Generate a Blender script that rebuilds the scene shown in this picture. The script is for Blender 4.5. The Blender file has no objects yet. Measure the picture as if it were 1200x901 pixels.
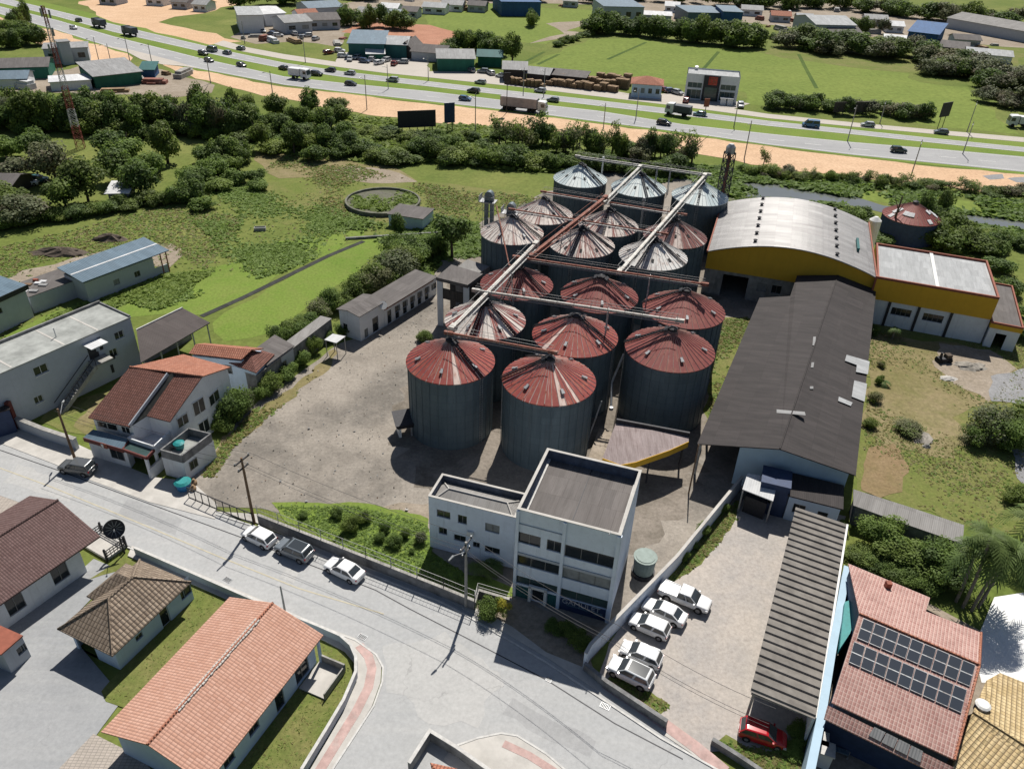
import bpy, bmesh, math, random
import numpy as np
from mathutils import Vector, Matrix

random.seed(7); RNG = np.random.default_rng(11)
C = bpy.context.scene.collection
scene = bpy.context.scene
rad = math.radians

# ---------------------------------------------------------------- camera, world, sun, exposure
CAM_H = 55.0
F_PX, CX, CY = 913.0, 600.0, 450.5
def _camera_axes():
    d = Vector((545 - CX, 1840 - CY, F_PX)).normalized()          # straight down, seen in the photograph
    fwd = Vector((0, 0, 1)); fy = (fwd - d * fwd.dot(d)).normalized()
    rx = d.cross(fy)
    return rx, fy, -d
_RX, _RY, _RZ = _camera_axes()                                    # world X, Y, Z in camera (right, down, forward)
cam_data = bpy.data.cameras.new('camera'); cam = bpy.data.objects.new('camera', cam_data); C.objects.link(cam)
cam_data.sensor_width = 36.0; cam_data.lens = 36.0 * F_PX / 1200.0
cam_data.clip_start = 0.5; cam_data.clip_end = 6000
_m = Matrix(((_RX.x, -_RX.y, -_RX.z), (_RY.x, -_RY.y, -_RY.z), (_RZ.x, -_RZ.y, -_RZ.z))).to_4x4()
_m.translation = Vector((0, 0, CAM_H)); cam.matrix_world = _m
scene.camera = cam

SUN_AZ, SUN_EL = 79.0, 54.5                                       # azimuth from +X, counter-clockwise
world = bpy.data.worlds.new('World'); scene.world = world; world.use_nodes = True
_nt = world.node_tree; _bg = _nt.nodes['Background']
_sky = _nt.nodes.new('ShaderNodeTexSky'); _sky.sky_type = 'NISHITA'; _sky.sun_disc = False
_sky.sun_elevation = rad(SUN_EL); _sky.sun_rotation = rad(90 - SUN_AZ)
_sky.altitude = 50; _sky.air_density = 1.0; _sky.dust_density = 1.0
_nt.links.new(_sky.outputs[0], _bg.inputs[0]); _bg.inputs[1].default_value = 0.05
sd = bpy.data.lights.new('sun', 'SUN'); sd.energy = 5.0; sd.angle = rad(0.53); sd.color = (1.0, 0.955, 0.88)
sun = bpy.data.objects.new('sun', sd); C.objects.link(sun)
_dir = Vector((math.cos(rad(SUN_EL)) * math.cos(rad(SUN_AZ)), math.cos(rad(SUN_EL)) * math.sin(rad(SUN_AZ)), math.sin(rad(SUN_EL))))
sun.rotation_euler = (-_dir).to_track_quat('-Z', 'Y').to_euler(); sun.location = (0, 0, 200)
vs = scene.view_settings; vs.view_transform = 'Standard'; vs.look = 'None'; vs.gamma = 1; vs.exposure = 0.27
vs.use_curve_mapping = False
scene.cycles.max_bounces = 5; scene.cycles.diffuse_bounces = 2; scene.cycles.glossy_bounces = 2
scene.cycles.transmission_bounces = 2; scene.cycles.transparent_max_bounces = 4; scene.cycles.volume_bounces = 0
scene.cycles.use_denoising = True

def P(x, y, z=0.0):
    """world point at height z that stands where pixel (x, y) of the photograph looks"""
    v = Vector((x - CX, y - CY, F_PX))
    w = Vector((_RX.dot(v), _RY.dot(v), _RZ.dot(v)))
    t = (z - CAM_H) / w.z
    return Vector((w.x * t, w.y * t, z))
def proj(p):
    q = Vector((p[0], p[1], p[2] - CAM_H))
    v = _RX * q.x + _RY * q.y + _RZ * q.z
    return CX + F_PX * v.x / v.z, CY + F_PX * v.y / v.z

# ---------------------------------------------------------------- materials
def hx(s):
    s = s.lstrip('#'); r = []
    for i in (0, 2, 4):
        c = int(s[i:i+2], 16) / 255
        r.append(c / 12.92 if c <= 0.04045 else ((c + 0.055) / 1.055) ** 2.4)
    return tuple(r)
class NT:
    def __init__(self, name, rough=0.85, metal=0.0, spec=0.3):
        self.m = bpy.data.materials.new(name); self.m.use_nodes = True
        self.t = self.m.node_tree; self.b = self.t.nodes['Principled BSDF']
        self.b.inputs['Roughness'].default_value = rough; self.b.inputs['Metallic'].default_value = metal
        self.b.inputs['Specular IOR Level'].default_value = spec
        self._tc = None
    def n(self, typ, **kw):
        x = self.t.nodes.new(typ)
        for k, v in kw.items():
            setattr(x, k, v)
        return x
    def l(self, a, b): self.t.links.new(a, b)
    def tc(self, which):
        if self._tc is None: self._tc = self.n('ShaderNodeTexCoord')
        return self._tc.outputs[which]
    def pos(self):
        return self.n('ShaderNodeNewGeometry').outputs['Position']
    def mapping(self, vec, scale=(1, 1, 1), rot=0.0):
        x = self.n('ShaderNodeMapping'); self.l(vec, x.inputs['Vector']); x.inputs['Scale'].default_value = scale
        x.inputs['Rotation'].default_value = (0, 0, rot); return x.outputs[0]
    def noise(self, vec, scale, detail=4, rough=0.6, dist=0.0):
        x = self.n('ShaderNodeTexNoise'); self.l(vec, x.inputs['Vector']); x.inputs['Scale'].default_value = scale
        x.inputs['Detail'].default_value = detail; x.inputs['Roughness'].default_value = rough
        x.inputs['Distortion'].default_value = dist
        return x.outputs['Fac']
    def ramp(self, fac, lo, hi):
        x = self.n('ShaderNodeMapRange'); self.l(fac, x.inputs['Value'])
        x.inputs['From Min'].default_value = lo; x.inputs['From Max'].default_value = hi
        return x.outputs['Result']
    def math(self, op, a, b=0.0):
        x = self.n('ShaderNodeMath', operation=op)
        for i, v in enumerate((a, b)):
            if isinstance(v, (int, float)): x.inputs[i].default_value = v
            else: self.l(v, x.inputs[i])
        return x.outputs[0]
    def mix(self, fac, a, b):
        x = self.n('ShaderNodeMix', data_type='RGBA')
        for i, v in ((0, fac), (6, a), (7, b)):
            if isinstance(v, (int, float)): x.inputs[i].default_value = v
            elif isinstance(v, tuple): x.inputs[i].default_value = (*v[:3], 1)
            else: self.l(v, x.inputs[i])
        return x.outputs[2]
    def color(self, c):
        if isinstance(c, tuple): self.b.inputs['Base Color'].default_value = (*c[:3], 1)
        else: self.l(c, self.b.inputs['Base Color'])
    def bump(self, h, strength=0.4, dist=0.05):
        x = self.n('ShaderNodeBump'); x.inputs['Strength'].default_value = strength; x.inputs['Distance'].default_value = dist
        self.l(h, x.inputs['Height']); self.l(x.outputs[0], self.b.inputs['Normal'])

def plain(name, col, rough=0.6, metal=0.0, var=0.18, scale=3.0, stain=None, spec=0.3, bump=0.0):
    """painted or raw surface with mottling, and optional stains of another colour"""
    k = NT(name, rough, metal, spec)
    v = k.tc('Object')
    d = tuple(c * (1 - var) for c in col); u = tuple(min(1, c * (1 + var)) for c in col)
    f = k.ramp(k.noise(v, scale, 5, 0.65), 0.3, 0.7)
    c = k.mix(f, d, u)
    if stain:
        sv = k.mapping(v, (1.3, 1.3, 0.35))
        c = k.mix(k.ramp(k.noise(sv, scale * 0.55, 6, 0.7), 0.52, 0.82), c, stain)
    k.color(c)
    if bump: k.bump(k.noise(v, scale * 6, 3), bump, 0.03)
    return k.m

def wall_paint(name, col, dirt=(0.12, 0.11, 0.10), amount=0.5):
    k = NT(name, 0.85, 0, 0.25); v = k.tc('Object')
    base = k.mix(k.ramp(k.noise(v, 0.8, 4), 0.3, 0.7), tuple(c * 0.9 for c in col), col)
    st = k.math('MULTIPLY', k.ramp(k.noise(k.mapping(v, (2.2, 2.2, 0.16)), 1.0, 7, 0.75), 0.52, 0.9), k.ramp(k.noise(v, 0.35, 3), 0.35, 0.65))
    fl = k.ramp(k.noise(v, 2.2, 6, 0.75), 0.5, 0.8)
    base = k.mix(k.math('MULTIPLY', fl, amount*0.5), base, tuple(c*0.6 for c in col))
    k.color(k.mix(k.math('MULTIPLY', st, amount), base, dirt))
    return k.m

def tiles(name, a, b, grout, tw=0.24, th=0.38, dirt=(0.05, 0.04, 0.035), dirt_amt=0.5, bumps=0.9):
    """clay roof tiles: UV in metres, u along the eave, v up the slope"""
    k = NT(name, 0.85, 0, 0.25); uv = k.tc('UV')
    br = k.n('ShaderNodeTexBrick'); k.l(uv, br.inputs['Vector']); br.offset = 0.0; br.squash = 1.0
    br.inputs['Scale'].default_value = 1.0; br.inputs['Brick Width'].default_value = tw; br.inputs['Row Height'].default_value = th
    br.inputs['Mortar Size'].default_value = 0.035; br.inputs['Mortar Smooth'].default_value = 0.6
    br.inputs['Color1'].default_value = (*a, 1); br.inputs['Color2'].default_value = (*b, 1); br.inputs['Mortar'].default_value = (*grout, 1)
    big = k.ramp(k.noise(k.tc('Object'), 0.55, 6, 0.7), 0.45, 0.75)
    c = k.mix(k.math('MULTIPLY', big, dirt_amt), br.outputs['Color'], dirt)
    sm = k.ramp(k.noise(k.tc('Object'), 4.0, 4, 0.7), 0.3, 0.8)
    c = k.mix(k.math('MULTIPLY', sm, 0.25), c, tuple(min(1, x * 1.6) for x in a))
    k.color(c)
    wv = k.n('ShaderNodeTexWave', wave_type='BANDS', bands_direction='X', wave_profile='SIN')
    k.l(uv, wv.inputs['Vector']); wv.inputs['Scale'].default_value = 2 * math.pi / 20 / tw
    k.bump(k.math('ADD', wv.outputs['Fac'], k.math('MULTIPLY', br.outputs['Fac'], -0.6)), bumps, 0.06)
    return k.m

def corrugated(name, a, b, period=0.18, streak=None, rough=0.7, metal=0.0, amt=0.6, nscale=1.0):
    """sheet roofing: UV in metres, ribs run up the slope, stains run down it; sheets differ in tone"""
    k = NT(name, rough, metal, 0.3); uv = k.tc('UV')
    n1 = k.ramp(k.noise(k.mapping(uv, (1.4, 0.25, 1)), 1.0 * nscale, 6, 0.7), 0.3, 0.72)
    c = k.mix(n1, a, b)
    ck = k.n('ShaderNodeTexBrick'); k.l(uv, ck.inputs['Vector']); ck.offset = 0.5
    ck.inputs['Scale'].default_value = 1; ck.inputs['Brick Width'].default_value = 1.1; ck.inputs['Row Height'].default_value = 2.4
    ck.inputs['Mortar Size'].default_value = 0.02; ck.inputs['Color1'].default_value = (0.72, 0.72, 0.72, 1); ck.inputs['Color2'].default_value = (1, 1, 1, 1)
    ck.inputs['Mortar'].default_value = (0.62, 0.6, 0.6, 1)
    x = k.n('ShaderNodeMix', data_type='RGBA', blend_type='MULTIPLY'); x.inputs[0].default_value = 0.75
    k.l(c, x.inputs[6]); k.l(ck.outputs['Color'], x.inputs[7]); c = x.outputs[2]
    if streak:
        s = k.ramp(k.noise(k.mapping(uv, (2.2, 0.18, 1)), 0.9 * nscale, 7, 0.75), 0.52, 0.75)
        c = k.mix(k.math('MULTIPLY', s, amt), c, streak)
    k.color(c)
    wv = k.n('ShaderNodeTexWave', wave_type='BANDS', bands_direction='X', wave_profile='SIN')
    k.l(uv, wv.inputs['Vector']); wv.inputs['Scale'].default_value = 2 * math.pi / 20 / period
    k.bump(wv.outputs['Fac'], 0.5, 0.05)
    return k.m

def ground_mat(name, cols, scales=(0.035, 0.3, 2.0), rough=0.95, bump=0.5, lo=0.36, hi=0.64, fine=0.55):
    """loose ground: three colours mixed by noise of three sizes, in world metres"""
    k = NT(name, rough, 0, 0.1); v = k.pos()
    c = k.mix(k.ramp(k.noise(v, scales[0], 5, 0.6, 0.4), lo, hi), cols[0], cols[1])
    c = k.mix(k.math('MULTIPLY', k.ramp(k.noise(v, scales[1], 6, 0.7), lo, hi + 0.08), 0.75), c, cols[2])
    f = k.noise(v, scales[2], 9, 0.78)
    x = k.n('ShaderNodeMix', data_type='RGBA', blend_type='OVERLAY'); x.inputs[0].default_value = fine
    k.l(c, x.inputs[6]); k.l(k.ramp(f, 0.15, 0.85), x.inputs[7])
    k.color(x.outputs[2])
    if bump: k.bump(k.noise(v, scales[2]*2.5, 4, 0.8), bump, 0.05)
    return k.m

def leaf_mat(name, dark, light, trans=0.25):
    k = NT(name, 0.65, 0, 0.25); v = k.pos()
    inf = k.n('ShaderNodeObjectInfo')
    f = k.math('ADD', k.math('MULTIPLY', k.ramp(k.noise(v, 0.9, 4, 0.7), 0.3, 0.7), 0.6), k.math('MULTIPLY', inf.outputs['Random'], 0.4))
    c = k.mix(f, dark, light); h2 = k.math('FRACT', k.math('MULTIPLY', inf.outputs['Random'], 7.3)); c = k.mix(k.math('MULTIPLY', k.ramp(h2, 0.45, 1.0), 0.5), c, tuple(x*y for x, y in zip(light, (1.25, 1.0, 0.8)))); k.color(c)
    tr = k.n('ShaderNodeBsdfTranslucent'); k.l(k.mix(0.35, c, tuple(min(1, x * 1.4) for x in light)), tr.inputs['Color'])
    mx = k.n('ShaderNodeMixShader'); mx.inputs[0].default_value = trans
    out = [n for n in k.t.nodes if n.type == 'OUTPUT_MATERIAL'][0]
    k.l(k.b.outputs[0], mx.inputs[1]); k.l(tr.outputs[0], mx.inputs[2]); k.l(mx.outputs[0], out.inputs['Surface'])
    return k.m

M = {}
M['white'] = wall_paint('white_paint', (0.70, 0.72, 0.74), (0.18, 0.17, 0.16), 0.75)
M['blind'] = plain('drawn_blind', (0.24, 0.25, 0.25), 0.7, 0, 0.2, 2)
M['cistern'] = plain('grey_green_plastic', (0.20, 0.25, 0.23), 0.6, 0, 0.2, 1.5)
M['office'] = wall_paint('office_paint', (0.68, 0.75, 0.85), (0.13, 0.13, 0.14), 0.8)
M['skyblue'] = wall_paint('sky_blue_paint', (0.40, 0.53, 0.63), (0.25, 0.27, 0.28), 0.35)
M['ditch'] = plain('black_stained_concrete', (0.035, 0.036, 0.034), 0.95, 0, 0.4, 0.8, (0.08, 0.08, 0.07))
M['blueish'] = wall_paint('pale_blue_paint', (0.50, 0.61, 0.74), (0.16, 0.16, 0.17), 0.4)
M['greywall'] = wall_paint('grey_render', (0.42, 0.45, 0.49), (0.12, 0.12, 0.12), 0.4)
M['concrete'] = plain('raw_concrete', (0.30, 0.29, 0.27), 0.9, 0, 0.3, 1.2, (0.09, 0.085, 0.08))
M['oldwall'] = plain('weathered_wall', (0.19, 0.19, 0.19), 0.9, 0, 0.4, 1.0, (0.05, 0.05, 0.05))
M['heapstone'] = plain('heap_stone', (0.24, 0.22, 0.19), 0.95, 0, 0.4, 1.6, (0.36, 0.33, 0.29))
M['kerb'] = plain('kerb_concrete', (0.5, 0.49, 0.47), 0.9, 0, 0.2, 2.0)
M['dark'] = plain('dark_metal', (0.035, 0.035, 0.04), 0.6, 0.2, 0.3, 4)
M['black'] = plain('black_rubber', (0.015, 0.015, 0.016), 0.8, 0, 0.2, 4)
M['steel'] = plain('weathered_steel', (0.32, 0.33, 0.34), 0.5, 0.4, 0.3, 3, (0.12, 0.06, 0.035))
M['palepipe'] = plain('pale_duct', (0.38, 0.37, 0.345), 0.55, 0.15, 0.25, 1.5, (0.2, 0.10, 0.06))
M['rustpipe'] = plain('rusted_duct', (0.22, 0.085, 0.06), 0.75, 0.1, 0.4, 1.5, (0.32, 0.27, 0.24))
M['glass'] = plain('window_glass', (0.02, 0.025, 0.028), 0.08, 0, 0.3, 0.6, spec=0.5)
M['greenglass'] = plain('green_tinted_glass', (0.045, 0.075, 0.072), 0.2, 0, 0.25, 0.6, spec=0.5)
M['frame'] = plain('window_frame', (0.2, 0.2, 0.2), 0.5, 0.3, 0.1, 4)
M['whiteframe'] = plain('white_frame', (0.65, 0.65, 0.63), 0.5, 0, 0.1, 4)
M['wood'] = plain('timber', (0.16, 0.10, 0.06), 0.8, 0, 0.35, 3)
M['palewood'] = plain('sawn_timber', (0.27, 0.185, 0.11), 0.85, 0, 0.45, 0.8, (0.09, 0.06, 0.04))
M['bark'] = plain('bark', (0.09, 0.07, 0.055), 0.9, 0, 0.3, 3)
M['palmbark'] = plain('palm_bark', (0.20, 0.18, 0.15), 0.9, 0, 0.3, 3)
M['yellow'] = wall_paint('ochre_paint', (0.62, 0.36, 0.035), (0.16, 0.09, 0.03), 0.5)
M['redtrim'] = plain('red_brown_trim', (0.25, 0.08, 0.05), 0.7, 0, 0.2, 2)
M['maroon'] = plain('maroon_fascia', (0.13, 0.035, 0.03), 0.7, 0, 0.2, 2)
M['teal'] = plain('teal_plastic', (0.02, 0.22, 0.22), 0.5, 0, 0.15, 3)
M['bluebin'] = plain('blue_plastic', (0.03, 0.16, 0.36), 0.45, 0, 0.15, 3)
M['orange'] = plain('orange_plastic', (0.55, 0.13, 0.02), 0.5, 0, 0.2, 2)
M['navy'] = plain('navy_paint', (0.03, 0.05, 0.11), 0.6, 0, 0.2, 2)
M['greenshed'] = corrugated('green_sheet', (0.02, 0.13, 0.09), (0.03, 0.17, 0.12), 0.3)
M['blueshed'] = corrugated('blue_sheet', (0.03, 0.09, 0.22), (0.04, 0.12, 0.28), 0.3)
M['tealshed'] = corrugated('teal_sheet', (0.02, 0.10, 0.10), (0.03, 0.14, 0.14), 0.3)
M['darkshed'] = corrugated('dark_boards', (0.035, 0.032, 0.03), (0.07, 0.06, 0.055), 0.3)
M['graysheet'] = corrugated('grey_sheet', (0.22, 0.22, 0.22), (0.36, 0.36, 0.36), 0.2, (0.10, 0.09, 0.085), 0.7)
M['whitesheet'] = corrugated('white_sheet', (0.55, 0.56, 0.57), (0.72, 0.72, 0.72), 0.25)
M['bluesheet'] = corrugated('pale_blue_sheet', (0.10, 0.155, 0.20), (0.15, 0.21, 0.265), 0.3, (0.07, 0.10, 0.13), 0.5)
M['darkroof'] = corrugated('old_fibre_cement', (0.032, 0.028, 0.028), (0.062, 0.053, 0.052), 0.18, (0.035, 0.03, 0.032), 0.8, 0, 0.55)
M['officeroof'] = corrugated('office_fibre_cement', (0.13, 0.118, 0.112), (0.19, 0.172, 0.165), 0.18, (0.075, 0.065, 0.06), 0.85, 0, 0.6)
M['rowroof'] = corrugated('stained_fibre_cement', (0.11, 0.10, 0.095), (0.17, 0.155, 0.15), 0.18, (0.06, 0.05, 0.05), 0.85, 0, 0.6)
M['annexroof'] = corrugated('grey_fibre_cement', (0.22, 0.21, 0.20), (0.30, 0.29, 0.28), 0.18, (0.14, 0.13, 0.12), 0.85, 0, 0.6)
M['archroof'] = corrugated('galvanised_arch_roof', (0.30, 0.29, 0.285), (0.42, 0.41, 0.405), 0.12, (0.19, 0.17, 0.165), 0.45, 0.25, 0.8, 0.6)
M['flatroof'] = corrugated('pale_fibre_cement', (0.33, 0.34, 0.345), (0.46, 0.47, 0.475), 0.18, (0.24, 0.24, 0.245), 0.8, 0, 0.7)
M['pinkroof'] = corrugated('stained_pink_sheet', (0.20, 0.155, 0.15), (0.36, 0.30, 0.295), 0.2, (0.11, 0.07, 0.065), 0.75, 0, 0.85, 1.6)
M['ribroof'] = plain('ribbed_fibre_cement', (0.19, 0.175, 0.158), 0.9, 0, 0.25, 0.8, (0.11, 0.098, 0.09))
M['carportroof'] = corrugated('brown_fibre_cement', (0.075, 0.062, 0.06), (0.10, 0.085, 0.08), 0.18, (0.06, 0.05, 0.05), 0.85)
M['whiteslab'] = plain('white_concrete', (0.72, 0.72, 0.71), 0.9, 0, 0.08, 1.0)
M['slab'] = plain('roof_slab', (0.30, 0.31, 0.295), 0.9, 0, 0.3, 0.5, (0.17, 0.18, 0.17))
M['orangetile'] = tiles('orange_clay_tile', (0.42, 0.235, 0.17), (0.50, 0.305, 0.235), (0.30, 0.165, 0.125), 0.24, 0.40, (0.30, 0.145, 0.105), 0.4, 0.35)
M['pinktile'] = tiles('pink_clay_tile', (0.30, 0.155, 0.135), (0.40, 0.245, 0.215), (0.54, 0.41, 0.36), 0.26, 0.34, (0.17, 0.085, 0.075), 0.5, 0.55)
M['browntile'] = tiles('brown_clay_tile', (0.165, 0.072, 0.055), (0.23, 0.11, 0.088), (0.06, 0.03, 0.026), 0.26, 0.38, (0.07, 0.045, 0.04), 0.5)
M['redtile'] = tiles('red_clay_tile', (0.36, 0.145, 0.09), (0.46, 0.215, 0.145), (0.15, 0.06, 0.045), 0.26, 0.38, (0.20, 0.10, 0.075), 0.5)
M['tantile'] = tiles('tan_cement_tile', (0.20, 0.155, 0.115), (0.30, 0.24, 0.185), (0.06, 0.045, 0.035), 0.34, 0.40, (0.07, 0.055, 0.045), 0.6)
M['goldtile'] = tiles('straw_cement_tile', (0.44, 0.33, 0.17), (0.58, 0.46, 0.27), (0.17, 0.12, 0.07), 0.34, 0.36, (0.26, 0.18, 0.10), 0.5)
M['maroontile'] = tiles('maroon_shingle', (0.105, 0.062, 0.058), (0.155, 0.098, 0.092), (0.07, 0.045, 0.042), 0.22, 0.3, (0.13, 0.09, 0.085), 0.5, 0.4)

# ground
M['meadow'] = ground_mat('meadow_grass', [(0.115, 0.15, 0.032), (0.185, 0.195, 0.06), (0.08, 0.12, 0.026)], (0.02, 0.12, 1.1))
M['pasture'] = ground_mat('pasture_grass', [(0.145, 0.19, 0.042), (0.18, 0.22, 0.052), (0.115, 0.16, 0.034)], (0.012, 0.07, 0.6), lo=0.3, hi=0.7)
M['lawn'] = ground_mat('lawn_grass', [(0.115, 0.185, 0.03), (0.155, 0.22, 0.042), (0.175, 0.205, 0.055)], (0.06, 0.35, 2.5))
M['drygrass'] = ground_mat('dry_grass', [(0.20, 0.165, 0.082), (0.27, 0.215, 0.13), (0.115, 0.125, 0.035)], (0.06, 0.22, 1.8))
M['lot_grass'] = ground_mat('patchy_lawn', [(0.14, 0.165, 0.042), (0.20, 0.18, 0.075), (0.095, 0.135, 0.03)], (0.12, 0.5, 3.0))
M['yard'] = ground_mat('yard_gravel', [(0.25, 0.222, 0.19), (0.165, 0.15, 0.132), (0.33, 0.296, 0.256)], (0.05, 0.16, 2.6), bump=0.3, fine=0.5, lo=0.42, hi=0.58)
M['lot'] = ground_mat('car_park_grit', [(0.385, 0.35, 0.315), (0.32, 0.30, 0.285), (0.44, 0.39, 0.345)], (0.09, 0.2, 2.8), bump=0.25, fine=0.42, lo=0.4, hi=0.6)
M['sand'] = ground_mat('bare_sand', [(0.55, 0.37, 0.235), (0.60, 0.42, 0.28), (0.45, 0.30, 0.19)], (0.03, 0.2, 1.5), bump=0.3)
M['redearth'] = ground_mat('red_earth', [(0.36, 0.17, 0.11), (0.42, 0.22, 0.15), (0.28, 0.14, 0.09)], (0.03, 0.2, 1.5), bump=0.3)
M['dirt'] = ground_mat('bare_dirt', [(0.27, 0.225, 0.175), (0.34, 0.29, 0.24), (0.20, 0.165, 0.12)], (0.08, 0.4, 2.2))
M['apron'] = ground_mat('dark_yard_dirt', [(0.19, 0.165, 0.138), (0.14, 0.122, 0.10), (0.27, 0.235, 0.20)], (0.08, 0.3, 2.6), bump=0.3, lo=0.42, hi=0.58)
M['darkgrass'] = ground_mat('rank_ditch_grass', [(0.06, 0.10, 0.025), (0.09, 0.13, 0.03), (0.05, 0.08, 0.02)], (0.05, 0.3, 1.5))
M['scorched'] = ground_mat('scorched_grass', [(0.22, 0.15, 0.085), (0.18, 0.145, 0.07), (0.26, 0.19, 0.115)], (0.15, 0.6, 2.6))
M['greygravel'] = ground_mat('grey_gravel', [(0.25, 0.25, 0.255), (0.20, 0.20, 0.205), (0.30, 0.30, 0.305)], (0.1, 0.7, 4), bump=0.3)
def road_mat(name, a, b, c, ang=0.0):
    k = NT(name, 0.9, 0, 0.2); v = k.pos()
    base = k.mix(k.ramp(k.noise(v, 0.05, 4), 0.35, 0.65), a, b)
    st = k.mapping(v, (0.06, 1.1, 1), -ang)
    base = k.mix(k.math('MULTIPLY', k.ramp(k.noise(st, 0.8, 5, 0.6), 0.45, 0.75), 0.5), base, c)
    patch = k.ramp(k.noise(v, 0.16, 6, 0.65, 0.5), 0.52, 0.70)
    base = k.mix(k.math('MULTIPLY', patch, 0.35), base, tuple(x * 0.78 for x in a))
    vo = k.n('ShaderNodeTexVoronoi', feature='DISTANCE_TO_EDGE'); wv = k.n('ShaderNodeMix', data_type='VECTOR'); wv.inputs[0].default_value = 0.06
    k.l(v, wv.inputs[4]); nz = k.n('ShaderNodeTexNoise'); k.l(v, nz.inputs['Vector']); nz.inputs['Scale'].default_value = 0.6; nz.inputs['Detail'].default_value = 6; sc = k.n('ShaderNodeVectorMath', operation='SCALE'); k.l(nz.outputs['Color'], sc.inputs[0]); sc.inputs['Scale'].default_value = 40; k.l(sc.outputs[0], wv.inputs[5])
    k.l(wv.outputs[1], vo.inputs['Vector']); vo.inputs['Scale'].default_value = 0.16
    cr = k.math('MULTIPLY', k.math('LESS_THAN', vo.outputs['Distance'], 0.006), k.ramp(k.noise(v, 0.1, 3), 0.48, 0.6)); base = k.mix(k.math('MULTIPLY', cr, 0.25), base, (0.12, 0.12, 0.12))
    oil = k.ramp(k.noise(v, 0.45, 7, 0.75), 0.60, 0.78); base = k.mix(k.math('MULTIPLY', oil, 0.4), base, tuple(x*0.6 for x in a))
    fine = k.noise(v, 3.0, 9, 0.8)
    x = k.n('ShaderNodeMix', data_type='RGBA', blend_type='OVERLAY'); x.inputs[0].default_value = 0.3
    k.l(base, x.inputs[6]); k.l(k.ramp(fine, 0.1, 0.9), x.inputs[7]); k.color(x.outputs[2])
    return k.m
M['street'] = road_mat('worn_street', (0.345, 0.35, 0.352), (0.375, 0.376, 0.374), (0.42, 0.415, 0.405), rad(-27))
M['street_pale'] = road_mat('pale_street_patch', (0.385, 0.385, 0.378), (0.405, 0.40, 0.39), (0.44, 0.43, 0.42), rad(-27))
M['street_dark'] = road_mat('dark_street_patch', (0.30, 0.303, 0.307), (0.33, 0.33, 0.33), (0.36, 0.36, 0.355), rad(-27))
M['parapet_shade'] = plain('shade_painted_lining', (0.09, 0.11, 0.15), 0.9, 0, 0.35, 1.5, (0.05, 0.05, 0.06))  # dark navy colour paints the shadow on the parapet's inner faces
M['highway'] = road_mat('worn_highway', (0.30, 0.30, 0.305), (0.34, 0.34, 0.34), (0.25, 0.25, 0.255), rad(-17))
M['service'] = road_mat('service_road', (0.42, 0.385, 0.34), (0.45, 0.41, 0.365), (0.37, 0.34, 0.31), rad(-17))
M['paved'] = road_mat('paved_yard', (0.27, 0.278, 0.288), (0.32, 0.322, 0.325), (0.37, 0.37, 0.365), rad(60))
M['pavers'] = tiles('small_pavers', (0.34, 0.30, 0.26), (0.40, 0.35, 0.31), (0.22, 0.2, 0.18), 0.35, 0.22, (0.2, 0.18, 0.16), 0.3, 0.2)
M['sidewalk'] = plain('sidewalk_concrete', (0.45, 0.43, 0.40), 0.9, 0, 0.15, 0.6, (0.33, 0.31, 0.29))
M['redpath'] = plain('red_paving', (0.43, 0.30, 0.275), 0.9, 0, 0.25, 1.2, (0.42, 0.37, 0.345))
M['paint_yellow'] = plain('worn_yellow_line', (0.44, 0.40, 0.30), 0.8, 0, 0.15, 2.0)
M['paint_white'] = plain('worn_white_line', (0.6, 0.6, 0.58), 0.8, 0, 0.1, 1.0)
k = NT('canal_water', 0.06, 0, 0.5); k.color(k.mix(k.noise(k.pos(), 0.1), (0.10, 0.11, 0.11), (0.16, 0.165, 0.16)))
k.bump(k.noise(k.pos(), 1.5), 0.08, 0.05); M['water'] = k.m
# foliage
M['leaf_dark'] = leaf_mat('dark_leaves', (0.052, 0.09, 0.026), (0.115, 0.168, 0.045), 0.38)
M['leaf_mid'] = leaf_mat('mid_leaves', (0.082, 0.138, 0.03), (0.165, 0.238, 0.055), 0.4)
M['leaf_light'] = leaf_mat('light_leaves', (0.125, 0.20, 0.042), (0.21, 0.29, 0.068), 0.4)
M['leaf_grey'] = leaf_mat('greyish_leaves', (0.10, 0.12, 0.06), (0.18, 0.20, 0.105), 0.35)
M['leaf_brown'] = leaf_mat('brownish_leaves', (0.075, 0.07, 0.04), (0.15, 0.14, 0.085))
M['leaf_weed'] = leaf_mat('weed_leaves', (0.14, 0.22, 0.045), (0.22, 0.31, 0.075), 0.45)
M['leaf_straw'] = leaf_mat('straw_leaves', (0.19, 0.18, 0.065), (0.29, 0.26, 0.11), 0.4)
M['leaf_yellow'] = leaf_mat('yellow_leaves', (0.22, 0.24, 0.03), (0.36, 0.36, 0.06), 0.3)
M['leaf_palm'] = leaf_mat('palm_leaves', (0.055, 0.10, 0.03), (0.15, 0.22, 0.065), 0.3)

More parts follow.
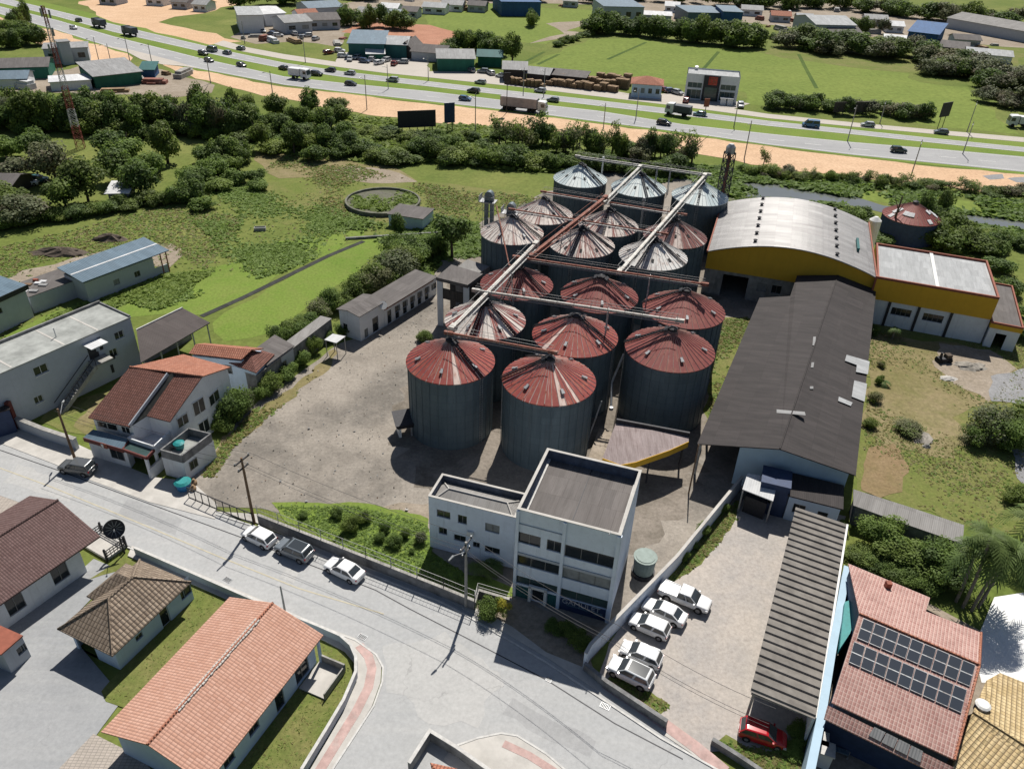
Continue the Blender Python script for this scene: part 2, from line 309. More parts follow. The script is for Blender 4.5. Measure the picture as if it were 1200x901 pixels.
# ---------------------------------------------------------------- mesh helpers
FRAMES = {}
class MB:
    def __init__(self): self.v = []; self.f = []; self.m = []; self.uv = {}
    def add(self, pts, m=0, uv=None):
        i = len(self.v); self.v += [tuple(p) for p in pts]; self.f.append(tuple(range(i, i + len(pts)))); self.m.append(m)
        if uv: self.uv[len(self.f) - 1] = uv
    def faces(self, pts, fs, m=0):
        i = len(self.v); self.v += [tuple(p) for p in pts]
        for f in fs: self.f.append(tuple(i + a for a in f)); self.m.append(m)
    def box(self, x0, y0, z0, x1, y1, z1, m=0):
        self.faces([(x0,y0,z0),(x1,y0,z0),(x1,y1,z0),(x0,y1,z0),(x0,y0,z1),(x1,y0,z1),(x1,y1,z1),(x0,y1,z1)],
                   [(0,3,2,1),(4,5,6,7),(0,1,5,4),(1,2,6,5),(2,3,7,6),(3,0,4,7)], m)
    def beam(self, a, b, w, h, m=0, up=(0,0,1)):
        a = Vector(a); b = Vector(b); d = (b - a)
        if d.length < 1e-6: return
        d.normalize(); s = d.cross(Vector(up))
        if s.length < 1e-4: s = d.cross(Vector((1,0,0)))
        s.normalize(); u = s.cross(d)
        q = [p + s*(i*w/2) + u*(j*h/2) for p in (a, b) for i, j in ((-1,-1),(1,-1),(1,1),(-1,1))]
        self.faces(q, [(0,1,2,3),(7,6,5,4),(0,4,5,1),(1,5,6,2),(2,6,7,3),(3,7,4,0)], m)
    def tube(self, a, b, r0, r1=None, n=8, m=0, caps=True):
        r1 = r0 if r1 is None else r1; a = Vector(a); b = Vector(b); d = (b - a).normalized()
        s = d.cross(Vector((0,0,1))); s = s.normalized() if s.length > 1e-4 else Vector((1,0,0)); u = s.cross(d)
        q = [p + (s*math.cos(2*math.pi*i/n) + u*math.sin(2*math.pi*i/n))*r for p, r in ((a, r0), (b, r1)) for i in range(n)]
        fs = [(i, (i+1)%n, n+(i+1)%n, n+i) for i in range(n)]
        if caps: fs += [tuple(range(n-1, -1, -1)), tuple(range(n, 2*n))]
        self.faces(q, fs, m)
    def prism(self, poly, z0, z1, m=0, bottom=False):
        n = len(poly)
        q = [(p[0], p[1], z0) for p in poly] + [(p[0], p[1], z1) for p in poly]
        fs = [(i, (i+1)%n, n+(i+1)%n, n+i) for i in range(n)] + [tuple(range(n, 2*n))]
        if bottom: fs.append(tuple(range(n-1, -1, -1)))
        self.faces(q, fs, m)
    def slab(self, pts, th, m=0, me=None):
        """flat roof sheet through the given top corners, th thick (downwards)"""
        n = len(pts); me = m if me is None else me
        self.add(pts, m); lo = [(p[0], p[1], p[2]-th) for p in pts]; self.add(lo[::-1], me)
        for i in range(n):
            j = (i+1) % n; self.add([pts[i], lo[i], lo[j], pts[j]], me)
    def build(self, name, mats, parent=None, world=False, smooth=False):
        if not isinstance(mats, (list, tuple)): mats = [mats]
        me = bpy.data.meshes.new(name)
        v = self.v
        if world and parent is not None:
            l, r = FRAMES[parent.name]; c, s = math.cos(-r), math.sin(-r)
            v = [((x-l[0])*c - (y-l[1])*s, (x-l[0])*s + (y-l[1])*c, z-l[2]) for x, y, z in v]
        me.from_pydata(v, [], self.f)
        for x in mats: me.materials.append(M[x] if isinstance(x, str) else x)
        me.polygons.foreach_set('material_index', self.m)
        if smooth: me.polygons.foreach_set('use_smooth', [True]*len(self.f))
        lay = me.uv_layers.new(name='UVMap'); Z = Vector((0,0,1)); uvs = []
        for k, f in enumerate(self.f):
            if k in self.uv: uvs += [c for p in self.uv[k] for c in p]; continue
            ps = [Vector(v[i]) for i in f]; n = Vector((0,0,0))
            for i in range(len(ps)):
                n += ps[i].cross(ps[(i+1) % len(ps)])
            if n.length < 1e-12: n = Vector((0,0,1))
            n.normalize()
            if n.z < -0.01: n = -n
            t = Z.cross(n)
            if t.length < 0.03: t = Vector((1,0,0)); s = Vector((0,1,0))
            else: t.normalize(); s = n.cross(t)
            for p in ps: uvs += [p.dot(t), p.dot(s)]
        lay.data.foreach_set('uv', uvs); me.update()
        return link(name, me, parent)
def link(name, data, parent=None, loc=None, rotz=0.0, scale=None):
    o = bpy.data.objects.new(name, data); C.objects.link(o)
    if parent is not None: o.parent = parent
    if loc is not None: o.location = loc
    if rotz: o.rotation_euler = (0, 0, rotz)
    if scale is not None: o.scale = scale
    return o
def tag(o, label=None, cat=None, group=None, kind=None):
    if label: o['label'] = label
    if cat: o['category'] = cat
    if group: o['group'] = group
    if kind: o['kind'] = kind
    return o
def thing(name, label, cat, loc=(0,0,0), rotz=0.0, group=None):
    o = link(name, None, None, loc, rotz); FRAMES[o.name] = (tuple(loc), rotz)
    return tag(o, label, cat, group)
def copy_tree(o, parent=None):
    c = o.copy(); C.objects.link(c)
    if parent is not None: c.parent = parent
    for ch in KIDS(o): copy_tree(ch, c)
    return c
def KIDS(o): return [x for x in bpy.data.objects if x.parent == o]
def jag(pts, step, amp, closed=True):
    """irregular natural outline through the given points"""
    out = []; n = len(pts)
    for i in range(n if closed else n-1):
        a = Vector(pts[i][:2]); b = Vector(pts[(i+1) % n][:2]); L = (b-a).length; k = max(1, int(L/step))
        nrm = Vector((-(b-a).y, (b-a).x)).normalized() if L > 0 else Vector((0,0))
        for j in range(k):
            out.append(tuple(a.lerp(b, j/k) + nrm*random.uniform(-amp, amp)))
    return out
def sheet(name, px, z, mat, amp=0.0, step=2.0, kind='structure', world=False):
    pts = [p[:2] for p in px] if world else [P(*p)[:2] for p in px]
    if amp: pts = jag(pts, step, amp)
    mb = MB(); mb.add([(x, y, z) for x, y in pts]); o = mb.build(name, mat); o['kind'] = kind
    return o
def strip(name, px, w, z, mat, h=0.0):
    """band of width w along a line of pixels"""
    pts = [P(*p) for p in px]; mb = MB(); n = len(pts); L = []; R = []
    for i in range(n):
        d = (pts[min(i+1, n-1)] - pts[max(i-1, 0)]).normalized(); s = Vector((-d.y, d.x, 0))
        L.append(pts[i] + s*w/2); R.append(pts[i] - s*w/2)
    for i in range(n-1):
        if h: mb.faces([(p.x, p.y, zz) for zz in (0, z) for p in (L[i], L[i+1], R[i+1], R[i])], [(4,5,6,7),(0,1,5,4),(1,2,6,5),(2,3,7,6),(3,0,4,7)])
        else: mb.add([(p.x, p.y, z) for p in (L[i], R[i], R[i+1], L[i+1])])
    o = mb.build(name, mat); o['kind'] = 'structure'; return o
def frame3(A, B, D, z):
    """rectangle on the ground below three roof corners: left front, right front, left back"""
    a, b, d = P(*A, z), P(*B, z), P(*D, z); u = b - a; r = math.atan2(u.y, u.x)
    w = Vector((-math.sin(r), math.cos(r), 0))
    return (a.x, a.y, 0), r, u.length, (d - a).dot(w)
# ---------------------------------------------------------------- building helpers
def side_T(side, W, D):
    return {'front': (lambda s, d, z: (s, d, z), W), 'right': (lambda s, d, z: (W-d, s, z), D),
            'back': (lambda s, d, z: (s, D-d, z), W), 'left': (lambda s, d, z: (d, s, z), D)}[side]
def facade(mb, T, L, z0, z1, ops, depth=0.16):
    xs = sorted({0.0, L, *[o[0] for o in ops], *[o[2] for o in ops]}); zs = sorted({z0, z1, *[o[1] for o in ops], *[o[3] for o in ops]})
    for i in range(len(xs)-1):
        for j in range(len(zs)-1):
            cx, cz = (xs[i]+xs[i+1])/2, (zs[j]+zs[j+1])/2
            if any(o[0] < cx < o[2] and o[1] < cz < o[3] for o in ops): continue
            mb.add([T(xs[i],0,zs[j]), T(xs[i+1],0,zs[j]), T(xs[i+1],0,zs[j+1]), T(xs[i],0,zs[j+1])])
    for s0, a, s1, b, *_ in ops:
        for q in ([(s0,a),(s0,b)], [(s1,a),(s1,b)], [(s0,a),(s1,a)], [(s0,b),(s1,b)]):
            (p, r), (p2, r2) = q
            mb.add([T(p,0,r), T(p2,0,r2), T(p2,depth,r2), T(p,depth,r)])
def bar_T(mb, T, s0, z0, s1, z1, d0, d1):
    q = [T(s, d, z) for d in (d0, d1) for s, z in ((s0,z0),(s1,z0),(s1,z1),(s0,z1))]
    mb.faces(q, [(0,1,2,3),(7,6,5,4),(0,4,5,1),(1,5,6,2),(2,6,7,3),(3,7,4,0)])
WR = random.Random(77)
def opening(parent, T, s0, z0, s1, z1, kind='w', depth=0.16, n=None, fm='frame', gm='glass'):
    if kind == 'o': return
    f = 0.05; mb = MB(); d0, d1 = depth-0.06, depth+0.02
    for q in ((s0, z0, s1, z0+f), (s0, z1-f, s1, z1), (s0, z0+f, s0+f, z1-f), (s1-f, z0+f, s1, z1-f)): bar_T(mb, T, *q, d0, d1)
    if kind == 'w':
        n = n or max(2, round((s1-s0)/1.5))
        for i in range(1, n):
            x = s0 + (s1-s0)*i/n; bar_T(mb, T, x-0.025, z0+f, x+0.025, z1-f, d0, d1)
        w = mb.build('window', fm, parent); gm = 'blind' if gm == 'glass' and WR.random() < .14 else gm; g = MB(); bar_T(g, T, s0+f, z0+f, s1-f, z1-f, depth-0.01, depth+0.01); g.build('pane', gm, w)
        if gm == 'glass' and fm != 'frame':
            s = MB(); bar_T(s, T, s0-0.06, z0-0.08, s1+0.06, z0, -0.06, 0.04); s.build('sill', fm, w)
    elif kind == 'd':
        w = mb.build('door', fm, parent); g = MB(); bar_T(g, T, s0+f, z0+f, s1-f, z1-f, depth-0.02, depth+0.02); g.build('panel', gm, w)
        h = MB(); bar_T(h, T, s1-0.22, z0+1.0, s1-0.16, z0+1.15, depth-0.08, depth-0.02); h.build('handle', 'steel', w)
def walls(parent, W, D, h, mat, ops={}, z0=0.0, fm='frame', gm='glass'):
    mb = MB()
    for sd in ('front', 'right', 'back', 'left'):
        T, L = side_T(sd, W, D); facade(mb, T, L, z0, h, ops.get(sd, []))
    w = mb.build('wall', mat, parent)
    for sd, lst in ops.items():
        T, L = side_T(sd, W, D)
        for o in lst:
            opening(parent, T, *o[:4], kind=(o[4] if len(o) > 4 else 'w'), fm=(o[5] if len(o) > 5 else fm), gm=(o[6] if len(o) > 6 else gm))
    return w
def parapet(parent, W, D, z, h, t, mat, cap=None, name='parapet'):
    mb = MB()
    for a in ((0,0,W,t), (0,D-t,W,D), (0,t,t,D-t), (W-t,t,W,D-t)): mb.box(a[0], a[1], z, a[2], a[3], z+h)
    p = mb.build(name, mat, parent)
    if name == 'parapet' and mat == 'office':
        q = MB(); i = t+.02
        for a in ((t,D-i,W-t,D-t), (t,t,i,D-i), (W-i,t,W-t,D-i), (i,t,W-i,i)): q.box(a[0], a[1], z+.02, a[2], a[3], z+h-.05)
        q.build('parapet_shade_lining', 'parapet_shade', parent)  # added thin lining that carries the painted shadow inside the parapet
    if cap:
        c = MB(); e = 0.04
        for a in ((-e,-e,W+e,t+e), (-e,D-t-e,W+e,D+e), (-e,t+e,t+e,D-t-e), (W-t-e,t+e,W+e,D-t-e)): c.box(a[0], a[1], z+h, a[2], a[3], z+h+0.06)
        c.build('coping', cap, p)
    return p
def gable(parent, W, D, ze, rise, ov, axis, mat, wallmat, th=0.10, fascia=None, ove=None):
    """two slopes; axis 'x' = ridge runs along local x"""
    ove = ov if ove is None else ove; mb = MB(); g = MB()
    if axis == 'x':
        k = rise/(D/2); dz = k*ov
        mb.slab([(-ove,-ov,ze-dz+th), (W+ove,-ov,ze-dz+th), (W+ove,D/2,ze+rise+th), (-ove,D/2,ze+rise+th)], th, 0, 1)
        mb.slab([(W+ove,D+ov,ze-dz+th), (-ove,D+ov,ze-dz+th), (-ove,D/2,ze+rise+th), (W+ove,D/2,ze+rise+th)], th, 0, 1)
        for x in (0, W): g.add([(x,0,ze),(x,D,ze),(x,D/2,ze+rise)])
        ra, rb = (-ove, D/2, ze+rise+th), (W+ove, D/2, ze+rise+th)
    else:
        k = rise/(W/2); dz = k*ov
        mb.slab([(-ov,-ove,ze-dz+th), (W/2,-ove,ze+rise+th), (W/2,D+ove,ze+rise+th), (-ov,D+ove,ze-dz+th)], th, 0, 1)
        mb.slab([(W/2,-ove,ze+rise+th), (W+ov,-ove,ze-dz+th), (W+ov,D+ove,ze-dz+th), (W/2,D+ove,ze+rise+th)], th, 0, 1)
        for y in (0, D): g.add([(0,y,ze),(W,y,ze),(W/2,y,ze+rise)])
        ra, rb = (W/2, -ove, ze+rise+th), (W/2, D+ove, ze+rise+th)
    r = mb.build('roof', [mat, fascia or mat], parent); g.build('gable_wall', wallmat, parent)
    return r, ra, rb
def hip(parent, W, D, ze, rise, ov, mat, inset=None, th=0.10, capm=None):
    i = min(W, D)/2 if inset is None else inset; mb = MB(); k = rise/(min(W, D)/2); e = ze - k*ov + th; t = ze + rise + th
    a, b, c, d = (-ov,-ov,e), (W+ov,-ov,e), (W+ov,D+ov,e), (-ov,D+ov,e)
    r1, r2 = ((i, D/2, t), (W-i, D/2, t)) if W >= D else ((W/2, i, t), (W/2, D-i, t))
    if W >= D: fs = ([a,b,r2,r1], [b,c,r2], [c,d,r1,r2], [d,a,r1])
    else: fs = ([a,b,r1], [b,c,r2,r1], [c,d,r2], [d,a,r1,r2])
    for f in fs: mb.slab(f, th)
    r = mb.build('roof', mat, parent)
    if capm:
        cm = MB()
        for p, q in ((r1, r2), *(((a, r1), (d, r1), (b, r2), (c, r2)) if W >= D else ((a, r1), (b, r1), (c, r2), (d, r2)))): cm.tube(Vector(p)+Vector((0,0,0.02)), Vector(q)+Vector((0,0,0.02)), 0.10, n=6)
        cm.build('ridge_cap', capm, r)
    return r
def flat(parent, W, D, z, mat, t=0.0, th=0.12, slope=0.0, name='roof'):
    mb = MB(); mb.slab([(t,t,z), (W-t,t,z), (W-t,D-t,z+slope), (t,D-t,z+slope)], th); return mb.build(name, mat, parent)
def text_part(s, size, mat, parent, loc, rot, name='lettering', ext=0.02):
    cu = bpy.data.curves.new(name, 'FONT'); cu.body = s; cu.size = size; cu.extrude = ext; cu.align_x = 'CENTER'
    tmp = bpy.data.objects.new('tmp', cu); C.objects.link(tmp); bpy.context.view_layer.update()
    me = bpy.data.meshes.new_from_object(tmp.evaluated_get(bpy.context.evaluated_depsgraph_get())); bpy.data.objects.remove(tmp)
    me.materials.clear(); me.materials.append(M[mat]); o = link(name, me, parent, loc); o.rotation_euler = rot; return o
def lattice(name, mats, parent, w0, w1, h, seg, r=0.06, bands=None, z0=0.0):
    mb = MB(); n = max(1, int(h/seg)); cor = ((-1,-1),(1,-1),(1,1),(-1,1))
    for k in range(n):
        za, zb = h*k/n, h*(k+1)/n; wa, wb = w0+(w1-w0)*k/n, w0+(w1-w0)*(k+1)/n; m = (bands(k, n) if bands else 0)
        for i in range(4):
            a, b = cor[i], cor[(i+1) % 4]
            mb.beam((a[0]*wa/2, a[1]*wa/2, z0+za), (a[0]*wb/2, a[1]*wb/2, z0+zb), r*1.4, r*1.4, m)
            mb.beam((a[0]*wa/2, a[1]*wa/2, z0+za), (b[0]*wb/2, b[1]*wb/2, z0+zb), r, r, m)
            mb.beam((b[0]*wa/2, b[1]*wa/2, z0+za), (a[0]*wb/2, a[1]*wb/2, z0+zb), r, r, m)
            mb.beam((a[0]*wb/2, a[1]*wb/2, z0+zb), (b[0]*wb/2, b[1]*wb/2, z0+zb), r, r, m)
    return mb.build(name, mats, parent)
def wall_line(name, label, px, h, t, mat, cap=None, z0=0.0, fence=None, cat='wall', group=None, world=None):
    """free-standing wall along a line of pixels"""
    pts = world or [P(*p) for p in px]; th = thing(name, label, cat, (pts[0].x, pts[0].y, 0), 0, group)
    mb = MB(); cp = MB(); fn = MB(); fp = MB(); n = len(pts); off = []
    for i in range(n):
        d0 = (pts[i]-pts[i-1]).normalized() if i else None; d1 = (pts[i+1]-pts[i]).normalized() if i < n-1 else None
        d = ((d0 or d1) + (d1 or d0)).normalized(); s = Vector((-d.y, d.x, 0)); c = max(.5, (d1 or d0).dot(d)); off.append(s/c)
    def band(m, w, za, zb):
        L = [p+o*w/2 for p, o in zip(pts, off)]; R = [p-o*w/2 for p, o in zip(pts, off)]
        for i in range(n-1):
            a, b, c, e = L[i], L[i+1], R[i+1], R[i]
            for q in ((a,b),(c,e)): m.add([(q[0].x,q[0].y,za),(q[1].x,q[1].y,za),(q[1].x,q[1].y,zb),(q[0].x,q[0].y,zb)])
            m.add([(v.x,v.y,zb) for v in (a,e,c,b)]); 
            if za > 0: m.add([(v.x,v.y,za) for v in (a,b,c,e)])
        for i in (0, n-1): m.add([(L[i].x,L[i].y,za),(R[i].x,R[i].y,za),(R[i].x,R[i].y,zb),(L[i].x,L[i].y,zb)])
    band(mb, t, z0, h)
    if cap: band(cp, t*1.35, h, h+0.07)
    for a, b in zip(pts, pts[1:]):
        if fence:
            L = (b-a).length; k = max(1, int(L/2.2))
            for i in range(k+1):
                p = a.lerp(b, i/k); fp.tube((p.x,p.y,h), (p.x,p.y,h+fence), 0.04, n=6)
            for zz in (0.5, 1.0): fn.beam((a.x,a.y,h+fence*zz), (b.x,b.y,h+fence*zz), 0.03, 0.03)
            m = int(L/0.35)
            for i in range(m):
                p = a.lerp(b, (i+0.5)/m); fn.beam((p.x,p.y,h), (p.x,p.y,h+fence), 0.012, 0.012)
    mb.build('wall_body', mat, th, world=True)
    if cap: cp.build('coping', cap, th, world=True)
    if fence: fp.build('fence_post', 'steel', th, world=True); fn.build('fence_mesh', 'frame', th, world=True)
    return th
# ---------------------------------------------------------------- ground, roads, water
mb = MB(); mb.add([(-2500,-300,0),(2500,-300,0),(2500,4500,0),(-2500,4500,0)]); g = mb.build('ground', 'meadow'); g['kind'] = 'structure'
Z = 0.012; _cnt = [0]
def S(name, px, k, mat, amp=0.0, step=2.0):
    _cnt[0] += 1; return sheet(name, px, Z*k + (_cnt[0] % 10)*0.001, mat, amp, step)
# far plots
S('pasture_field', [(612,78),(640,66),(690,46),(745,44),(800,54),(890,61),(935,70),(985,78),(1060,86),(1080,98),(1140,103),(1150,120),(1185,150),(1195,158),(1100,149),(1010,138),(960,128),(872,122),(874,108),(800,100),(742,95),(690,93),(645,84)], 1, 'pasture', 2.0, 8)
S('pasture_field', [(497,10),(560,4),(640,10),(700,12),(735,14),(690,30),(655,42),(640,52),(600,50),(560,45),(500,32)], 1, 'pasture', 2.0, 8)
S('grass_field', [(890,62),(930,28),(1200,60),(1200,85),(1080,88),(985,78)], 1, 'lot_grass', 3, 10)
S('earth_plot', [(402,38),(420,28),(450,25),(500,30),(545,42),(535,50),(500,55),(480,53),(455,44),(420,42)], 2, 'redearth', 2.0, 8)
S('sand_plot', [(90,2),(150,-6),(300,-8),(285,6),(255,9),(240,16),(205,20),(190,26),(250,40),(285,50),(250,52),(200,43),(150,30),(115,18)], 2, 'sand', 2.0, 8)
S('sand_plot', [(640,28),(690,24),(720,14),(740,14),(700,28),(665,36),(680,38),(650,47),(625,52),(660,40)], 2, 'dirt', 2.0, 8)
S('industrial_ground', [(280,36),(330,22),(400,5),(470,-4),(700,-5),(705,6),(560,4),(495,10),(440,20),(405,40),(400,55),(345,48),(300,52),(270,44)], 1, 'dirt', 2.0, 8)
S('industrial_ground', [(800,28),(700,10),(720,-4),(1000,4),(1200,40),(1200,56),(1100,50),(1010,42),(960,44),(920,30),(850,26)], 1, 'dirt', 2.0, 8)
S('dirt_plot', [(0,38),(0,20),(40,30),(90,45),(150,63),(152,74),(105,73),(60,56),(20,44)], 3, 'sand', 1.5, 6)
S('yard_ground', [(0,100),(55,86),(100,76),(150,76),(205,86),(255,100),(250,110),(200,116),(150,112),(105,112),(50,108),(10,110)], 2, 'dirt', 1.5, 6)
# highway, from the near side outwards
near_hi = [(-60,0),(0,8),(67,24),(133,43),(233,68),(333,90),(400,97.5),(500,107),(600,119),(700,130),(800,146),(900,157),(1000,167),(1100,175),(1200,184),(1300,194)]
near_lo = [(1300,211),(1200,202),(1100,192),(1000,182),(900,170),(800,155.5),(700,143),(600,130),(500,119),(400,108),(333,100),(233,81),(133,57),(67,36),(0,17),(-60,4)]
far_hi = [(-60,-22),(0,-3),(67,13),(133,29),(267,60.5),(333,74),(400,84),(500,95.5),(600,107),(700,118),(800,129.5),(900,142),(1000,152.5),(1100,163),(1200,173),(1300,184)]
far_lo = [(1300,189),(1200,178.5),(1100,168.5),(1000,158),(900,148),(800,136),(700,124.5),(600,113),(500,101.5),(400,90.5),(333,81),(267,68),(133,38),(67,20),(0,4),(-60,-12)]
S('verge', [(-60,-25),(0,-9),(133,22),(267,54),(333,66),(400,78),(500,87),(600,98),(700,110),(800,121),(900,136),(1000,147),(1100,157),(1200,166),(1300,178),(1300,214),(1200,205),(1000,184),(800,158),(600,132),(400,110),(233,83),(133,60),(0,20),(-60,8)], 2, 'lawn')
S('highway', near_hi + near_lo, 4, 'highway'); S('highway', far_hi + far_lo, 4, 'highway')
S('service_road', [(262,48),(290,56),(333,64),(400,74),(450,80.5),(500,86),(600,96),(700,107),(800,119),(860,128),(900,134),(1000,144),(1100,153),(1200,161.5),(1200,167),(1100,158),(1000,149),(900,139),(800,125.5),(700,113.5),(600,101.5),(500,91),(450,86),(400,79.5),(333,70),(280,60),(250,52)], 5, 'service')
S('service_yard', [(395,62),(450,60),(470,66),(500,68),(503,84),(560,84),(600,92),(640,92),(750,112),(800,108),(880,122),(860,128),(800,119),(700,107),(600,97),(500,88),(450,82),(395,75)], 3, 'service', 0.6, 4)
S('junction_road', [(120,54),(150,62),(165,70),(190,76),(215,78),(233,81),(205,72),(150,58)], 6, 'service')
for a, b in ((near_hi, near_lo), (far_hi, far_lo)):           # painted edge and lane lines
    lo = b[::-1]
    for f, dash in ((0.07, 0), (0.52, 1), (0.93, 0)):
        pts = [P(p[0]+(q[0]-p[0])*f, p[1]+(q[1]-p[1])*f) for p, q in zip(a, lo)]
        mb = MB()
        for p, q in zip(pts, pts[1:]):
            L = (q-p).length; d = (q-p)/L; s = Vector((-d.y, d.x, 0))*0.13; n = int(L/9) if dash else 1
            for i in range(n):
                u = p + d*(i*9 if dash else 0); w = u + d*(4 if dash else L)
                mb.add([(c.x, c.y, Z*5+0.012) for c in (u-s, w-s, w+s, u+s)])
        mb.build('lane_line', 'paint_white')['kind'] = 'structure'
S('sand_strip', [(186,74),(233,83),(333,103),(400,110),(500,121.5),(600,132.5),(700,145.5),(800,158),(900,172.5),(1000,185),(1100,195.5),(1200,205),(1300,214),(1300,238),(1200,229),(1130,222),(1060,214),(1000,207),(950,203),(880,193),(800,176),(740,166),(700,160),(600,150),(540,148),(480,141),(400,130),(360,121),(310,112),(270,103),(240,95),(205,84)], 3, 'sand', 0.8, 4)
for px in ([(1150,206),(1172,204),(1175,209),(1160,211)], [(1182,210),(1215,206),(1215,215),(1190,214)], [(210,80),(225,80),(228,84),(214,84)]): S('gravel_patch', px, 4, 'greygravel', 0.5, 2)
# canal and ditch
S('canal_water', [(470,163),(512,170),(540,173),(565,182),(620,190),(700,196),(760,200),(800,206),(860,214),(905,216),(980,229),(1000,230),(1035,240),(1060,243),(1100,250),(1150,254),(1200,260),(1300,268),(1300,282),(1200,272),(1150,266),(1100,261),(1060,254),(1030,247),(990,241),(975,243),(900,234),(850,226),(790,214),(700,206),(610,199),(550,193),(505,178),(470,172)], 2, 'water', 0.8, 3)
S('bank_grass', [(620,185),(700,190),(820,205),(880,205),(950,214),(1060,228),(1140,236),(1200,243),(1300,252),(1300,266),(1200,258),(1150,252),(1100,248),(1040,238),(980,227),(905,214),(800,204),(700,194)], 1, 'pasture', 1.0, 4)
# near side of the canal
S('mown_strip', [(247,378),(330,330),(402,288),(425,281),(470,277),(470,290),(440,300),(395,335),(360,360),(330,385),(290,398),(262,400)], 1, 'lawn', 0.5, 3)
S('green_field', [(-20,402),(55,372),(110,352),(150,345),(240,318),(330,285),(420,268),(425,277),(330,326),(240,368),(190,365),(160,375),(60,400),(0,420)], 1, 'lawn', 1.2, 4)
S('field_track', [(300,180),(345,178),(400,188),(455,195),(487,212),(470,216),(420,212),(380,210),(330,208),(305,203)], 1, 'drygrass', 1.5, 4)
S('track_ground', [(385,200),(410,194),(440,196),(470,203),(488,212),(455,214),(415,213)], 2, 'dirt', 0.8, 3)
S('rough_grass', [(300,215),(400,212),(500,215),(560,218),(600,225),(640,235),(640,262),(560,268),(500,262),(420,262),(340,262),(290,250)], 1, 'lot_grass', 1.5, 4)
S('dirt_drive', [(0,335),(30,318),(90,300),(140,288),(200,286),(215,300),(200,312),(150,312),(100,325),(40,345),(0,352)], 2, 'dirt', 0.8, 3)
# factory yard
S('yard_ground', [(190,585),(225,560),(250,528),(300,470),(345,440),(400,402),(430,390),(505,335),(520,300),(560,262),(640,225),(720,205),(840,215),(880,250),(905,330),(905,600),(880,640),(800,700),(700,740),(600,720),(503,640),(420,612),(330,600),(255,592)], 2, 'yard', 0.3, 2)
S('yard_grass', [(838,372),(880,372),(862,430),(838,478),(826,500),(832,440)], 3, 'lot_grass', 0.5, 1.5)
S('yard_verge', [(232,560),(258,520),(300,478),(350,448),(395,408),(400,415),(355,458),(310,490),(270,525),(250,560)], 3, 'drygrass', 0.7, 1.2)
S('yard_track', [(470,590),(520,588),(560,600),(640,640),(600,645),(500,612),(440,596)], 3, 'dirt', 0.3, 1.5)
S('front_garden', [(318,590),(350,587),(420,590),(470,598),(502,608),(506,650),(548,672),(604,690),(603,700),(545,706),(480,680),(420,650),(330,608)], 4, 'lawn', 0.3, 1)
S('office_forecourt', [(555,700),(600,700),(715,742),(690,775),(708,800),(640,775),(560,730)], 4, 'dirt', 0.2, 1)
# right field
S('field_grass', [(1018,385),(1030,375),(1200,380),(1300,390),(1300,640),(1150,622),(1060,592),(1000,575),(1008,500)], 2, 'lot_grass', 0.6, 2)
S('dry_field', [(1018,392),(1100,400),(1165,412),(1190,432),(1165,470),(1120,490),(1135,520),(1100,540),(1040,520),(1012,500)], 3, 'drygrass', 0.8, 2)
S('scorched_ground', [(1018,525),(1050,520),(1062,545),(1055,575),(1030,585),(1012,575)], 4, 'scorched', 0.5, 1.2)
S('field_path', [(1100,402),(1160,410),(1190,432),(1160,470),(1120,450),(1095,430)], 4, 'dirt', 0.5, 1.5)
S('gravel_drive', [(1162,442),(1200,432),(1280,440),(1280,470),(1200,474),(1160,470)], 5, 'greygravel', 0.3, 1.2)
S('gravel_drive', [(1185,528),(1260,510),(1280,560),(1215,585),(1190,560)], 5, 'greygravel', 0.3, 1.2)
# car park
S('car_park', [(868,585),(990,605),(988,650),(958,845),(905,880),(830,880),(775,843),(700,795),(720,742),(790,668),(850,600)], 5, 'lot', 0.15, 1)
S('lot_verge', [(830,612),(868,585),(862,610),(832,650),(800,676),(786,684),(778,672)], 6, 'lot_grass', 0.25, 0.8)
S('lot_verge', [(714,792),(745,803),(785,826),(775,836),(735,814),(708,800)], 6, 'lot_grass', 0.2, 0.6)
S('lot_verge', [(832,868),(850,862),(872,876),(905,884),(945,870),(950,905),(900,905)], 6, 'lot_grass', 0.2, 0.6)
# street
street_px = [(-60,478),(0,504),(65,530),(105,550),(175,577),(252,599),(282,611),(365,639),(437,667),(490,687),(517,699),(547,715),(640,769),(695,806),(775,858),(850,900),(915,960),(700,960),(500,960),(380,960),(390,898),(440,826),(450,788),(445,774),(417,753),(380,738),(300,704),(155,642),(60,602),(-60,560)]
S('street', street_px, 7, 'street')
S('street_apron', [(-60,560),(0,578),(45,592),(71,590),(60,602),(0,640),(-60,660)], 6, 'pavers')
strip('yellow_line', [(-20,542),(0,549),(60,571),(155,610),(250,650),(350,690),(450,720)], 0.13, Z*8+.006, 'paint_yellow')
strip('wire_shadow', [(0,528),(72,553),(107,566),(282,630),(370,665),(440,692),(480,714),(560,755),(640,797),(720,848),(800,890)], 0.10, Z*8+.003, 'dark')  # dark strip painted on the street as the overhead wire's cast shadow
def kerbed(name, px, mat, h=0.13):
    pts = [P(*p) for p in px]; mb = MB(); mb.prism([(p.x, p.y) for p in pts], 0, h); o = mb.build(name, mat); o['kind'] = 'structure'
def poly_off(px, d):
    return [(x, y+d) for x, y in px]
kerbed('sidewalk', [(252,600),(300,613),(365,641),(437,669),(517,700),(547,716),(640,771),(695,807),(775,860),(830,897),(835,886),(790,853),(780,846),(708,803),(684,783),(640,765),(600,735),(556,712),(520,697),(430,661),(330,614),(300,603)], 'sidewalk')
strip('kerb', [(252,603),(300,618),(365,647),(437,675),(517,706),(547,722),(640,777),(695,813),(775,866),(850,908)], 0.16, 0.16, 'kerb', 1)
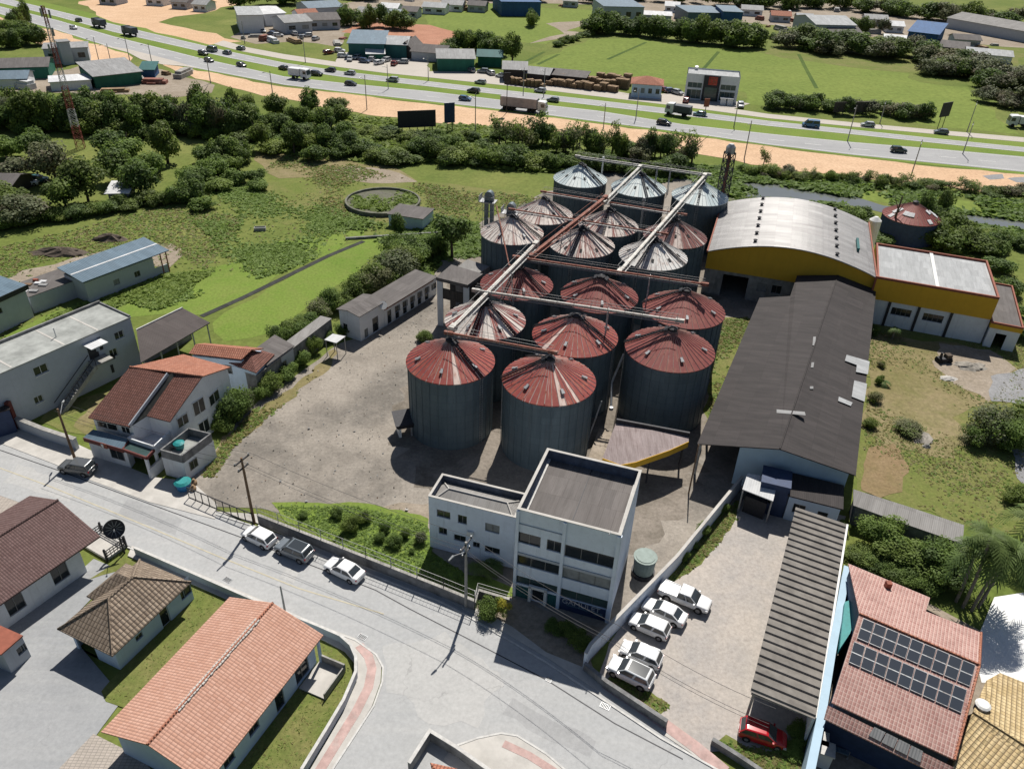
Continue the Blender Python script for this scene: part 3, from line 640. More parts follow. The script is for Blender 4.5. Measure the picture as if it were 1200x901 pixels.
kerbed('sidewalk', [(-40,498),(0,520),(65,545),(105,563),(175,589),(252,609),(255,592),(225,565),(180,560),(150,548),(110,530),(88,520),(40,497),(0,483),(-40,468)], 'sidewalk')
strip('red_path', [(709,802),(760,836),(815,876),(850,905)], 1.0, 0.145, 'redpath', 1)
kerbed('sidewalk', [(155,640),(300,701),(380,735),(417,749),(440,768),(447,782),(446,800),(436,828),(388,905),(362,905),(400,840),(418,800),(416,778),(404,764),(378,750),(290,714),(150,652)], 'sidewalk')
strip('red_path', [(421,757),(432,770),(436,784),(432,806),(418,834),(374,905)], 0.75, 0.145, 'redpath', 1)
strip('kerb', [(150,642),(300,703.5),(380,737),(417,751),(441,768),(449,783),(448,800),(438,828),(390,902)], 0.15, 0.16, 'kerb', 1)
kerbed('sidewalk', [(530,876),(560,866),(587,861),(605,864),(640,885),(665,905),(665,930),(560,930),(520,890)], 'sidewalk')
strip('red_path', [(590,872),(620,886),(650,905)], 0.6, 0.145, 'redpath', 1)
strip('kerb', [(528,877),(560,865.5),(587,860),(606,863),(640,884),(668,908)], 0.15, 0.16, 'kerb', 1)
# lower left plots
S('paved_lot', [(-40,760),(60,700),(110,655),(140,668),(75,735),(130,800),(150,812),(120,852),(100,880),(160,930),(-40,930)], 5, 'paved')
S('paver_drive', [(110,860),(170,890),(200,940),(60,940),(70,900)], 6, 'pavers')
S('garden_lawn', [(140,655),(165,658),(225,682),(262,698),(270,705),(150,830),(125,822),(118,810),(190,735),(170,690),(135,670),(105,680)], 6, 'lot_grass', 0.1, 1)
S('garden_lawn', [(376,752),(400,762),(412,776),(414,798),(398,838),(358,903),(250,903),(330,800)], 6, 'lot_grass', 0.1, 1)
S('corner_lot', [(500,890),(530,890),(575,905),(575,960),(480,960)], 6, 'dirt')
S('white_slab', [(1140,760),(1165,700),(1230,690),(1260,800),(1150,800)], 6, 'whiteslab')
S('house_plot', [(955,880),(990,700),(1000,660),(1300,690),(1300,1000),(940,1000)], 4, 'dirt')
S('house_garden', [(1000,575),(1060,592),(1150,622),(1200,640),(1200,700),(1150,740),(1000,660)], 4, 'meadow')
S('garden_lawn', [(60,480),(130,455),(150,460),(110,510),(80,506),(45,495)], 3, 'lot_grass', 0.2, 1)
S('garden_dirt', [(85,500),(118,465),(125,480),(105,510)], 4, 'drygrass', 0.2, 0.8)

S('road_patch', [(448,758),(520,742),(590,790),(560,850),(500,850),(460,810)], 7.5, 'street_pale', 0.5, 1)
S('road_patch', [(150,585),(215,610),(205,628),(140,603)], 7.5, 'street_dark', 0.15, 1)
S('road_patch', [(336,664),(352,670),(345,684),(328,678)], 7.5, 'street_pale', 0.1, .6)
S('road_patch', [(600,820),(700,870),(690,890),(590,838)], 7.5, 'street_dark', 0.2, 1)
S('road_patch', [(20,545),(90,566),(80,590),(5,566)], 7.5, 'street_pale', 0.25, 1)
def manhole(x, y, label, w=.8, d=.5):
    p = P(x, y); t = thing('drain_cover', label, 'drain cover', (p.x, p.y, Z*7+.02), rad(-27)); mb = MB(); mb.box(-w/2,-d/2,0,w/2,d/2,.02); mb.build('frame', 'steel', t); mb = MB()
    for i in range(6): mb.box(-w*.42+i*w*.15,-d*.4,.02,-w*.42+i*w*.15+w*.08,d*.4,.03)
    mb.build('grate', 'black', t)
manhole(267, 680, 'iron drain cover in the street below the parked white hatchback')
manhole(425, 747, 'iron drain cover in the road just outside the curved corner path')
manhole(709, 828, 'small drain cover at the kerb beside the red pavement')
manhole(643, 797, 'tiny dark cover inside the office shadow on the road', .5, .4)

S('silo_apron', [(462,505),(480,560),(540,590),(600,600),(700,640),(735,655),(800,600),(835,520),(842,400),(832,262),(640,238),(565,268),(522,340),(512,420),(480,450)], 2.6, 'apron', 1.3, 1.2)
for q in ([(822,84),(842,61)], [(936,64),(945,82),(957,104)], [(712,70),(757,50)], [(615,73),(638,61)], [(630,76),(655,64)]): strip('pasture_ditch', q, 1.3, Z*2+.013, 'darkgrass')
# ---------------------------------------------------------------- silos
def silo_wall_mat():
    k = NT('galvanised_silo_wall', 0.6, 0.15, 0.3); uv = k.tc('UV')
    n = k.ramp(k.noise(k.mapping(uv, (0.7, 0.12, 1)), 1.0, 6, 0.7), 0.3, 0.75)
    c = k.mix(n, (0.074, 0.106, 0.126), (0.132, 0.170, 0.188))
    ring = k.n('ShaderNodeTexBrick'); k.l(uv, ring.inputs['Vector']); ring.offset = 0.5; ring.inputs['Scale'].default_value = 1
    ring.inputs['Brick Width'].default_value = 2.6; ring.inputs['Row Height'].default_value = 0.92; ring.inputs['Mortar Size'].default_value = 0.02
    ring.inputs['Color1'].default_value = (0.80, 0.80, 0.80, 1); ring.inputs['Color2'].default_value = (1, 1, 1, 1); ring.inputs['Mortar'].default_value = (0.6, 0.6, 0.6, 1)
    x = k.n('ShaderNodeMix', data_type='RGBA', blend_type='MULTIPLY'); x.inputs[0].default_value = 0.7
    k.l(c, x.inputs[6]); k.l(ring.outputs['Color'], x.inputs[7])
    st = k.ramp(k.noise(k.mapping(uv, (2.2, 0.10, 1)), 1.0, 6, 0.75), 0.56, 0.8)
    k.color(k.mix(k.math('MULTIPLY', st, 0.5), x.outputs[2], (0.10, 0.075, 0.06)))
    wv = k.n('ShaderNodeTexWave', wave_type='BANDS', bands_direction='Y'); k.l(uv, wv.inputs['Vector']); wv.inputs['Scale'].default_value = 2*math.pi/20/0.11
    k.bump(wv.outputs['Fac'], 0.4, 0.03)
    return k.m
M['silowall'] = silo_wall_mat()
def silo_roof_mat(name, red, bare, white_share, streak_lo, edge=0.5, rust=None):
    """UV: u counts roof sheets, v = metres from the apex. Whole sheets have lost or kept their red paint; bare metal shows in streaks."""
    k = NT(name, 0.6, 0.1, 0.35); uv = k.tc('UV'); sep = k.n('ShaderNodeSeparateXYZ'); k.l(uv, sep.inputs[0])
    fl = k.math('FLOOR', sep.outputs['X']); inf = k.n('ShaderNodeObjectInfo')
    wn = k.n('ShaderNodeTexWhiteNoise', noise_dimensions='2D')
    cmb = k.n('ShaderNodeCombineXYZ'); k.l(fl, cmb.inputs[0]); k.l(k.math('MULTIPLY', inf.outputs['Random'], 97.0), cmb.inputs[1]); k.l(cmb.outputs[0], wn.inputs['Vector'])
    run = k.noise(k.mapping(uv, (0.10, 0.0, 1)), 1.0, 2)            # neighbouring sheets weather alike
    sheet_f = k.math('ADD', k.math('MULTIPLY', wn.outputs['Value'], 0.55), k.math('MULTIPLY', run, 0.45))
    redc = k.mix(k.ramp(k.noise(k.mapping(uv, (0.9, 0.5, 1)), 1.2, 5), 0.3, 0.7), tuple(c*0.78 for c in red), red)
    bar = k.mix(k.ramp(k.noise(k.mapping(uv, (1.5, 0.3, 1)), 1.0, 5), 0.3, 0.7), tuple(c*0.72 for c in bare), bare)
    whole = k.math('LESS_THAN', sheet_f, white_share)
    st = k.ramp(k.noise(k.mapping(uv, (2.6, 0.16, 1)), 1.0, 5, 0.7), streak_lo, streak_lo+0.08)
    st = k.math('MULTIPLY', st, k.ramp(sep.outputs['Y'], edge, edge+2.2))
    seam = k.math('FRACT', sep.outputs['X']); seam = k.math('GREATER_THAN', k.math('ABSOLUTE', k.math('SUBTRACT', seam, 0.5)), 0.44)
    ringn = k.math('MULTIPLY', k.math('GREATER_THAN', k.noise(k.mapping(uv, (0.6, 1.0, 1)), 1.0, 3), 0.36), seam)
    f = k.math('MAXIMUM', k.math('MAXIMUM', whole, st), k.math('MULTIPLY', ringn, 0.95))
    c = k.mix(f, redc, bar)
    if rust: c = k.mix(k.math('MULTIPLY', k.ramp(k.noise(k.mapping(uv, (0.8, 0.5, 1)), 1.6, 6, 0.75), 0.48, 0.64), 0.65), c, rust)
    k.color(c); return k.m
M['roof_red'] = silo_roof_mat('red_silo_roof', (0.27, 0.050, 0.042), (0.66, 0.53, 0.47), 0.22, 0.60, 0.8, (0.33, 0.12, 0.07))
M['roof_deep'] = silo_roof_mat('dark_red_silo_roof', (0.21, 0.050, 0.044), (0.50, 0.33, 0.28), 0.17, 0.64, 1.5, (0.26, 0.10, 0.07))
M['roof_half'] = silo_roof_mat('half_bare_silo_roof', (0.24, 0.052, 0.042), (0.64, 0.58, 0.53), 0.44, 0.50, 0.3)
M['roof_worn'] = silo_roof_mat('worn_silo_roof', (0.22, 0.055, 0.045), (0.68, 0.62, 0.57), 0.52, 0.46, 0.0, (0.20, 0.10, 0.075))
M['roof_rust'] = silo_roof_mat('rusted_silo_roof', (0.17, 0.05, 0.042), (0.52, 0.44, 0.40), 0.36, 0.53, 0.0, (0.15, 0.055, 0.04))
M['roof_bare'] = silo_roof_mat('bare_silo_roof', (0.48, 0.46, 0.44), (0.72, 0.71, 0.68), 0.5, 0.48, 0.0, (0.30, 0.19, 0.15))
M['roof_galv'] = silo_roof_mat('galvanised_silo_roof', (0.46, 0.55, 0.57), (0.66, 0.71, 0.70), 0.5, 0.5, 0.0)
WALL_H, APEX, R_W, R_E = 9.0, 11.75, 4.82, 5.0
def silo_meshes():
    n = 60; mb = MB(); circ = 2*math.pi*R_W
    for i in range(n):
        a, b = 2*math.pi*i/n, 2*math.pi*(i+1)/n
        p = [(R_W*math.cos(a), R_W*math.sin(a)), (R_W*math.cos(b), R_W*math.sin(b))]
        mb.add([(*p[0],0), (*p[1],0), (*p[1],WALL_H), (*p[0],WALL_H)], 0, [(circ*i/n,0),(circ*(i+1)/n,0),(circ*(i+1)/n,WALL_H),(circ*i/n,WALL_H)])
    for i in range(30):                                            # wall stiffeners
        a = 2*math.pi*(i+0.5)/30; c, s = math.cos(a), math.sin(a)
        mb.beam((R_W*c+0.03*c, R_W*s+0.03*s, 0), (R_W*c+0.03*c, R_W*s+0.03*s, WALL_H-0.05), 0.08, 0.04, 1, up=(c, s, 0))
    me = mb.build('tmp', ['silowall', 'silowall']); w = me.data; bpy.data.objects.remove(me)
    roofs = {}
    mb = MB(); N = 40; sl = math.hypot(R_E, APEX-WALL_H)
    rt = 0.45; zt = APEX - (APEX-WALL_H)*rt/R_E
    for i in range(N):
        a, b = 2*math.pi*i/N, 2*math.pi*(i+1)/N; m = (a+b)/2
        r3 = lambda an, r, dz=0.0: (r*math.cos(an), r*math.sin(an), APEX - (APEX-WALL_H)*r/R_E + dz)
        nr = 4
        for j in range(nr):
            r0, r1 = rt+(R_E-rt)*j/nr, rt+(R_E-rt)*(j+1)/nr
            mb.add([r3(a, r1), r3(b, r1), r3(b, r0), r3(a, r0)], 0, [(i, sl*r1/R_E), (i+1, sl*r1/R_E), (i+1, sl*r0/R_E), (i, sl*r0/R_E)])
        w0, w1 = 0.05/R_E, 0.05/rt*0.6                              # standing seam between two sheets
        q = [r3(a-w0, R_E), r3(a, R_E, 0.075), r3(a+w0, R_E), r3(a-w1, rt), r3(a, rt, 0.06), r3(a+w1, rt)]
        for f in ((0,1,4,3), (1,2,5,4)):
            mb.add([q[x] for x in f], 0, [(i+0.01, sl), (i+0.02, sl), (i+0.02, 0.3), (i+0.01, 0.3)])
        mb.add([r3(a, R_E), (R_E*math.cos(a), R_E*math.sin(a), WALL_H-0.10), (R_E*math.cos(b), R_E*math.sin(b), WALL_H-0.10), r3(b, R_E)], 0, [(i, sl), (i, sl+.1), (i+1, sl+.1), (i+1, sl)])
        mb.add([(R_E*math.cos(a), R_E*math.sin(a), WALL_H-0.10), (R_W*math.cos(a), R_W*math.sin(a), WALL_H-0.10), (R_W*math.cos(b), R_W*math.sin(b), WALL_H-0.10), (R_E*math.cos(b), R_E*math.sin(b), WALL_H-0.10)], 0, [(i, sl)]*4)
    base = mb
    for r in ('roof_red','roof_deep','roof_half','roof_worn','roof_rust','roof_bare','roof_galv'):
        o = base.build('tmp', r); roofs[r] = o.data; bpy.data.objects.remove(o)
    mb = MB(); mb.tube((0,0,zt-0.1), (0,0,zt+0.28), 0.5, 0.5, 14); mb.tube((0,0,zt+0.28), (0,0,zt+0.5), 0.55, 0.15, 14); o = mb.build('tmp', 'dark'); cap = o.data; bpy.data.objects.remove(o)
    sx = -(APEX-WALL_H)/R_E; al = math.atan(sx)
    mb = MB(); mb.box(-0.24,-0.14,-0.03,0.20,0.14,0.17); mb.box(0.10,-0.17,0.09,0.38,0.17,0.23); o = mb.build('tmp', 'steel'); vent = o.data; bpy.data.objects.remove(o)
    mb = MB(); mb.box(-0.30,-0.18,-0.02,0.30,0.18,0.035); o = mb.build('tmp', 'black'); hole = o.data; bpy.data.objects.remove(o)
    sp = MB(); L = math.hypot(R_E-0.4, (APEX-WALL_H)*(R_E-0.4)/R_E)
    sp.box(0,-0.20,0.07,L,-0.13,0.20); sp.box(0,0.13,0.07,L,0.20,0.20)
    for i in range(int(L/0.35)): sp.box(0.1+i*0.35,-0.13,0.12,0.15+i*0.35,0.13,0.17)
    sp.box(0,-0.5,0.05,0.4,0.5,0.28); o = sp.build('tmp', 'dark'); lad = o.data; bpy.data.objects.remove(o)
    wl = MB(); wl.box(0,-0.22,0,0.05,-0.18,WALL_H); wl.box(0,0.18,0,0.05,0.22,WALL_H)
    for i in range(28): wl.box(0,-0.18,0.2+i*0.31,0.04,0.18,0.24+i*0.31)
    o = wl.build('tmp', 'steel'); wlad = o.data; bpy.data.objects.remove(o)
    return w, roofs, cap, vent, hole, lad, wlad, al, rt, zt
SM = silo_meshes()
def make_silo(c, roof, label, vents, ladders, rot=0.0, big=1.0):
    w, roofs, cap, vent, hole, lad, wlad, al, rt, zt = SM
    t = thing('grain_silo', label, 'silo', (c[0], c[1], 0), rot, 'cone roofed grain silos of the factory yard'); t.scale = (big, big, 1)
    link('wall', w, t); r = link('roof', roofs[roof], t); link('cap', cap, t)
    for a, rr, op in vents:
        a = rad(a) - rot; z = APEX - (APEX-WALL_H)*rr/R_E
        v = link('hatch' if op else 'vent', hole if op else vent, t, (rr*math.cos(a), rr*math.sin(a), z+0.02)); v.rotation_euler = (0, -al, a)
    for a in ladders:
        a = rad(a) - rot
        v = link('roof_ladder', lad, t, (rt*math.cos(a), rt*math.sin(a), zt)); v.rotation_euler = (0, -al, a)
    a = rad(ladders[0]) - rot if ladders else 0
    link('wall_ladder', wlad, t, (R_W*1.015*math.cos(a), R_W*1.015*math.sin(a), 0), a)
    return t
U1 = Vector((10.95, -2.95, 0))
def V5(a0, holes=False, rr=3.6, k=6): return [(a0 + 360/k*i, rr, holes) for i in range(k)]
silos = [
 ((-7.0, 74.5), 'roof_red', 'bright red roofed silo closest to the gravel drive, left of the other front silo', V5(-100), (-42, 60), 1.0),
 ((4.0, 71.4), 'roof_red', 'red roofed silo right behind the two storey annex and flat roofed office', V5(-70), (-178, 118), 1.03),
 ((18.3, 79.0), 'roof_deep', 'dark red roofed silo behind the stained canopy with the yellow fascia', V5(-80), (168, 60), 1.05),
 ((-3.6, 84.2), 'roof_half', 'silo whose roof is half white half pink, under the long pale conveyor', V5(-60), (-42, -108), 1.0),
 ((7.3, 81.3), 'roof_red', 'red roofed silo with whitened sheets at its edges, midway in the second row', V5(-110), (-30, 160), 1.03),
 ((21.6, 89.2), 'roof_deep', 'plain dark red roofed silo beside the big grey warehouse roof', V5(-95), (165,), 1.05),
 ((0.1, 94.6), 'roof_deep', 'dull red roofed silo just in front of the twin bucket elevators', V5(-75), (-112, -35), 0.98),
 ((11.0, 92.2), 'roof_deep', 'dull red roofed silo in the middle of the third row', V5(-90), (-28, 168), 1.02),
 ((-0.9, 112.4), 'roof_worn', 'streaky rust and white roofed silo directly behind the twin bucket elevators', V5(-60), (-25,), 0.97),
 ((9.6, 108.8), 'roof_worn', 'pale streaked silo under the red conveyor, in the middle of the fourth row', V5(-60, True, 3.9, 10), (-112, -20), 0.98),
 ((19.8, 105.6), 'roof_bare', 'bare whitish roofed silo under the lower end of the steep pale conveyor', V5(-60, True, 3.6, 9), (-125, -35), 1.0),
 ((4.0, 120.7), 'roof_worn', 'red and white sheeted silo beyond the fourth row, left of the red conveyor head', V5(-60, True, 3.2, 11), (-30,), 0.95),
 ((14.2, 116.9), 'roof_worn', 'white and rust roofed silo in front of the middle metallic silo', V5(-60, True, 3.2, 11), (-105, -25), 0.95),
 ((24.2, 113.5), 'roof_rust', 'heavily rusted brown roofed silo in front of the right metallic silo', V5(-60, True, 3.0, 9), (-160,), 0.98),
 ((10.9, 138.9), 'roof_galv', 'bluish metal roofed silo with a ring of square hatches, leftmost of the farthest three', V5(-80, True, 3.2, 11), (-40,), 0.98),
 ((21.1, 135.2), 'roof_galv', 'bluish metal roofed silo in the middle of the farthest three', V5(-70, True, 3.2, 9), (-80, -40), 0.98),
 ((31.4, 132.1), 'roof_galv', 'bluish metal roofed silo beside the dark lattice tower and arched hall', V5(-60, True, 3.2, 8), (-105,), 0.98),
]
for i, (c, r, lab, v, l, b) in enumerate(silos): make_silo(c, r, lab, v, l, i*1.3, b)

# conveyors over the silo tops
def conveyor(label, a, b, w, mat, posts=(), side='frame', cat='conveyor'):
    a, b = Vector(a), Vector(b); t = thing('conveyor', label, cat, (a.x, a.y, 0), 0, 'conveyors over the silo roofs')
    mb = MB(); mb.beam(a, b, w, w*0.8); mb.build('duct', mat, t, world=True)
    d = (b-a).normalized(); s = d.cross(Vector((0,0,1))).normalized(); L = (b-a).length
    for e in (-1, 1):
        r = MB(); o = s*e*(w/2+0.22)
        r.beam(a+o+Vector((0,0,0.75)), b+o+Vector((0,0,0.6)), 0.035, 0.035)
        for i in range(int(L/2)+1):
            p = a + d*min(L, i*2); r.beam(p+o+Vector((0,0,-0.3)), p+o+Vector((0,0,0.6)), 0.035, 0.035)
        r.beam(a+o*0.8+Vector((0,0,-0.3)), b+o*0.8+Vector((0,0,-0.3)), 0.2, 0.04)
        r.build('walkway_rail', side, t, world=True)
    for f, zb in posts:
        p = a + (b-a)*f; q = MB()
        for e in (-1, 1):
            q.beam(p+s*e*0.5, Vector((p.x, p.y, zb))+s*e*0.9, 0.1, 0.1)
        n = max(1, int((p.z-zb)/1.6))
        for i in range(n):
            z0, z1 = zb+(p.z-zb)*i/n, zb+(p.z-zb)*(i+1)/n
            q.beam(Vector((p.x,p.y,z0))+s*0.8, Vector((p.x,p.y,z1))-s*0.7, 0.06, 0.06)
        q.build('trestle', 'steel', t, world=True)
    for p in (a, b):
        h = MB(); h.beam(p-d*0.5, p+d*0.5, w*1.5, w*1.5); h.build('drive_housing', mat, t, world=True)
    return t
def over(i, j, dz, e0=1.0, e1=1.0):
    a = Vector((*silos[i][0], APEX+dz)); b = Vector((*silos[j][0], APEX+dz)); d = (b-a).normalized(); return a-d*e0, b+d*e1
conveyor('short rusty conveyor linking the two red roofs nearest the street', *over(0, 1, 0.75, 0.2, 0.2), 0.24, 'rustpipe')
conveyor('pale straight conveyor across the second row of red roofs', *over(3, 2, 1.1, 1.2, 0.6), 0.27, 'palepipe', ((0.66, 8),))
conveyor('dull red straight conveyor across the third row of roofs', *over(6, 5, 1.1, 0.2, 2.0), 0.27, 'rustpipe', ((0.72, 8),))
conveyor('thin rusty conveyor over the streaked fourth row', *over(8, 10, 0.9, 0.2, 1.2), 0.2, 'rustpipe')
conveyor('thin rusty conveyor in front of the metallic silos', *over(11, 13, 0.9, 0.2, 0.8), 0.2, 'rustpipe')
conveyor('pale grey conveyor bridging the three metallic silos', *over(14, 16, 1.2, 0.8, 0.8), 0.27, 'palepipe', ((0.62, 8), (0.72, 8)))
conveyor('long pale sloping conveyor rising over the white and pink roof', P(531,384,12.3), P(628,286,13.4), 0.45, 'palepipe', ((0.62, 8.5),))
conveyor('red sloping conveyor with railings over the streaked roofs', P(622,300,12.8), P(709,232,13.6), 0.45, 'rustpipe', ((0.45, 8.5),), 'rustpipe')
conveyor('pale sloping conveyor reaching the middle metallic silo', P(708,237,13.2), P(750,196,13.8), 0.4, 'palepipe', ())
conveyor('steep pale conveyor from the bare roof to the right metallic silo', P(727,318,11.8), P(826,206,14.0), 0.45, 'palepipe', ((0.35, 8.5), (0.6, 8.5)))
# bucket elevators and lattice tower
def elevator(label, base, h, mat, r=0.5, head=True):
    p = P(*base); t = thing('bucket_elevator', label, 'elevator', (p.x, p.y, 0), rad(-15))
    for s in (-0.45, 0.45):
        mb = MB(); mb.box(s-0.28, -0.3, 0, s+0.28, 0.3, h-1.0); mb.build('elevator_leg', mat, t)
    mb = MB()
    for i in range(int(h/1.2)):
        z = 0.6+i*1.2
        for s in (-0.9, 0.9): mb.box(s-0.03, -0.5, z-0.6, s+0.03, -0.44, z+0.6)
        mb.box(-0.9, -0.5, z, 0.9, -0.44, z+0.06)
    mb.build('elevator_cage', 'steel', t)
    if head:
        mb = MB(); n = 10; prof = [(-0.7, h-1.2)] + [(-0.7*math.cos(math.pi*i/n), h-0.6+0.8*math.sin(math.pi*i/n)) for i in range(n+1)] + [(0.7, h-1.2)]
        for q in (-0.5, 0.5): mb.add([(x, q, z) for x, z in prof])
        for i in range(len(prof)): j = (i+1) % len(prof); mb.add([(prof[i][0],-0.5,prof[i][1]), (prof[j][0],-0.5,prof[j][1]), (prof[j][0],0.5,prof[j][1]), (prof[i][0],0.5,prof[i][1])])
        mb.build('elevator_head', mat, t)
        pl = MB(); pl.box(-1.5,-0.9,h-1.5,1.1,0.9,h-1.42); pl.box(-1.5,-0.9,h-0.6,1.1,-0.86,h-0.56); pl.box(-1.5,-0.9,h-1.42,-1.46,0.9,h-0.56); pl.build('platform', 'steel', t)
    return t
M['elev'] = plain('blue_grey_steel', (0.13, 0.16, 0.18), 0.5, 0.3, 0.3, 2)
elevator('taller blue grey bucket elevator with a rounded head and side platform', (572,316), 13.2, 'elev')
elevator('shorter dark bucket elevator beside the taller rounded one', (597,312), 10.8, 'elev')
p = P(836,284); t = thing('lattice_tower', 'dark lattice elevator tower between the right metallic silo and arched hall', 'tower', (p.x, p.y, 0), 0.3)
lattice('tower_frame', 'dark', t, 1.7, 1.4, 16.4, 1.4, 0.10); mb = MB(); mb.tube((0,0,16.2),(0,0,17.3),0.8,0.8,10); mb.tube((0,0,17.3),(0,0,17.8),0.8,0.4,10); mb.build('tower_head', 'steel', t)
mb = MB(); mb.tube((0,0,0.0),(0,0,16.2),0.28,0.28,8); mb.build('elevator_leg', 'rustpipe', t)
for (bx, h, lab) in (((700,258), 11.6, 'thin steel pipe mast standing between the streaked roofs'), ((745,308), 11.0, 'thin steel pipe mast beside the steep pale conveyor'), ((470,-999),0,'')):
    if h:
        p = P(*bx); t = thing('pipe_mast', lab, 'mast', (p.x,p.y,0)); mb = MB(); mb.tube((0,0,0),(0,0,h),0.16,0.16,8); mb.build('pole', 'steel', t); mb = MB(); mb.tube((0,0,h),(0,0,h+0.5),0.35,0.2,8); mb.build('cowl', 'steel', t)
# drop pipes between the silos
def pipe(label, pts, r, mat):
    t = thing('drop_pipe', label, 'pipe', (pts[0].x, pts[0].y, 0)); mb = MB()
    for a, b in zip(pts, pts[1:]): mb.tube(a, b, r, r, 8)
    mb.build('pipe_run', mat, t, world=True)
    mb = MB(); mb.tube(pts[-1]-Vector((0,0,0.0)), pts[-1]+Vector((0,0,0.35)), r*1.8, r*1.8, 8); mb.build('collar', mat, t, world=True)
pipe('pale leaning drop pipe between the two nearest red roofs and the dark red roof', [P(731,415,8.0), P(717,448,4.6), P(716,480,2.4)], 0.14, 'steel')
pipe('thin diagonal rusty pipe running up to the shorter bucket elevator', [P(582,242,12.0), P(597,313,8.0)], 0.1, 'rustpipe')
pipe('pale handrailed pipe left of the stained canopy', [P(705,470,4.6), P(690,512,0.4)], 0.10, 'steel')
# round tank behind the yellow building
p = P(1070,288, 0); t = thing('round_tank', 'low dark tank with a torn rusty cone roof behind the yellow hall', 'tank', (p.x, p.y+4, 0))
mb = MB()
for i in range(32):
    a, b = 2*math.pi*i/32, 2*math.pi*(i+1)/32; mb.add([(5*math.cos(a),5*math.sin(a),0),(5*math.cos(b),5*math.sin(b),0),(5*math.cos(b),5*math.sin(b),4.2),(5*math.cos(a),5*math.sin(a),4.2)])
mb.build('wall', 'navy', t)
r = link('roof', SM[1]['roof_deep'], t, (0,0,4.2-WALL_H)); r.scale = (1.02, 1.02, 1.0)
link('cap', SM[2], t, (0,0,4.2-WALL_H))
for i in range(14):
    a = random.uniform(0, 6.28); rr = random.uniform(2.5, 4.6); v = MB(); v.box(-0.5,-0.4,-0.03,0.5,0.4,0.06); o = v.build('loose_sheet', 'whitesheet', t); o.location = (rr*math.cos(a), rr*math.sin(a), 4.2+APEX-WALL_H-(APEX-WALL_H)*rr/R_E+0.1); o.rotation_euler = (0, -SM[7], a)
# discharge hood at the foot of the first silo
t = thing('discharge_hood', 'dark discharge hood with a white door at the foot of the front red silo', 'hood', (-12.2, 72.6, 0), rad(20))
mb = MB(); mb.faces([(-1.3,-1.1,1.9),(1.2,-1.1,1.9),(1.2,1.1,2.6),(-1.3,1.1,2.6),(-1.0,-.9,1.3),(1.2,-.9,1.3),(1.2,1.1,1.6),(-1.0,1.1,1.6)], [(0,1,2,3),(7,6,5,4),(0,4,5,1),(1,5,6,2),(2,6,7,3),(3,7,4,0)]); mb.build('hood_shell', 'dark', t)
mb = MB(); mb.box(-.9,-.8,0,-.6,1.0,1.35); mb.build('door', 'whiteframe', t); mb = MB(); mb.box(.5,-.8,0,.7,-.6,1.4); mb.build('leg', 'steel', t)
# ---------------------------------------------------------------- office block and annex
loc, r, W, D = frame3((606.3,596.3), (727.5,627.5), (642.5,525.8), 10.5)
t = thing('office_building', 'three storey pale office block with ribbon windows and a flat fibre cement roof', 'building', loc, r)
h = 10.5; m = W*0.475
ops = {'front': [(0.15,6.75,2.2,8.0), (2.75,6.75,m-0.15,8.0), (m+0.15,6.55,W-0.2,7.95), (0.15,4.1,m-0.15,5.3), (m+0.15,3.95,W-0.2,5.25),
                 (0.15,1.75,m-0.15,2.7,'w','frame','greenglass'), (m+0.15,1.55,W-0.2,2.65,'w','frame','greenglass'), (1.7,0.05,2.9,1.7,'d','whiteframe')],
       'left': [(2.0,6.8,3.4,7.9),(5.5,6.8,6.9,7.9)], 'right': [], 'back': [(1.5,6.6,3.5,7.8),(5.5,6.6,7.5,7.8),(1.5,3.6,3.5,4.8)]}
walls(t, W, D, h-1.3, 'office', ops)
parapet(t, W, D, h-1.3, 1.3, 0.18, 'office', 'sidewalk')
mb = MB()
for x in (-0.04, m-0.14, W-0.24): mb.box(x, -0.16, 0, x+0.28, -0.003, h-0.1)
for x in (W+0.003,): mb.box(x, -0.1, 0, x+0.12, 0.2, h-0.1)
mb.build('pilaster', 'office', t)
mb = MB(); mb.box(0.25,-0.10,5.36,m-0.15,-0.003,5.62); mb.box(m+0.15,-0.10,5.32,W-0.25,-0.003,5.58); mb.box(0.25,-0.08,8.95,m-0.15,-0.003,9.0); mb.build('facade_band', 'greywall', t)
mb = MB(); mb.slab([(0.18,0.18,h-1.55),(W-0.18,0.18,h-1.55),(W-0.18,D-0.18,h-1.05),(0.18,D-0.18,h-1.05)], 0.1); mb.build('roof', 'officeroof', t)
mb = MB(); mb.slab([(W*0.5-0.05,0.2,h-1.535),(W*0.5+0.02,0.2,h-1.535),(W*0.5+0.02,D-0.2,h-1.035),(W*0.5-0.05,D-0.2,h-1.035)], 0.02); mb.build('roof_joint', 'dark', t)
mb = MB()
for x0, x1 in ((0.2,0.48),(W-0.42,W-0.2)): mb.slab([(x0,0.2,h-1.45),(x1,0.2,h-1.45),(x1,D-0.2,h-0.95),(x0,D-0.2,h-0.95)], 0.05)
mb.build('gutter', 'kerb', t)
mb = MB(); mb.box(1.45,-0.25,0,1.7,-0.005,2.0); mb.box(2.9,-0.25,0,3.15,-0.005,2.0); mb.box(1.45,-0.25,1.75,3.15,-0.005,2.05); mb.build('door_surround', 'whiteframe', t)
for x0, x1, mm in ((0.25,1.4,'tealshed'),(3.2,m-0.18,'tealshed'),(m+0.18,W-0.3,'navy')):
    mb = MB(); mb.box(x0,-0.03,0.05,x1,-0.004,1.5); mb.build('shopfront_panel', mm, t)
text_part('GAMULET', 0.78, 'whitesheet', t, (m+2.1,-0.06,0.95), (rad(90),0,0))
mb = MB(); mb.box(m+3.3,-0.05,0.5,m+4.1,-0.035,0.9); mb.box(m+0.8,-0.05,0.72,m+3.2,-0.035,0.86); mb.build('lettering', 'bluesheet', t)
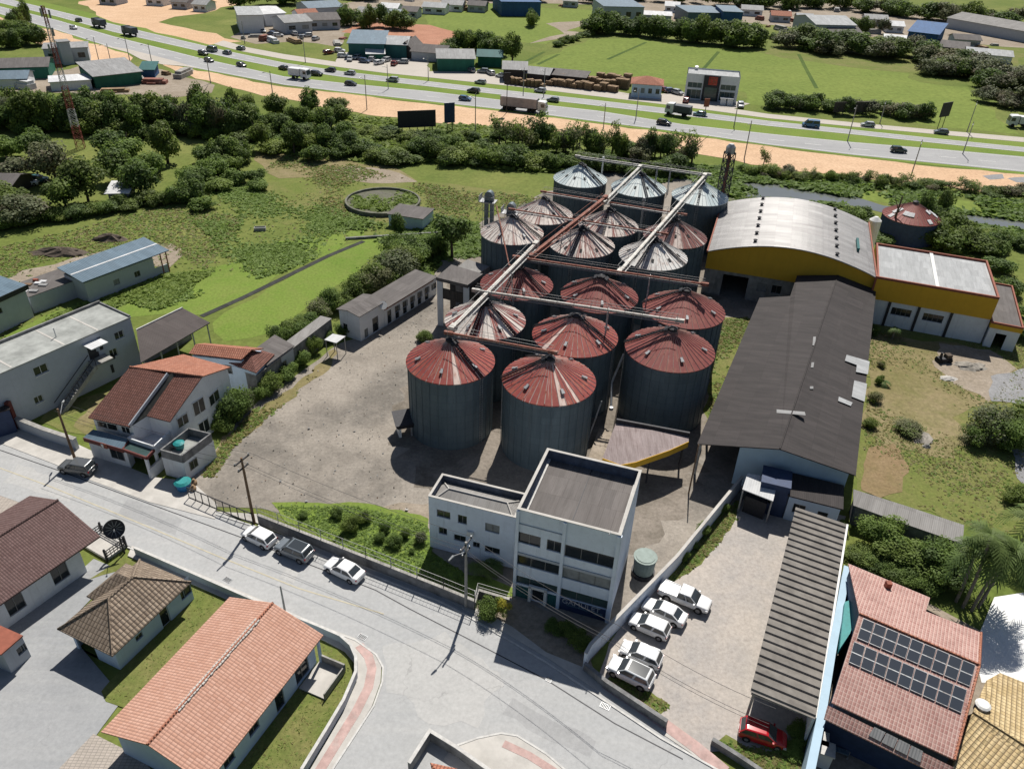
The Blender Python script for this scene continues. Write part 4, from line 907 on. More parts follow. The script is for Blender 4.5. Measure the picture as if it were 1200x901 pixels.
mb = MB(); mb.tube((W-0.9,-0.3,h+0.05),(W-0.9,0.1,h+0.05),0.04); mb.build('lamp_bracket', 'steel', t)

loc, r, W2, D2 = frame3((502,581.3), (600,605.5), (519,556.3), 6.5)
t = thing('office_annex', 'two storey white annex with a ridged flat roof left of the tall office', 'building', loc, r)
D2 = max(D2, 3.4); W2 = W2 + 0.35
ops = {'front': [(0.8,4.25,2.15,5.15),(2.9,4.1,3.8,5.15),(5.6,3.95,7.0,5.0),(0.95,2.1,1.8,2.95),(2.5,1.75,3.7,2.55),(4.4,1.5,5.1,2.2),(5.6,1.3,7.1,2.1)], 'left': [(1.0,4.2,2.0,5.1)]}
walls(t, W2, D2, 5.7, 'office', ops)
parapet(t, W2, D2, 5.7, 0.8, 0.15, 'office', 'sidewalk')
mb = MB(); a, b, c, d = (0.15,0.15,5.75),(W2-0.15,0.15,5.75),(W2-0.15,D2-0.15,5.75),(0.15,D2-0.15,5.75); r1, r2 = (1.3,D2*0.55,6.25),(W2-1.4,D2*0.55,6.25)
for f in ([a,b,r2,r1],[b,c,r2],[c,d,r1,r2],[d,a,r1]): mb.slab(f, 0.08)
mb.build('roof', 'annexroof', t)
mb = MB()
for p, q in ((r1,r2),(a,r1),(d,r1),(b,r2),(c,r2)): mb.tube(Vector(p)+Vector((0,0,.04)), Vector(q)+Vector((0,0,.04)), 0.08, n=6)
mb.build('ridge_cap', 'sidewalk', t)
mb = MB(); mb.box(3.9,-0.25,3.0,4.5,-0.003,3.5); mb.build('air_conditioner', 'whiteframe', t)

# ---------------------------------------------------------------- canopy with yellow fascia
def poly3(px): return [P(*p) for p in px]
pts = poly3([(706,537,3.9),(727,545,3.9),(745,541.5,4.0),(762,535.5,4.05),(785,527.5,4.05),(807,517.5,4.0),(807.5,511,4.0),(765,503.5,4.3),(722,495,4.3)])
t = thing('loading_canopy', 'stained pinkish canopy roof with a curved yellow fascia behind the office', 'canopy', (pts[0].x, pts[0].y, 0))
mb = MB(); mb.slab(pts, 0.12); mb.build('roof', 'pinkroof', t, world=True)
mb = MB()
for a, b in zip(pts[:6], pts[1:6]):
    mb.faces([(a.x,a.y,a.z+0.05),(b.x,b.y,b.z+0.05),(b.x,b.y,b.z-0.7),(a.x,a.y,a.z-0.7),(a.x,a.y-0.08,a.z+0.05),(b.x,b.y-0.08,b.z+0.05),(b.x,b.y-0.08,b.z-0.7),(a.x,a.y-0.08,a.z-0.7)], [(0,1,2,3),(4,5,6,7),(0,1,5,4),(3,2,6,7)])
mb.build('fascia', 'yellow', t, world=True)
mb = MB(); mb.beam(pts[6]+Vector((0,0,0.15)), pts[8]+Vector((0,0,0.15)), 0.25, 0.7); mb.build('back_upstand', 'dark', t, world=True)
for i in (0, 3, 5, 6, 8):
    p = pts[i].lerp(pts[7], 0.12); mb = MB(); mb.tube((p.x,p.y,0),(p.x,p.y,p.z-0.1),0.1); mb.build('post', 'dark', t, world=True)
t = thing('loading_apron', 'low pinkish concrete ramp left of the stained canopy', 'ramp', (*P(690,535)[:2],0)); q = poly3([(686,548),(706,560),(722,512),(702,505)])
mb = MB(); mb.prism([(p.x,p.y) for p in q], 0, 0.5); mb.build('ramp', 'dirt', t, world=True)

# ---------------------------------------------------------------- long dark warehouse
za, zr, zb = 4.9, 6.6, 5.2
a, b, c, d = P(817,520,za), P(1003,557,zb), P(1027,338,zb), P(890,349,za); m0, m1 = P(914,526,zr), P(982,322.5,zr); e0, e1 = P(926,347,5.6), P(934,323,5.75)
t = thing('warehouse', 'long warehouse under a huge dark old fibre cement roof with white patches', 'warehouse', (a.x, a.y, 0))
mb = MB(); mb.slab([a, m0, m1, e1, e0, d], 0.12); mb.slab([m0, b, c, m1], 0.12); mb.build('roof', 'darkroof', t, world=True)
mb = MB(); mb.tube(m0+Vector((0,0,.02)), m1+Vector((0,0,-.02)), 0.09, n=6); mb.build('ridge_cap', 'darkroof', t, world=True)
ax = (m1-m0).normalized(); ax = Vector((ax.x, ax.y, 0)).normalized()
ins = lambda p, f: p + ax*f
f1 = ins(P(872,528,0),0); 
wl = a.lerp(m0, 0.52) + ax*1.0; wm = m0 + ax*1.0; wr = b + ax*1.0 - (b-a).normalized()*0.6
dn = Vector((0,0,0.14)); mb = MB()
gnd = lambda p: Vector((p.x, p.y, 0))
mb.add([gnd(wl), gnd(wm), wm-dn, wl-dn]); mb.add([gnd(wm), gnd(wr), wr-dn, wm-dn]); mb.build('front_wall', 'skyblue', t, world=True)
mb = MB(); cr = c - (b-a).normalized()*0.6; mb.add([gnd(wr), gnd(cr), cr-dn, wr-dn]); mb.add([gnd(cr), gnd(m1), m1-dn, cr-dn]); mb.add([gnd(m1), gnd(e1), e1-dn, m1-dn])
bl = wl + ax*((d-a).length*0.9); mb.add([gnd(wl), gnd(bl), bl-dn, wl-dn]); mb.build('side_wall', 'oldwall', t, world=True)
for i in range(7):
    p = a.lerp(d, 0.03+i*0.155) + (b-a).normalized()*0.25; mb = MB(); mb.tube(gnd(p), p-dn, 0.14); mb.build('post', 'concrete', t, world=True)
def on_slope(px, dz=0.05, left=False):
    # patch lying on the right-hand slope of the warehouse roof
    n = ((m0-a) if left else (b-m0)).cross(m1-m0).normalized(); out = []
    for x, y in px:
        o = Vector((0,0,CAM_H)); v = P(x, y, 0) - o; tt = (m0-o).dot(n)/v.dot(n); q = o + v*tt; out.append(Vector((q.x, q.y, q.z+dz)))
    return out
for px in ([(992,416),(1019,424),(1017,439),(1003,436),(1004,428),(990,423)], [(1001,446),(1016,450),(1013,471),(998,465)], [(983,465),(999,472),(997,476),(982,470)], [(910,480),(943,483),(944,487),(910,484)],[(953,395),(956,395),(955,405),(952,405)],[(951,425),(954,425),(953,431),(950,431)],[(949,453),(953,453),(953,456),(949,456)]):
    mb = MB(); mb.slab(on_slope(px, left=px[0][0] in (910,)), 0.03); mb.build('replacement_sheet', 'flatroof' if px[0][0] > 960 else 'graysheet', t, world=True)
# booth and small blocks in front of the warehouse
q = poly3([(870,573,3.2),(906,587,3.2),(912.5,560.5,3.6),(876,554.5,3.6)])
t = thing('covered_booth', 'small booth with a shiny white sheet roof and mesh sides in front of the warehouse', 'booth', (q[0].x,q[0].y,0))
mb = MB(); mb.slab(q, 0.1); mb.build('roof', 'whitesheet', t, world=True)
ctr = sum(q, Vector())/4
for p in q: p2 = p.lerp(ctr, 0.06); mb = MB(); mb.tube(gnd(p2), p2-Vector((0,0,0.1)), 0.09); mb.build('post', 'steel', t, world=True)
mb = MB()
for i in range(4):
    s, e = q[i].lerp(ctr,0.08), q[(i+1)%4].lerp(ctr,0.08)
    if i == 0: continue
    for k in range(12): p = s.lerp(e, k/11); mb.beam(gnd(p), (p.x,p.y,2.9), 0.03, 0.03)
    for zz in (1.0,2.0,2.9): mb.beam((s.x,s.y,zz),(e.x,e.y,zz),0.05,0.05)
mb.build('mesh_side', 'dark', t, world=True)
mb = MB(); mb.prism([q[i].lerp(ctr,0.3)[:2] for i in range(4)], 0, 2.2); mb.build('cabin', 'dark', t, world=True)
loc, r, W, D = frame3((926,579), (986,594), (934,556), 3.4)
t = thing('pale_blue_outbuilding', 'low pale blue outbuilding with a dark flat roof against the warehouse front', 'building', loc, r)
walls(t, W, D, 3.2, 'blueish', {'front': [(0.6,1.2,1.8,2.4),(3.0,0,4.0,2.2,'d')]}); flat(t, W, D, 3.35, 'darkroof', -0.2, 0.15)
loc, r, W, D = frame3((893,563), (927,571), (899,545), 4.2)
t = thing('navy_outbuilding', 'narrow dark blue flat topped block beside the white roofed booth', 'building', loc, r)
walls(t, W, D, 4.0, 'navy', {'front': [(0.5,1.5,1.5,2.5)]}); flat(t, W, D, 4.1, 'navy', -0.05, 0.12)
# ---------------------------------------------------------------- arched yellow hall
loc, r, W, D = frame3((830,294), (1026,324.5), (866,241), 7.2)
t = thing('arched_hall', 'large yellow hall under a galvanised barrel arched roof', 'building', loc, r); rise = 2.5; N = 24
zf = lambda x: 7.2 + rise*math.sin(math.pi*min(1,max(0,x/W)))**0.9
mb = MB(); px_ = [W*i/N for i in range(N+1)]; ua = [0]
for i in range(N): ua.append(ua[-1] + math.hypot(px_[i+1]-px_[i], zf(px_[i+1])-zf(px_[i])))
for i in range(N):
    x0, x1 = px_[i], px_[i+1]; z0, z1 = zf(x0)+0.1, zf(x1)+0.1
    mb.add([(x0,-0.4,z0),(x1,-0.4,z1),(x1,D,z1),(x0,D,z0)], 0, [(0.0,ua[i]),(0,ua[i+1]),(D,ua[i+1]),(D,ua[i])])
    mb.add([(x0,-0.4,z0-0.15),(x1,-0.4,z1-0.15),(x1,-0.4,z1),(x0,-0.4,z0)], 1)
mb.build('roof', ['archroof', 'steel'], t)
mb = MB()
for y in (0.0, D-0.2):
    for i in range(N):
        x0, x1 = px_[i], px_[i+1]; mb.add([(x0,y,4.3),(x1,y,4.3),(x1,y,zf(x1)),(x0,y,zf(x0))])
for x in (0.0, W): mb.add([(x,0,4.3),(x,D-0.2,4.3),(x,D-0.2,7.2),(x,0,7.2)])
mb.build('upper_wall', 'yellow', t)
mb = MB(); fx = lambda s, d, z: (s, d+0.25, z)
facade(mb, fx, W, 0, 4.3, [(W*.12,0,W*.28,3.7),(W*.34,1.8,W*.40,3.2),(W*.43,1.8,W*.49,3.2)], 0.3)
for x in (0.1, W-0.1): mb.add([(x,0.25,0),(x,D-0.3,0),(x,D-0.3,4.3),(x,0.25,4.3)])
mb.add([(0.1,D-0.3,0),(W-0.1,D-0.3,0),(W-0.1,D-0.3,4.3),(0.1,D-0.3,4.3)]); mb.build('lower_wall', 'concrete', t)
for q in ((W*.34,1.8,W*.40,3.2),(W*.43,1.8,W*.49,3.2)): opening(t, fx, *q, depth=0.3)
mb = MB(); mb.beam((-0.1,-0.5,7.25),(-0.1,D,7.25),0.2,0.35); mb.beam((W+0.1,-0.5,7.3),(W+0.1,D,7.3),0.2,0.4); mb.build('edge_trim', 'redtrim', t)
for fx_, n in ((0.27,7),(0.76,7)):
    for i in range(n):
        x, y = W*fx_ + 0.0, D*(0.06+i*0.9/(n-1)); mb = MB(); mb.tube((0,0,0),(0,0,0.35),0.22,0.22,8); mb.tube((0,0,0.35),(0,0,0.5),0.36,0.1,8); v = mb.build('roof_vent', 'dark', t); v.location = (x, y, zf(x)+0.08)
mb = MB(); mb.box(W*.89,D*.28,zf(W*.89),W*.905,D*.48,zf(W*.89)+0.6); mb.build('flue', 'tealshed', t)
mb = MB(); mb.tube((W*.80,D*.99,7.6),(W*.80,D*.99,9.6),0.7,0.7,12); mb.tube((W*.80,D*.99,9.6),(W*.80,D*.99,10.1),0.7,0.2,12)
tt = thing('white_roof_tank', 'white round capped tank peeping over the back corner of the arched roof', 'tank', (*P(1025,262,7)[:2],0)); mb = MB(); mb.tube((0,0,0),(0,0,7.6),1.0,1.0,16); mb.build('shell', 'whiteframe', tt); mb = MB(); mb.tube((0,0,7.6),(0,0,8.2),1.0,0.3,16); mb.build('dome', 'whiteframe', tt)
# ---------------------------------------------------------------- flat yellow building and its low wing
loc, r, W, D = frame3((1028,326), (1171,350.5), (1032,287), 7.3)
t = thing('yellow_building', 'yellow banded building with a pale flat roof edged in red brown', 'building', loc, r)
mb = MB(); facade(mb, lambda s,d,z: (s,d+0.12,z), W, 0, 4.0, [(W*.20,2.0,W*.37,3.2),(W*.47,2.0,W*.64,3.2)], 0.2)
mb.add([(0,0.12,0),(0,D,0),(0,D,4),(0,0.12,4)]); mb.add([(W-.1,0.12,0),(W-.1,D,0),(W-.1,D,4),(W-.1,0.12,4)]); mb.add([(0,D,0),(W,D,0),(W,D,4),(0,D,4)]); mb.build('lower_wall', 'white', t)
for q in ((W*.20,2.0,W*.37,3.2),(W*.47,2.0,W*.64,3.2)): opening(t, lambda s,d,z: (s,d+0.12,z), *q, depth=0.2, n=4)
mb = MB(); mb.box(0,0,4.0,W,0.12,7.2); mb.box(W-0.12,0.12,4.0,W,D,7.2); mb.box(0,D-0.12,4.0,W-0.12,D,7.2); mb.box(0,0.12,4.0,0.12,D-0.12,7.2); mb.build('upper_band', 'yellow', t)
parapet(t, W, D, 7.2, 0.35, 0.25, 'redtrim')
flat(t, W, D, 7.25, 'flatroof', 0.25, 0.1, -0.02); mb = MB(); mb.box(W*.49,0.3,7.26,W*.52,D-0.3,7.4); mb.build('roof_spine', 'whiteframe', t)
for x in (0.17, 0.42, 0.69): mb = MB(); mb.box(W*x-0.18,-0.06,0,W*x+0.18,0.115,4.0); mb.build('column', 'dark', t)
mb = MB(); mb.box(-0.25,-0.1,3.2,0.0,0.3,7.6); mb.build('downpipe', 'redtrim', t)
loc, r, W, D = frame3((1163,377), (1199,384), (1169,332), 4.0)
t = thing('low_wing', 'low yellow edged wing with a dark flat roof right of the yellow building', 'building', loc, r)
walls(t, W, D, 3.1, 'white', {'front': [(1.0,0,2.4,2.4,'o')]}); mb = MB(); mb.box(-0.1,-0.1,3.1,W+0.1,D+0.1,3.75); mb.build('fascia', 'yellow', t)
parapet(t, W+0.2, D+0.2, 3.75, 0.3, 0.2, 'redtrim').location = (-0.1,-0.1,0); flat(t, W, D, 3.82, 'rowroof', 0.12, 0.06)
# ---------------------------------------------------------------- corrugated car port shed
loc, r, W, D = frame3((880,808), (957,838), (927,590), 3.6)
t = thing('ribbed_shed', 'long open shed with a deeply ribbed grey brown roof beside the car park', 'shed', loc, r)
mb = MB(); pitch = 0.98; n = 27
for i in range(n):
    y = i*D/n; p = D/n; pr = [(0,0.0),(0.22,0.0),(0.30,0.15),(0.82,0.15),(0.90,0.0),(1.0,0.0)]
    for (u0, z0), (u1, z1) in zip(pr, pr[1:]): mb.add([(0,y+u0*p,3.35+z0),(0,y+u1*p,3.35+z1),(W,y+u1*p,3.15+z1),(W,y+u0*p,3.15+z0)][::-1])
    for x, zz in ((0,3.35),(W,3.15)): mb.add([(x,y+0.22*p,zz),(x,y+0.30*p,zz+.15),(x,y+0.82*p,zz+.15),(x,y+0.90*p,zz)])
mb.build('roof', 'ribroof', t)
for i in range(6):
    for x in (0.2,): mb = MB(); y = 0.2+i*(D-0.4)/5; mb.box(x,y-0.1,0,x+0.2,y+0.1,3.3); mb.build('post', 'concrete', t)
mb = MB(); mb.box(W-0.2,0,0,W,D,3.1); mb.build('back_wall', 'white', t); mb = MB(); mb.box(W+0.02,0.1,3.0,W+0.2,D,3.2); mb.build('gutter', 'whiteframe', t)
mb = MB(); mb.box(0.1,0.05,3.02,W-0.2,0.25,3.15); mb.build('edge_beam', 'concrete', t)
# ---------------------------------------------------------------- pale blue boundary wall
wall_line('boundary_wall', 'tall sky blue boundary wall between the ribbed shed and pink tiled house', [(990,664,0),(972,760,0),(958,842,0),(946,905,0)], 3.6, 0.45, 'skyblue', 'skyblue', world=[P(993,664,3.6)-Vector((0,0,3.6)), P(975,762,3.6)-Vector((0,0,3.6)), P(962,842,3.6)-Vector((0,0,3.6)), P(949,905,3.6)-Vector((0,0,3.6))])
# ---------------------------------------------------------------- pink tiled house with panels
A, B = P(974.6,822.8,5.0), P(1118.6,889.7,5.0); R0, R1 = P(1007,719,6.9), P(1148,779,6.9)
t = thing('pink_tiled_house', 'house with a faded pink tiled roof carrying two long rows of solar panels', 'house', (A.x, A.y, 0))
C0, C1, C2, C3 = P(994,660,5.0), P(1090,700,5.0), P(1085,716,5.5), P(1150,741,5.5)
mb = MB(); mb.slab([A, B, R1, R0], 0.12); mb.slab([R0, R1, C3, C2, C1, C0], 0.12); mb.build('roof', 'pinktile', t, world=True)
mb = MB(); mb.tube(R0+Vector((0,0,.02)), R1+Vector((0,0,.02)), 0.12, n=6); mb.tube(R1, C3, 0.1, n=6); mb.tube(B, R1, 0.1, n=6); mb.build('ridge_cap', 'redtile', t, world=True)
mb = MB(); L0, L1 = P(965.7,841.7,4.2), P(1100,908,4.2); L2, L3 = P(1118,899,4.75), P(970,826,4.75); mb.slab([L0, L1, L2, L3], 0.1); mb.build('verandah_roof', 'pinktile', t, world=True)
ctr = (A+B+C0+C3)/4; fp = [gnd(p.lerp(ctr, 0.05)) for p in (A, B, R1, C3, C0, R0)]; fp = [fp[0], fp[1], fp[2], fp[3], fp[4], fp[5]]
mb = MB(); hh = [4.85, 4.85, 6.75, 5.3, 4.8, 6.75]
for i in range(6): j = (i+1) % 6; mb.add([fp[i], fp[j], fp[j]+Vector((0,0,hh[j])), fp[i]+Vector((0,0,hh[i]))])
mb.build('wall', 'navy', t, world=True)
def plane_pt(x, y, p0, n, dz):
    o = Vector((0,0,CAM_H)); v = P(x, y, 0) - o; return o + v*((p0-o).dot(n)/v.dot(n)) + n*dz
nF = (B-A).cross(R0-A).normalized()
M['solar'] = NT('solar_cells', 0.18, 0, 0.5).m; M['solar'].node_tree.nodes['Principled BSDF'].inputs['Base Color'].default_value = (0.035, 0.042, 0.055, 1)
for q, nm in (([(1003.6,748),(1136,805),(1143,780),(1011,724.6)], 9), ([(993.6,776),(1126,836),(1133,809),(1000,752)], 9)):
    c4 = [plane_pt(x, y, A, nF, 0.14) for x, y in q]
    for i in range(nm):
        f0, f1 = i/nm+0.004, (i+1)/nm-0.004; p = [c4[0].lerp(c4[1], f0), c4[0].lerp(c4[1], f1), c4[3].lerp(c4[2], f1), c4[3].lerp(c4[2], f0)]
        mb = MB(); mb.slab(p, 0.05); fr = mb.build('solar_panel', 'steel', t, world=True)
        mb = MB(); e = nF*0.012
        for v0, v1 in ((0.02,0.485),(0.515,0.98)):
            k = [p[0].lerp(p[3],v0), p[1].lerp(p[2],v0), p[1].lerp(p[2],v1), p[0].lerp(p[3],v1)]; mm = sum(k, Vector())/4; mb.add([x.lerp(mm,0.045)+e for x in k])
        FRAMES[fr.name] = FRAMES[t.name]; mb.build('cells', 'solar', fr, world=True)
nV = (L1-L0).cross(L3-L0).normalized(); q = [(1017,861),(1079,893),(1082,880),(1024,851)]; c4 = [plane_pt(x, y, L0, nV, 0.10) for x, y in q]
for i in range(4):
    f0, f1 = i/4+0.01, (i+1)/4-0.01; mb = MB(); mb.slab([c4[0].lerp(c4[1], f0), c4[0].lerp(c4[1], f1), c4[3].lerp(c4[2], f1), c4[3].lerp(c4[2], f0)], 0.04); mb.build('water_heater_panel', 'graysheet', t, world=True)
p = P(1041,685,5.6); mb = MB(); mb.box(p.x-0.22,p.y-0.22,4.6,p.x+0.22,p.y+0.22,5.9); ch = mb.build('chimney', 'redtrim', t, world=True)
mb = MB(); p = P(1003,722,4.4); q = [P(990,705,4.2),P(1003,700,4.2),P(1006,716,4.2),P(996,742,4.2),P(984,760,4.2)]; mb.prism([x[:2] for x in q], 3.4, 4.2); mb.build('terrace', 'teal', t, world=True)
mb = MB(); q = [P(975,868,0.9),P(998,876,0.9),P(996,881,0.9),P(974,873,0.9)]; 
for x in q: pass
tt = thing('garden_bench', 'pale blue bench on the dark terrace below the pink tiled verandah', 'bench', (q[0].x,q[0].y,0)); mb.prism([x[:2] for x in q], 0.4, 0.5); mb.build('seat', 'bluesheet', tt, world=True)
for i in range(4): mb = MB(); x = q[i]; mb.box(x.x-.05,x.y-.05,0.01,x.x+.05,x.y+.05,0.4); mb.build('leg', 'steel', tt, world=True)
for (x, y, lab) in ((955,880,'short white gate pillar at the foot of the sky blue wall'), (962,893,'broad white gate block nearest the photo edge under the blue wall')):
    p = P(x, y, 0); tt = thing('gate_pillar', lab, 'pillar', (p.x,p.y,0), rad(-20)); mb = MB(); mb.box(-0.5,-0.5,0,0.5,0.5,1.7); mb.build('shaft', 'white', tt); mb = MB(); mb.box(-0.6,-0.6,1.7,0.6,0.6,1.82); mb.build('coping', 'kerb', tt)
# straw tiled house at the corner
zr = 5.2; k = [P(1156,797,4.2),P(1172,788,4.2),P(1290,835,4.2),P(1290,930,zr),P(1140,834,zr)]
t = thing('straw_tiled_house', 'house with a straw coloured tiled hip roof at the lower right corner', 'house', (k[0].x,k[0].y,0))
mb = MB(); mb.slab(k, 0.1); k2 = [P(1140,835,zr),P(1290,931,zr),P(1290,1000,3.9),P(1105,930,3.9),P(1134,838,4.2)]; mb.slab(k2, 0.1); mb.build('roof', 'goldtile', t, world=True)
mb = MB(); mb.tube(k[4], k[3], 0.12, n=6); mb.build('ridge_cap', 'goldtile', t, world=True)
mb = MB(); q = [P(1160,803,0),P(1290,850,0),P(1290,990,0),P(1122,925,0),P(1143,845,0)]; mb.prism([x[:2] for x in [P(1162,806,4),P(1280,850,4),P(1280,985,4),P(1115,925,3.8),P(1143,848,4)]], 0, 3.8); mb.build('wall', 'white', t, world=True)
q = poly3([(1140,838,4.4),(1152,842,4.4),(1152,828,4.4),(1143,825,4.4)]); tt = thing('roof_water_tank', 'small white water tank at the edge of the straw tiled roof', 'tank', (*P(1147,834,4.4)[:2],4.6)); mb = MB(); mb.tube((0,0,0.0),(0,0,0.7),0.45,0.5,12); mb.build('body', 'whiteframe', tt); mb = MB(); mb.tube((0,0,0.7),(0,0,0.8),0.55,0.4,12); mb.build('lid', 'whiteframe', tt)
# low roof behind the garden of the pink house
k = [P(1000,573,2.8),P(1060,592,2.8),P(1130,615,2.8),P(1128,637,2.5),P(1050,610,2.5),P(1000,592,2.5)]
t = thing('garden_shed', 'long low grey fibre cement roof along the hedge behind the pink tiled house', 'shed', (k[0].x,k[0].y,0))
mb = MB(); mb.slab(k[::-1], 0.08); mb.build('roof', 'annexroof', t, world=True); mb = MB(); mb.prism([p.lerp(sum(k,Vector())/6,0.06)[:2] for p in k[::-1]], 0, 2.35); mb.build('wall', 'oldwall', t, world=True)
# ---------------------------------------------------------------- left side of the yard
def px_house(name, label, cat, foot, h, wallmat):
    """walls over a footprint given as roof-height pixels"""
    q = [P(x, y, z) for x, y, z in foot]; t = thing(name, label, cat, (q[0].x, q[0].y, 0)); mb = MB(); mb.prism([p[:2] for p in q], 0, h); mb.build('wall', wallmat, t, world=True); return t
def panel(parent, name, a, b, z0, z1, mat, d=0.05, fm=None, side=1):
    """window or board standing slightly proud of a wall that runs from a to b"""
    a, b = Vector((a[0],a[1],0)), Vector((b[0],b[1],0)); u = (b-a).normalized(); n = Vector((u.y,-u.x,0))*side
    def bx(p, q, z0, z1, d0, d1, mb):
        mb.faces([p+n*d0+Vector((0,0,z)) if k == 0 else q+n*d0+Vector((0,0,z)) for z in (z0,z1) for k in (0,1)] + [p+n*d1+Vector((0,0,z)) if k == 0 else q+n*d1+Vector((0,0,z)) for z in (z0,z1) for k in (0,1)], [(0,1,3,2),(4,5,7,6),(0,1,5,4),(2,3,7,6),(0,2,6,4),(1,3,7,5)])
    if fm:
        mb = MB(); f = 0.06
        for p, q, y0, y1 in ((a,b,z0,z0+f),(a,b,z1-f,z1),(a,a+u*f,z0,z1),(b-u*f,b,z0,z1),((a+b)/2-u*f/2,(a+b)/2+u*f/2,z0,z1)): bx(p, q, y0, y1, 0.0, d, mb)
        w = mb.build(name, fm, parent, world=True); FRAMES[w.name] = FRAMES[parent.name]; mb = MB(); bx(a+u*f, b-u*f, z0+f, z1-f, 0.0, d*0.5, mb); mb.build('pane', mat, w, world=True); return w
    mb = MB(); bx(a, b, z0, z1, 0.003, d, mb); return mb.build(name, mat, parent, world=True)
# white row building: head block and long row
loc, r, W, D = frame3((391,366), (420.5,368.5), (413,342), 4.4)
_b, _e = P(420.5,367.5,4.4), P(507,322,3.6); L = (_e-_b).length; r = math.atan2((_e-_b).y, (_e-_b).x) - math.pi/2; W = max(3.6, (P(390,365,4.4)-_b).length); D = 5.2
loc = (_b.x - math.cos(r)*W, _b.y - math.sin(r)*W, 0)
t = thing('white_row_building', 'long low white building with red band and stained roof along the drive', 'building', loc, r)
W = max(W, 3.2)
walls(t, W, D, 4.0, 'white', {'front': [(0.5,1.0,1.3,2.0)], 'right': [(0.8,0.1,1.6,1.5),(2.6,0.1,3.9,2.4,'d','frame')]})
gable(t, W, D, 4.0, 0.35, 0.25, 'y', 'rowroof', 'white', 0.1)
ops = []; y = 0.6
for k_ in range(6): ops += [(y,0.05,y+0.95,2.2,'d'), (y+1.7,1.1,y+3.0,2.1)]; y += (L-D-1)/6
t2 = link('row_wing', None, t, (0.3, D+0.01, 0)); W3, D3 = W-0.25, L-D; mb = MB(); fxr, _ = side_T('right', W3, D3); facade(mb, fxr, D3, 0, 3.3, ops)
for pq in (((0,0),(W3,0)),((0,D3),(W3,D3)),((0,0),(0,D3))): (p, q), (p2, q2) = pq; mb.add([(p,q,0),(p2,q2,0),(p2,q2,3.3),(p,q,3.3)])
w = mb.build('wall', 'white', t2)
for o in ops: opening(w, fxr, *o[:4], kind=(o[4] if len(o) > 4 else 'w'))
bpy.data.objects.remove(w) if False else None
mb = MB(); mb.box(W3+0.003,0,2.6,W3+0.05,D3,3.15); mb.build('red_band', 'redtrim', t2)
mb = MB(); mb.slab([(-0.2,0,3.45),(W3+0.7,0,3.35),(W3+0.7,D3+0.3,3.35),(-0.2,D3+0.3,3.45)], 0.1); mb.build('roof', 'rowroof', t2)
p = P(448,360,3.3); tt = thing('roof_dish', 'small white dish at the joint of the white row building', 'dish', (p.x,p.y,3.5)); mb = MB(); mb.tube((0,0,0),(0.2,-0.3,0.25),0.15,0.6,14); mb.build('reflector', 'whiteframe', tt); mb = MB(); mb.tube((0,0,-0.5),(0,0,0),0.04); mb.build('bracket', 'steel', tt)
# awning before it
q = poly3([(380,398,2.6),(394,402,2.6),(405,394,2.7),(390,391,2.7)]); t = thing('white_awning', 'small white sheet awning on a thin post beside the white row building', 'awning', (q[0].x,q[0].y,0)); mb = MB(); mb.slab(q, 0.06); mb.build('roof', 'whitesheet', t, world=True)
for i in (0,1,2,3): p = q[i].lerp(q[(i+2)%4],0.06); mb = MB(); mb.tube(gnd(p), p, 0.06); mb.build('post', 'steel', t, world=True)
# portal / weigh house
z = 7.6; q = poly3([(511,325,z),(548,334,z),(566,321,z),(529,310,z)]); t = thing('weighing_portal', 'tall dark concrete portal with white pillars at the end of the drive', 'gatehouse', (q[0].x,q[0].y,0))
mb = MB(); mb.slab(q, 0.5); mb.build('roof', 'rowroof', t, world=True); ctr = sum(q,Vector())/4
for i, mm in ((0,'white'),(1,'white'),(2,'dark'),(3,'dark')): p = q[i].lerp(ctr,0.16); mb = MB(); mb.box(p.x-.4,p.y-.35,0,p.x+.4,p.y+.35,z-0.5); mb.build('pillar', mm, t, world=True)
mb = MB(); p, s = q[1].lerp(ctr,0.15), q[2].lerp(ctr,0.15); mb.beam((p.x,p.y,4),(s.x,s.y,4),0.2,7.0); mb.build('side_wall', 'darkshed', t, world=True)
mb = MB(); p, s = q[0].lerp(ctr,0.15), q[1].lerp(ctr,0.15); mb.beam((p.x,p.y,5.2),(s.x,s.y,5.2),0.15,1.6); mb.build('front_board', 'darkshed', t, world=True)
q = poly3([(534,314,5),(560,321,5),(574,312,5),(548,304,5)]); t = px_house('machine_house', 'low grey roofed machine house tucked behind the weighing portal', 'building', [(534,314,5),(560,321,5),(574,312,5),(548,304,5)], 4.8, 'oldwall'); mb = MB(); mb.slab([p+Vector((0,0,0)) for p in q], 0.15); mb.build('roof', 'annexroof', t, world=True)
panel(t, 'window', q[0].lerp(q[1],.2), q[0].lerp(q[1],.6), 2, 3.2, 'glass', 0.05, 'frame')
# low yard building with weathered wall, between the houses and the row
A, B = P(300,440,3.0), P(388,373,3.0); u = (B-A).normalized(); nrm = Vector((-u.y,u.x,0)); Wd = 3.2
t = thing('yard_outhouse', 'narrow weathered outhouse with a pale flat roof behind the yard shrubs', 'building', (A.x,A.y,0))
mb = MB(); mb.prism([p[:2] for p in (A, B, B+nrm*1.6, A+nrm*1.6)], 0, 2.9); mb.build('wall', 'oldwall', t, world=True)
mb = MB(); mb.slab([A-nrm*.1+Vector((0,0,0)), B-nrm*.1, B+nrm*1.7, A+nrm*1.7], 0.08); mb.build('roof', 'annexroof', t, world=True)
for f in (0.12,0.3,0.5,0.72): mb = MB(); p = A.lerp(B, f); panel(t, 'window', p, p+u*0.9, 1.2, 2.1, 'glass', 0.05, 'frame')
q0, q1, q2, q3 = P(298,407,3.6), P(310,428,3.3), P(352,402,3.3), P(330,391,3.8)
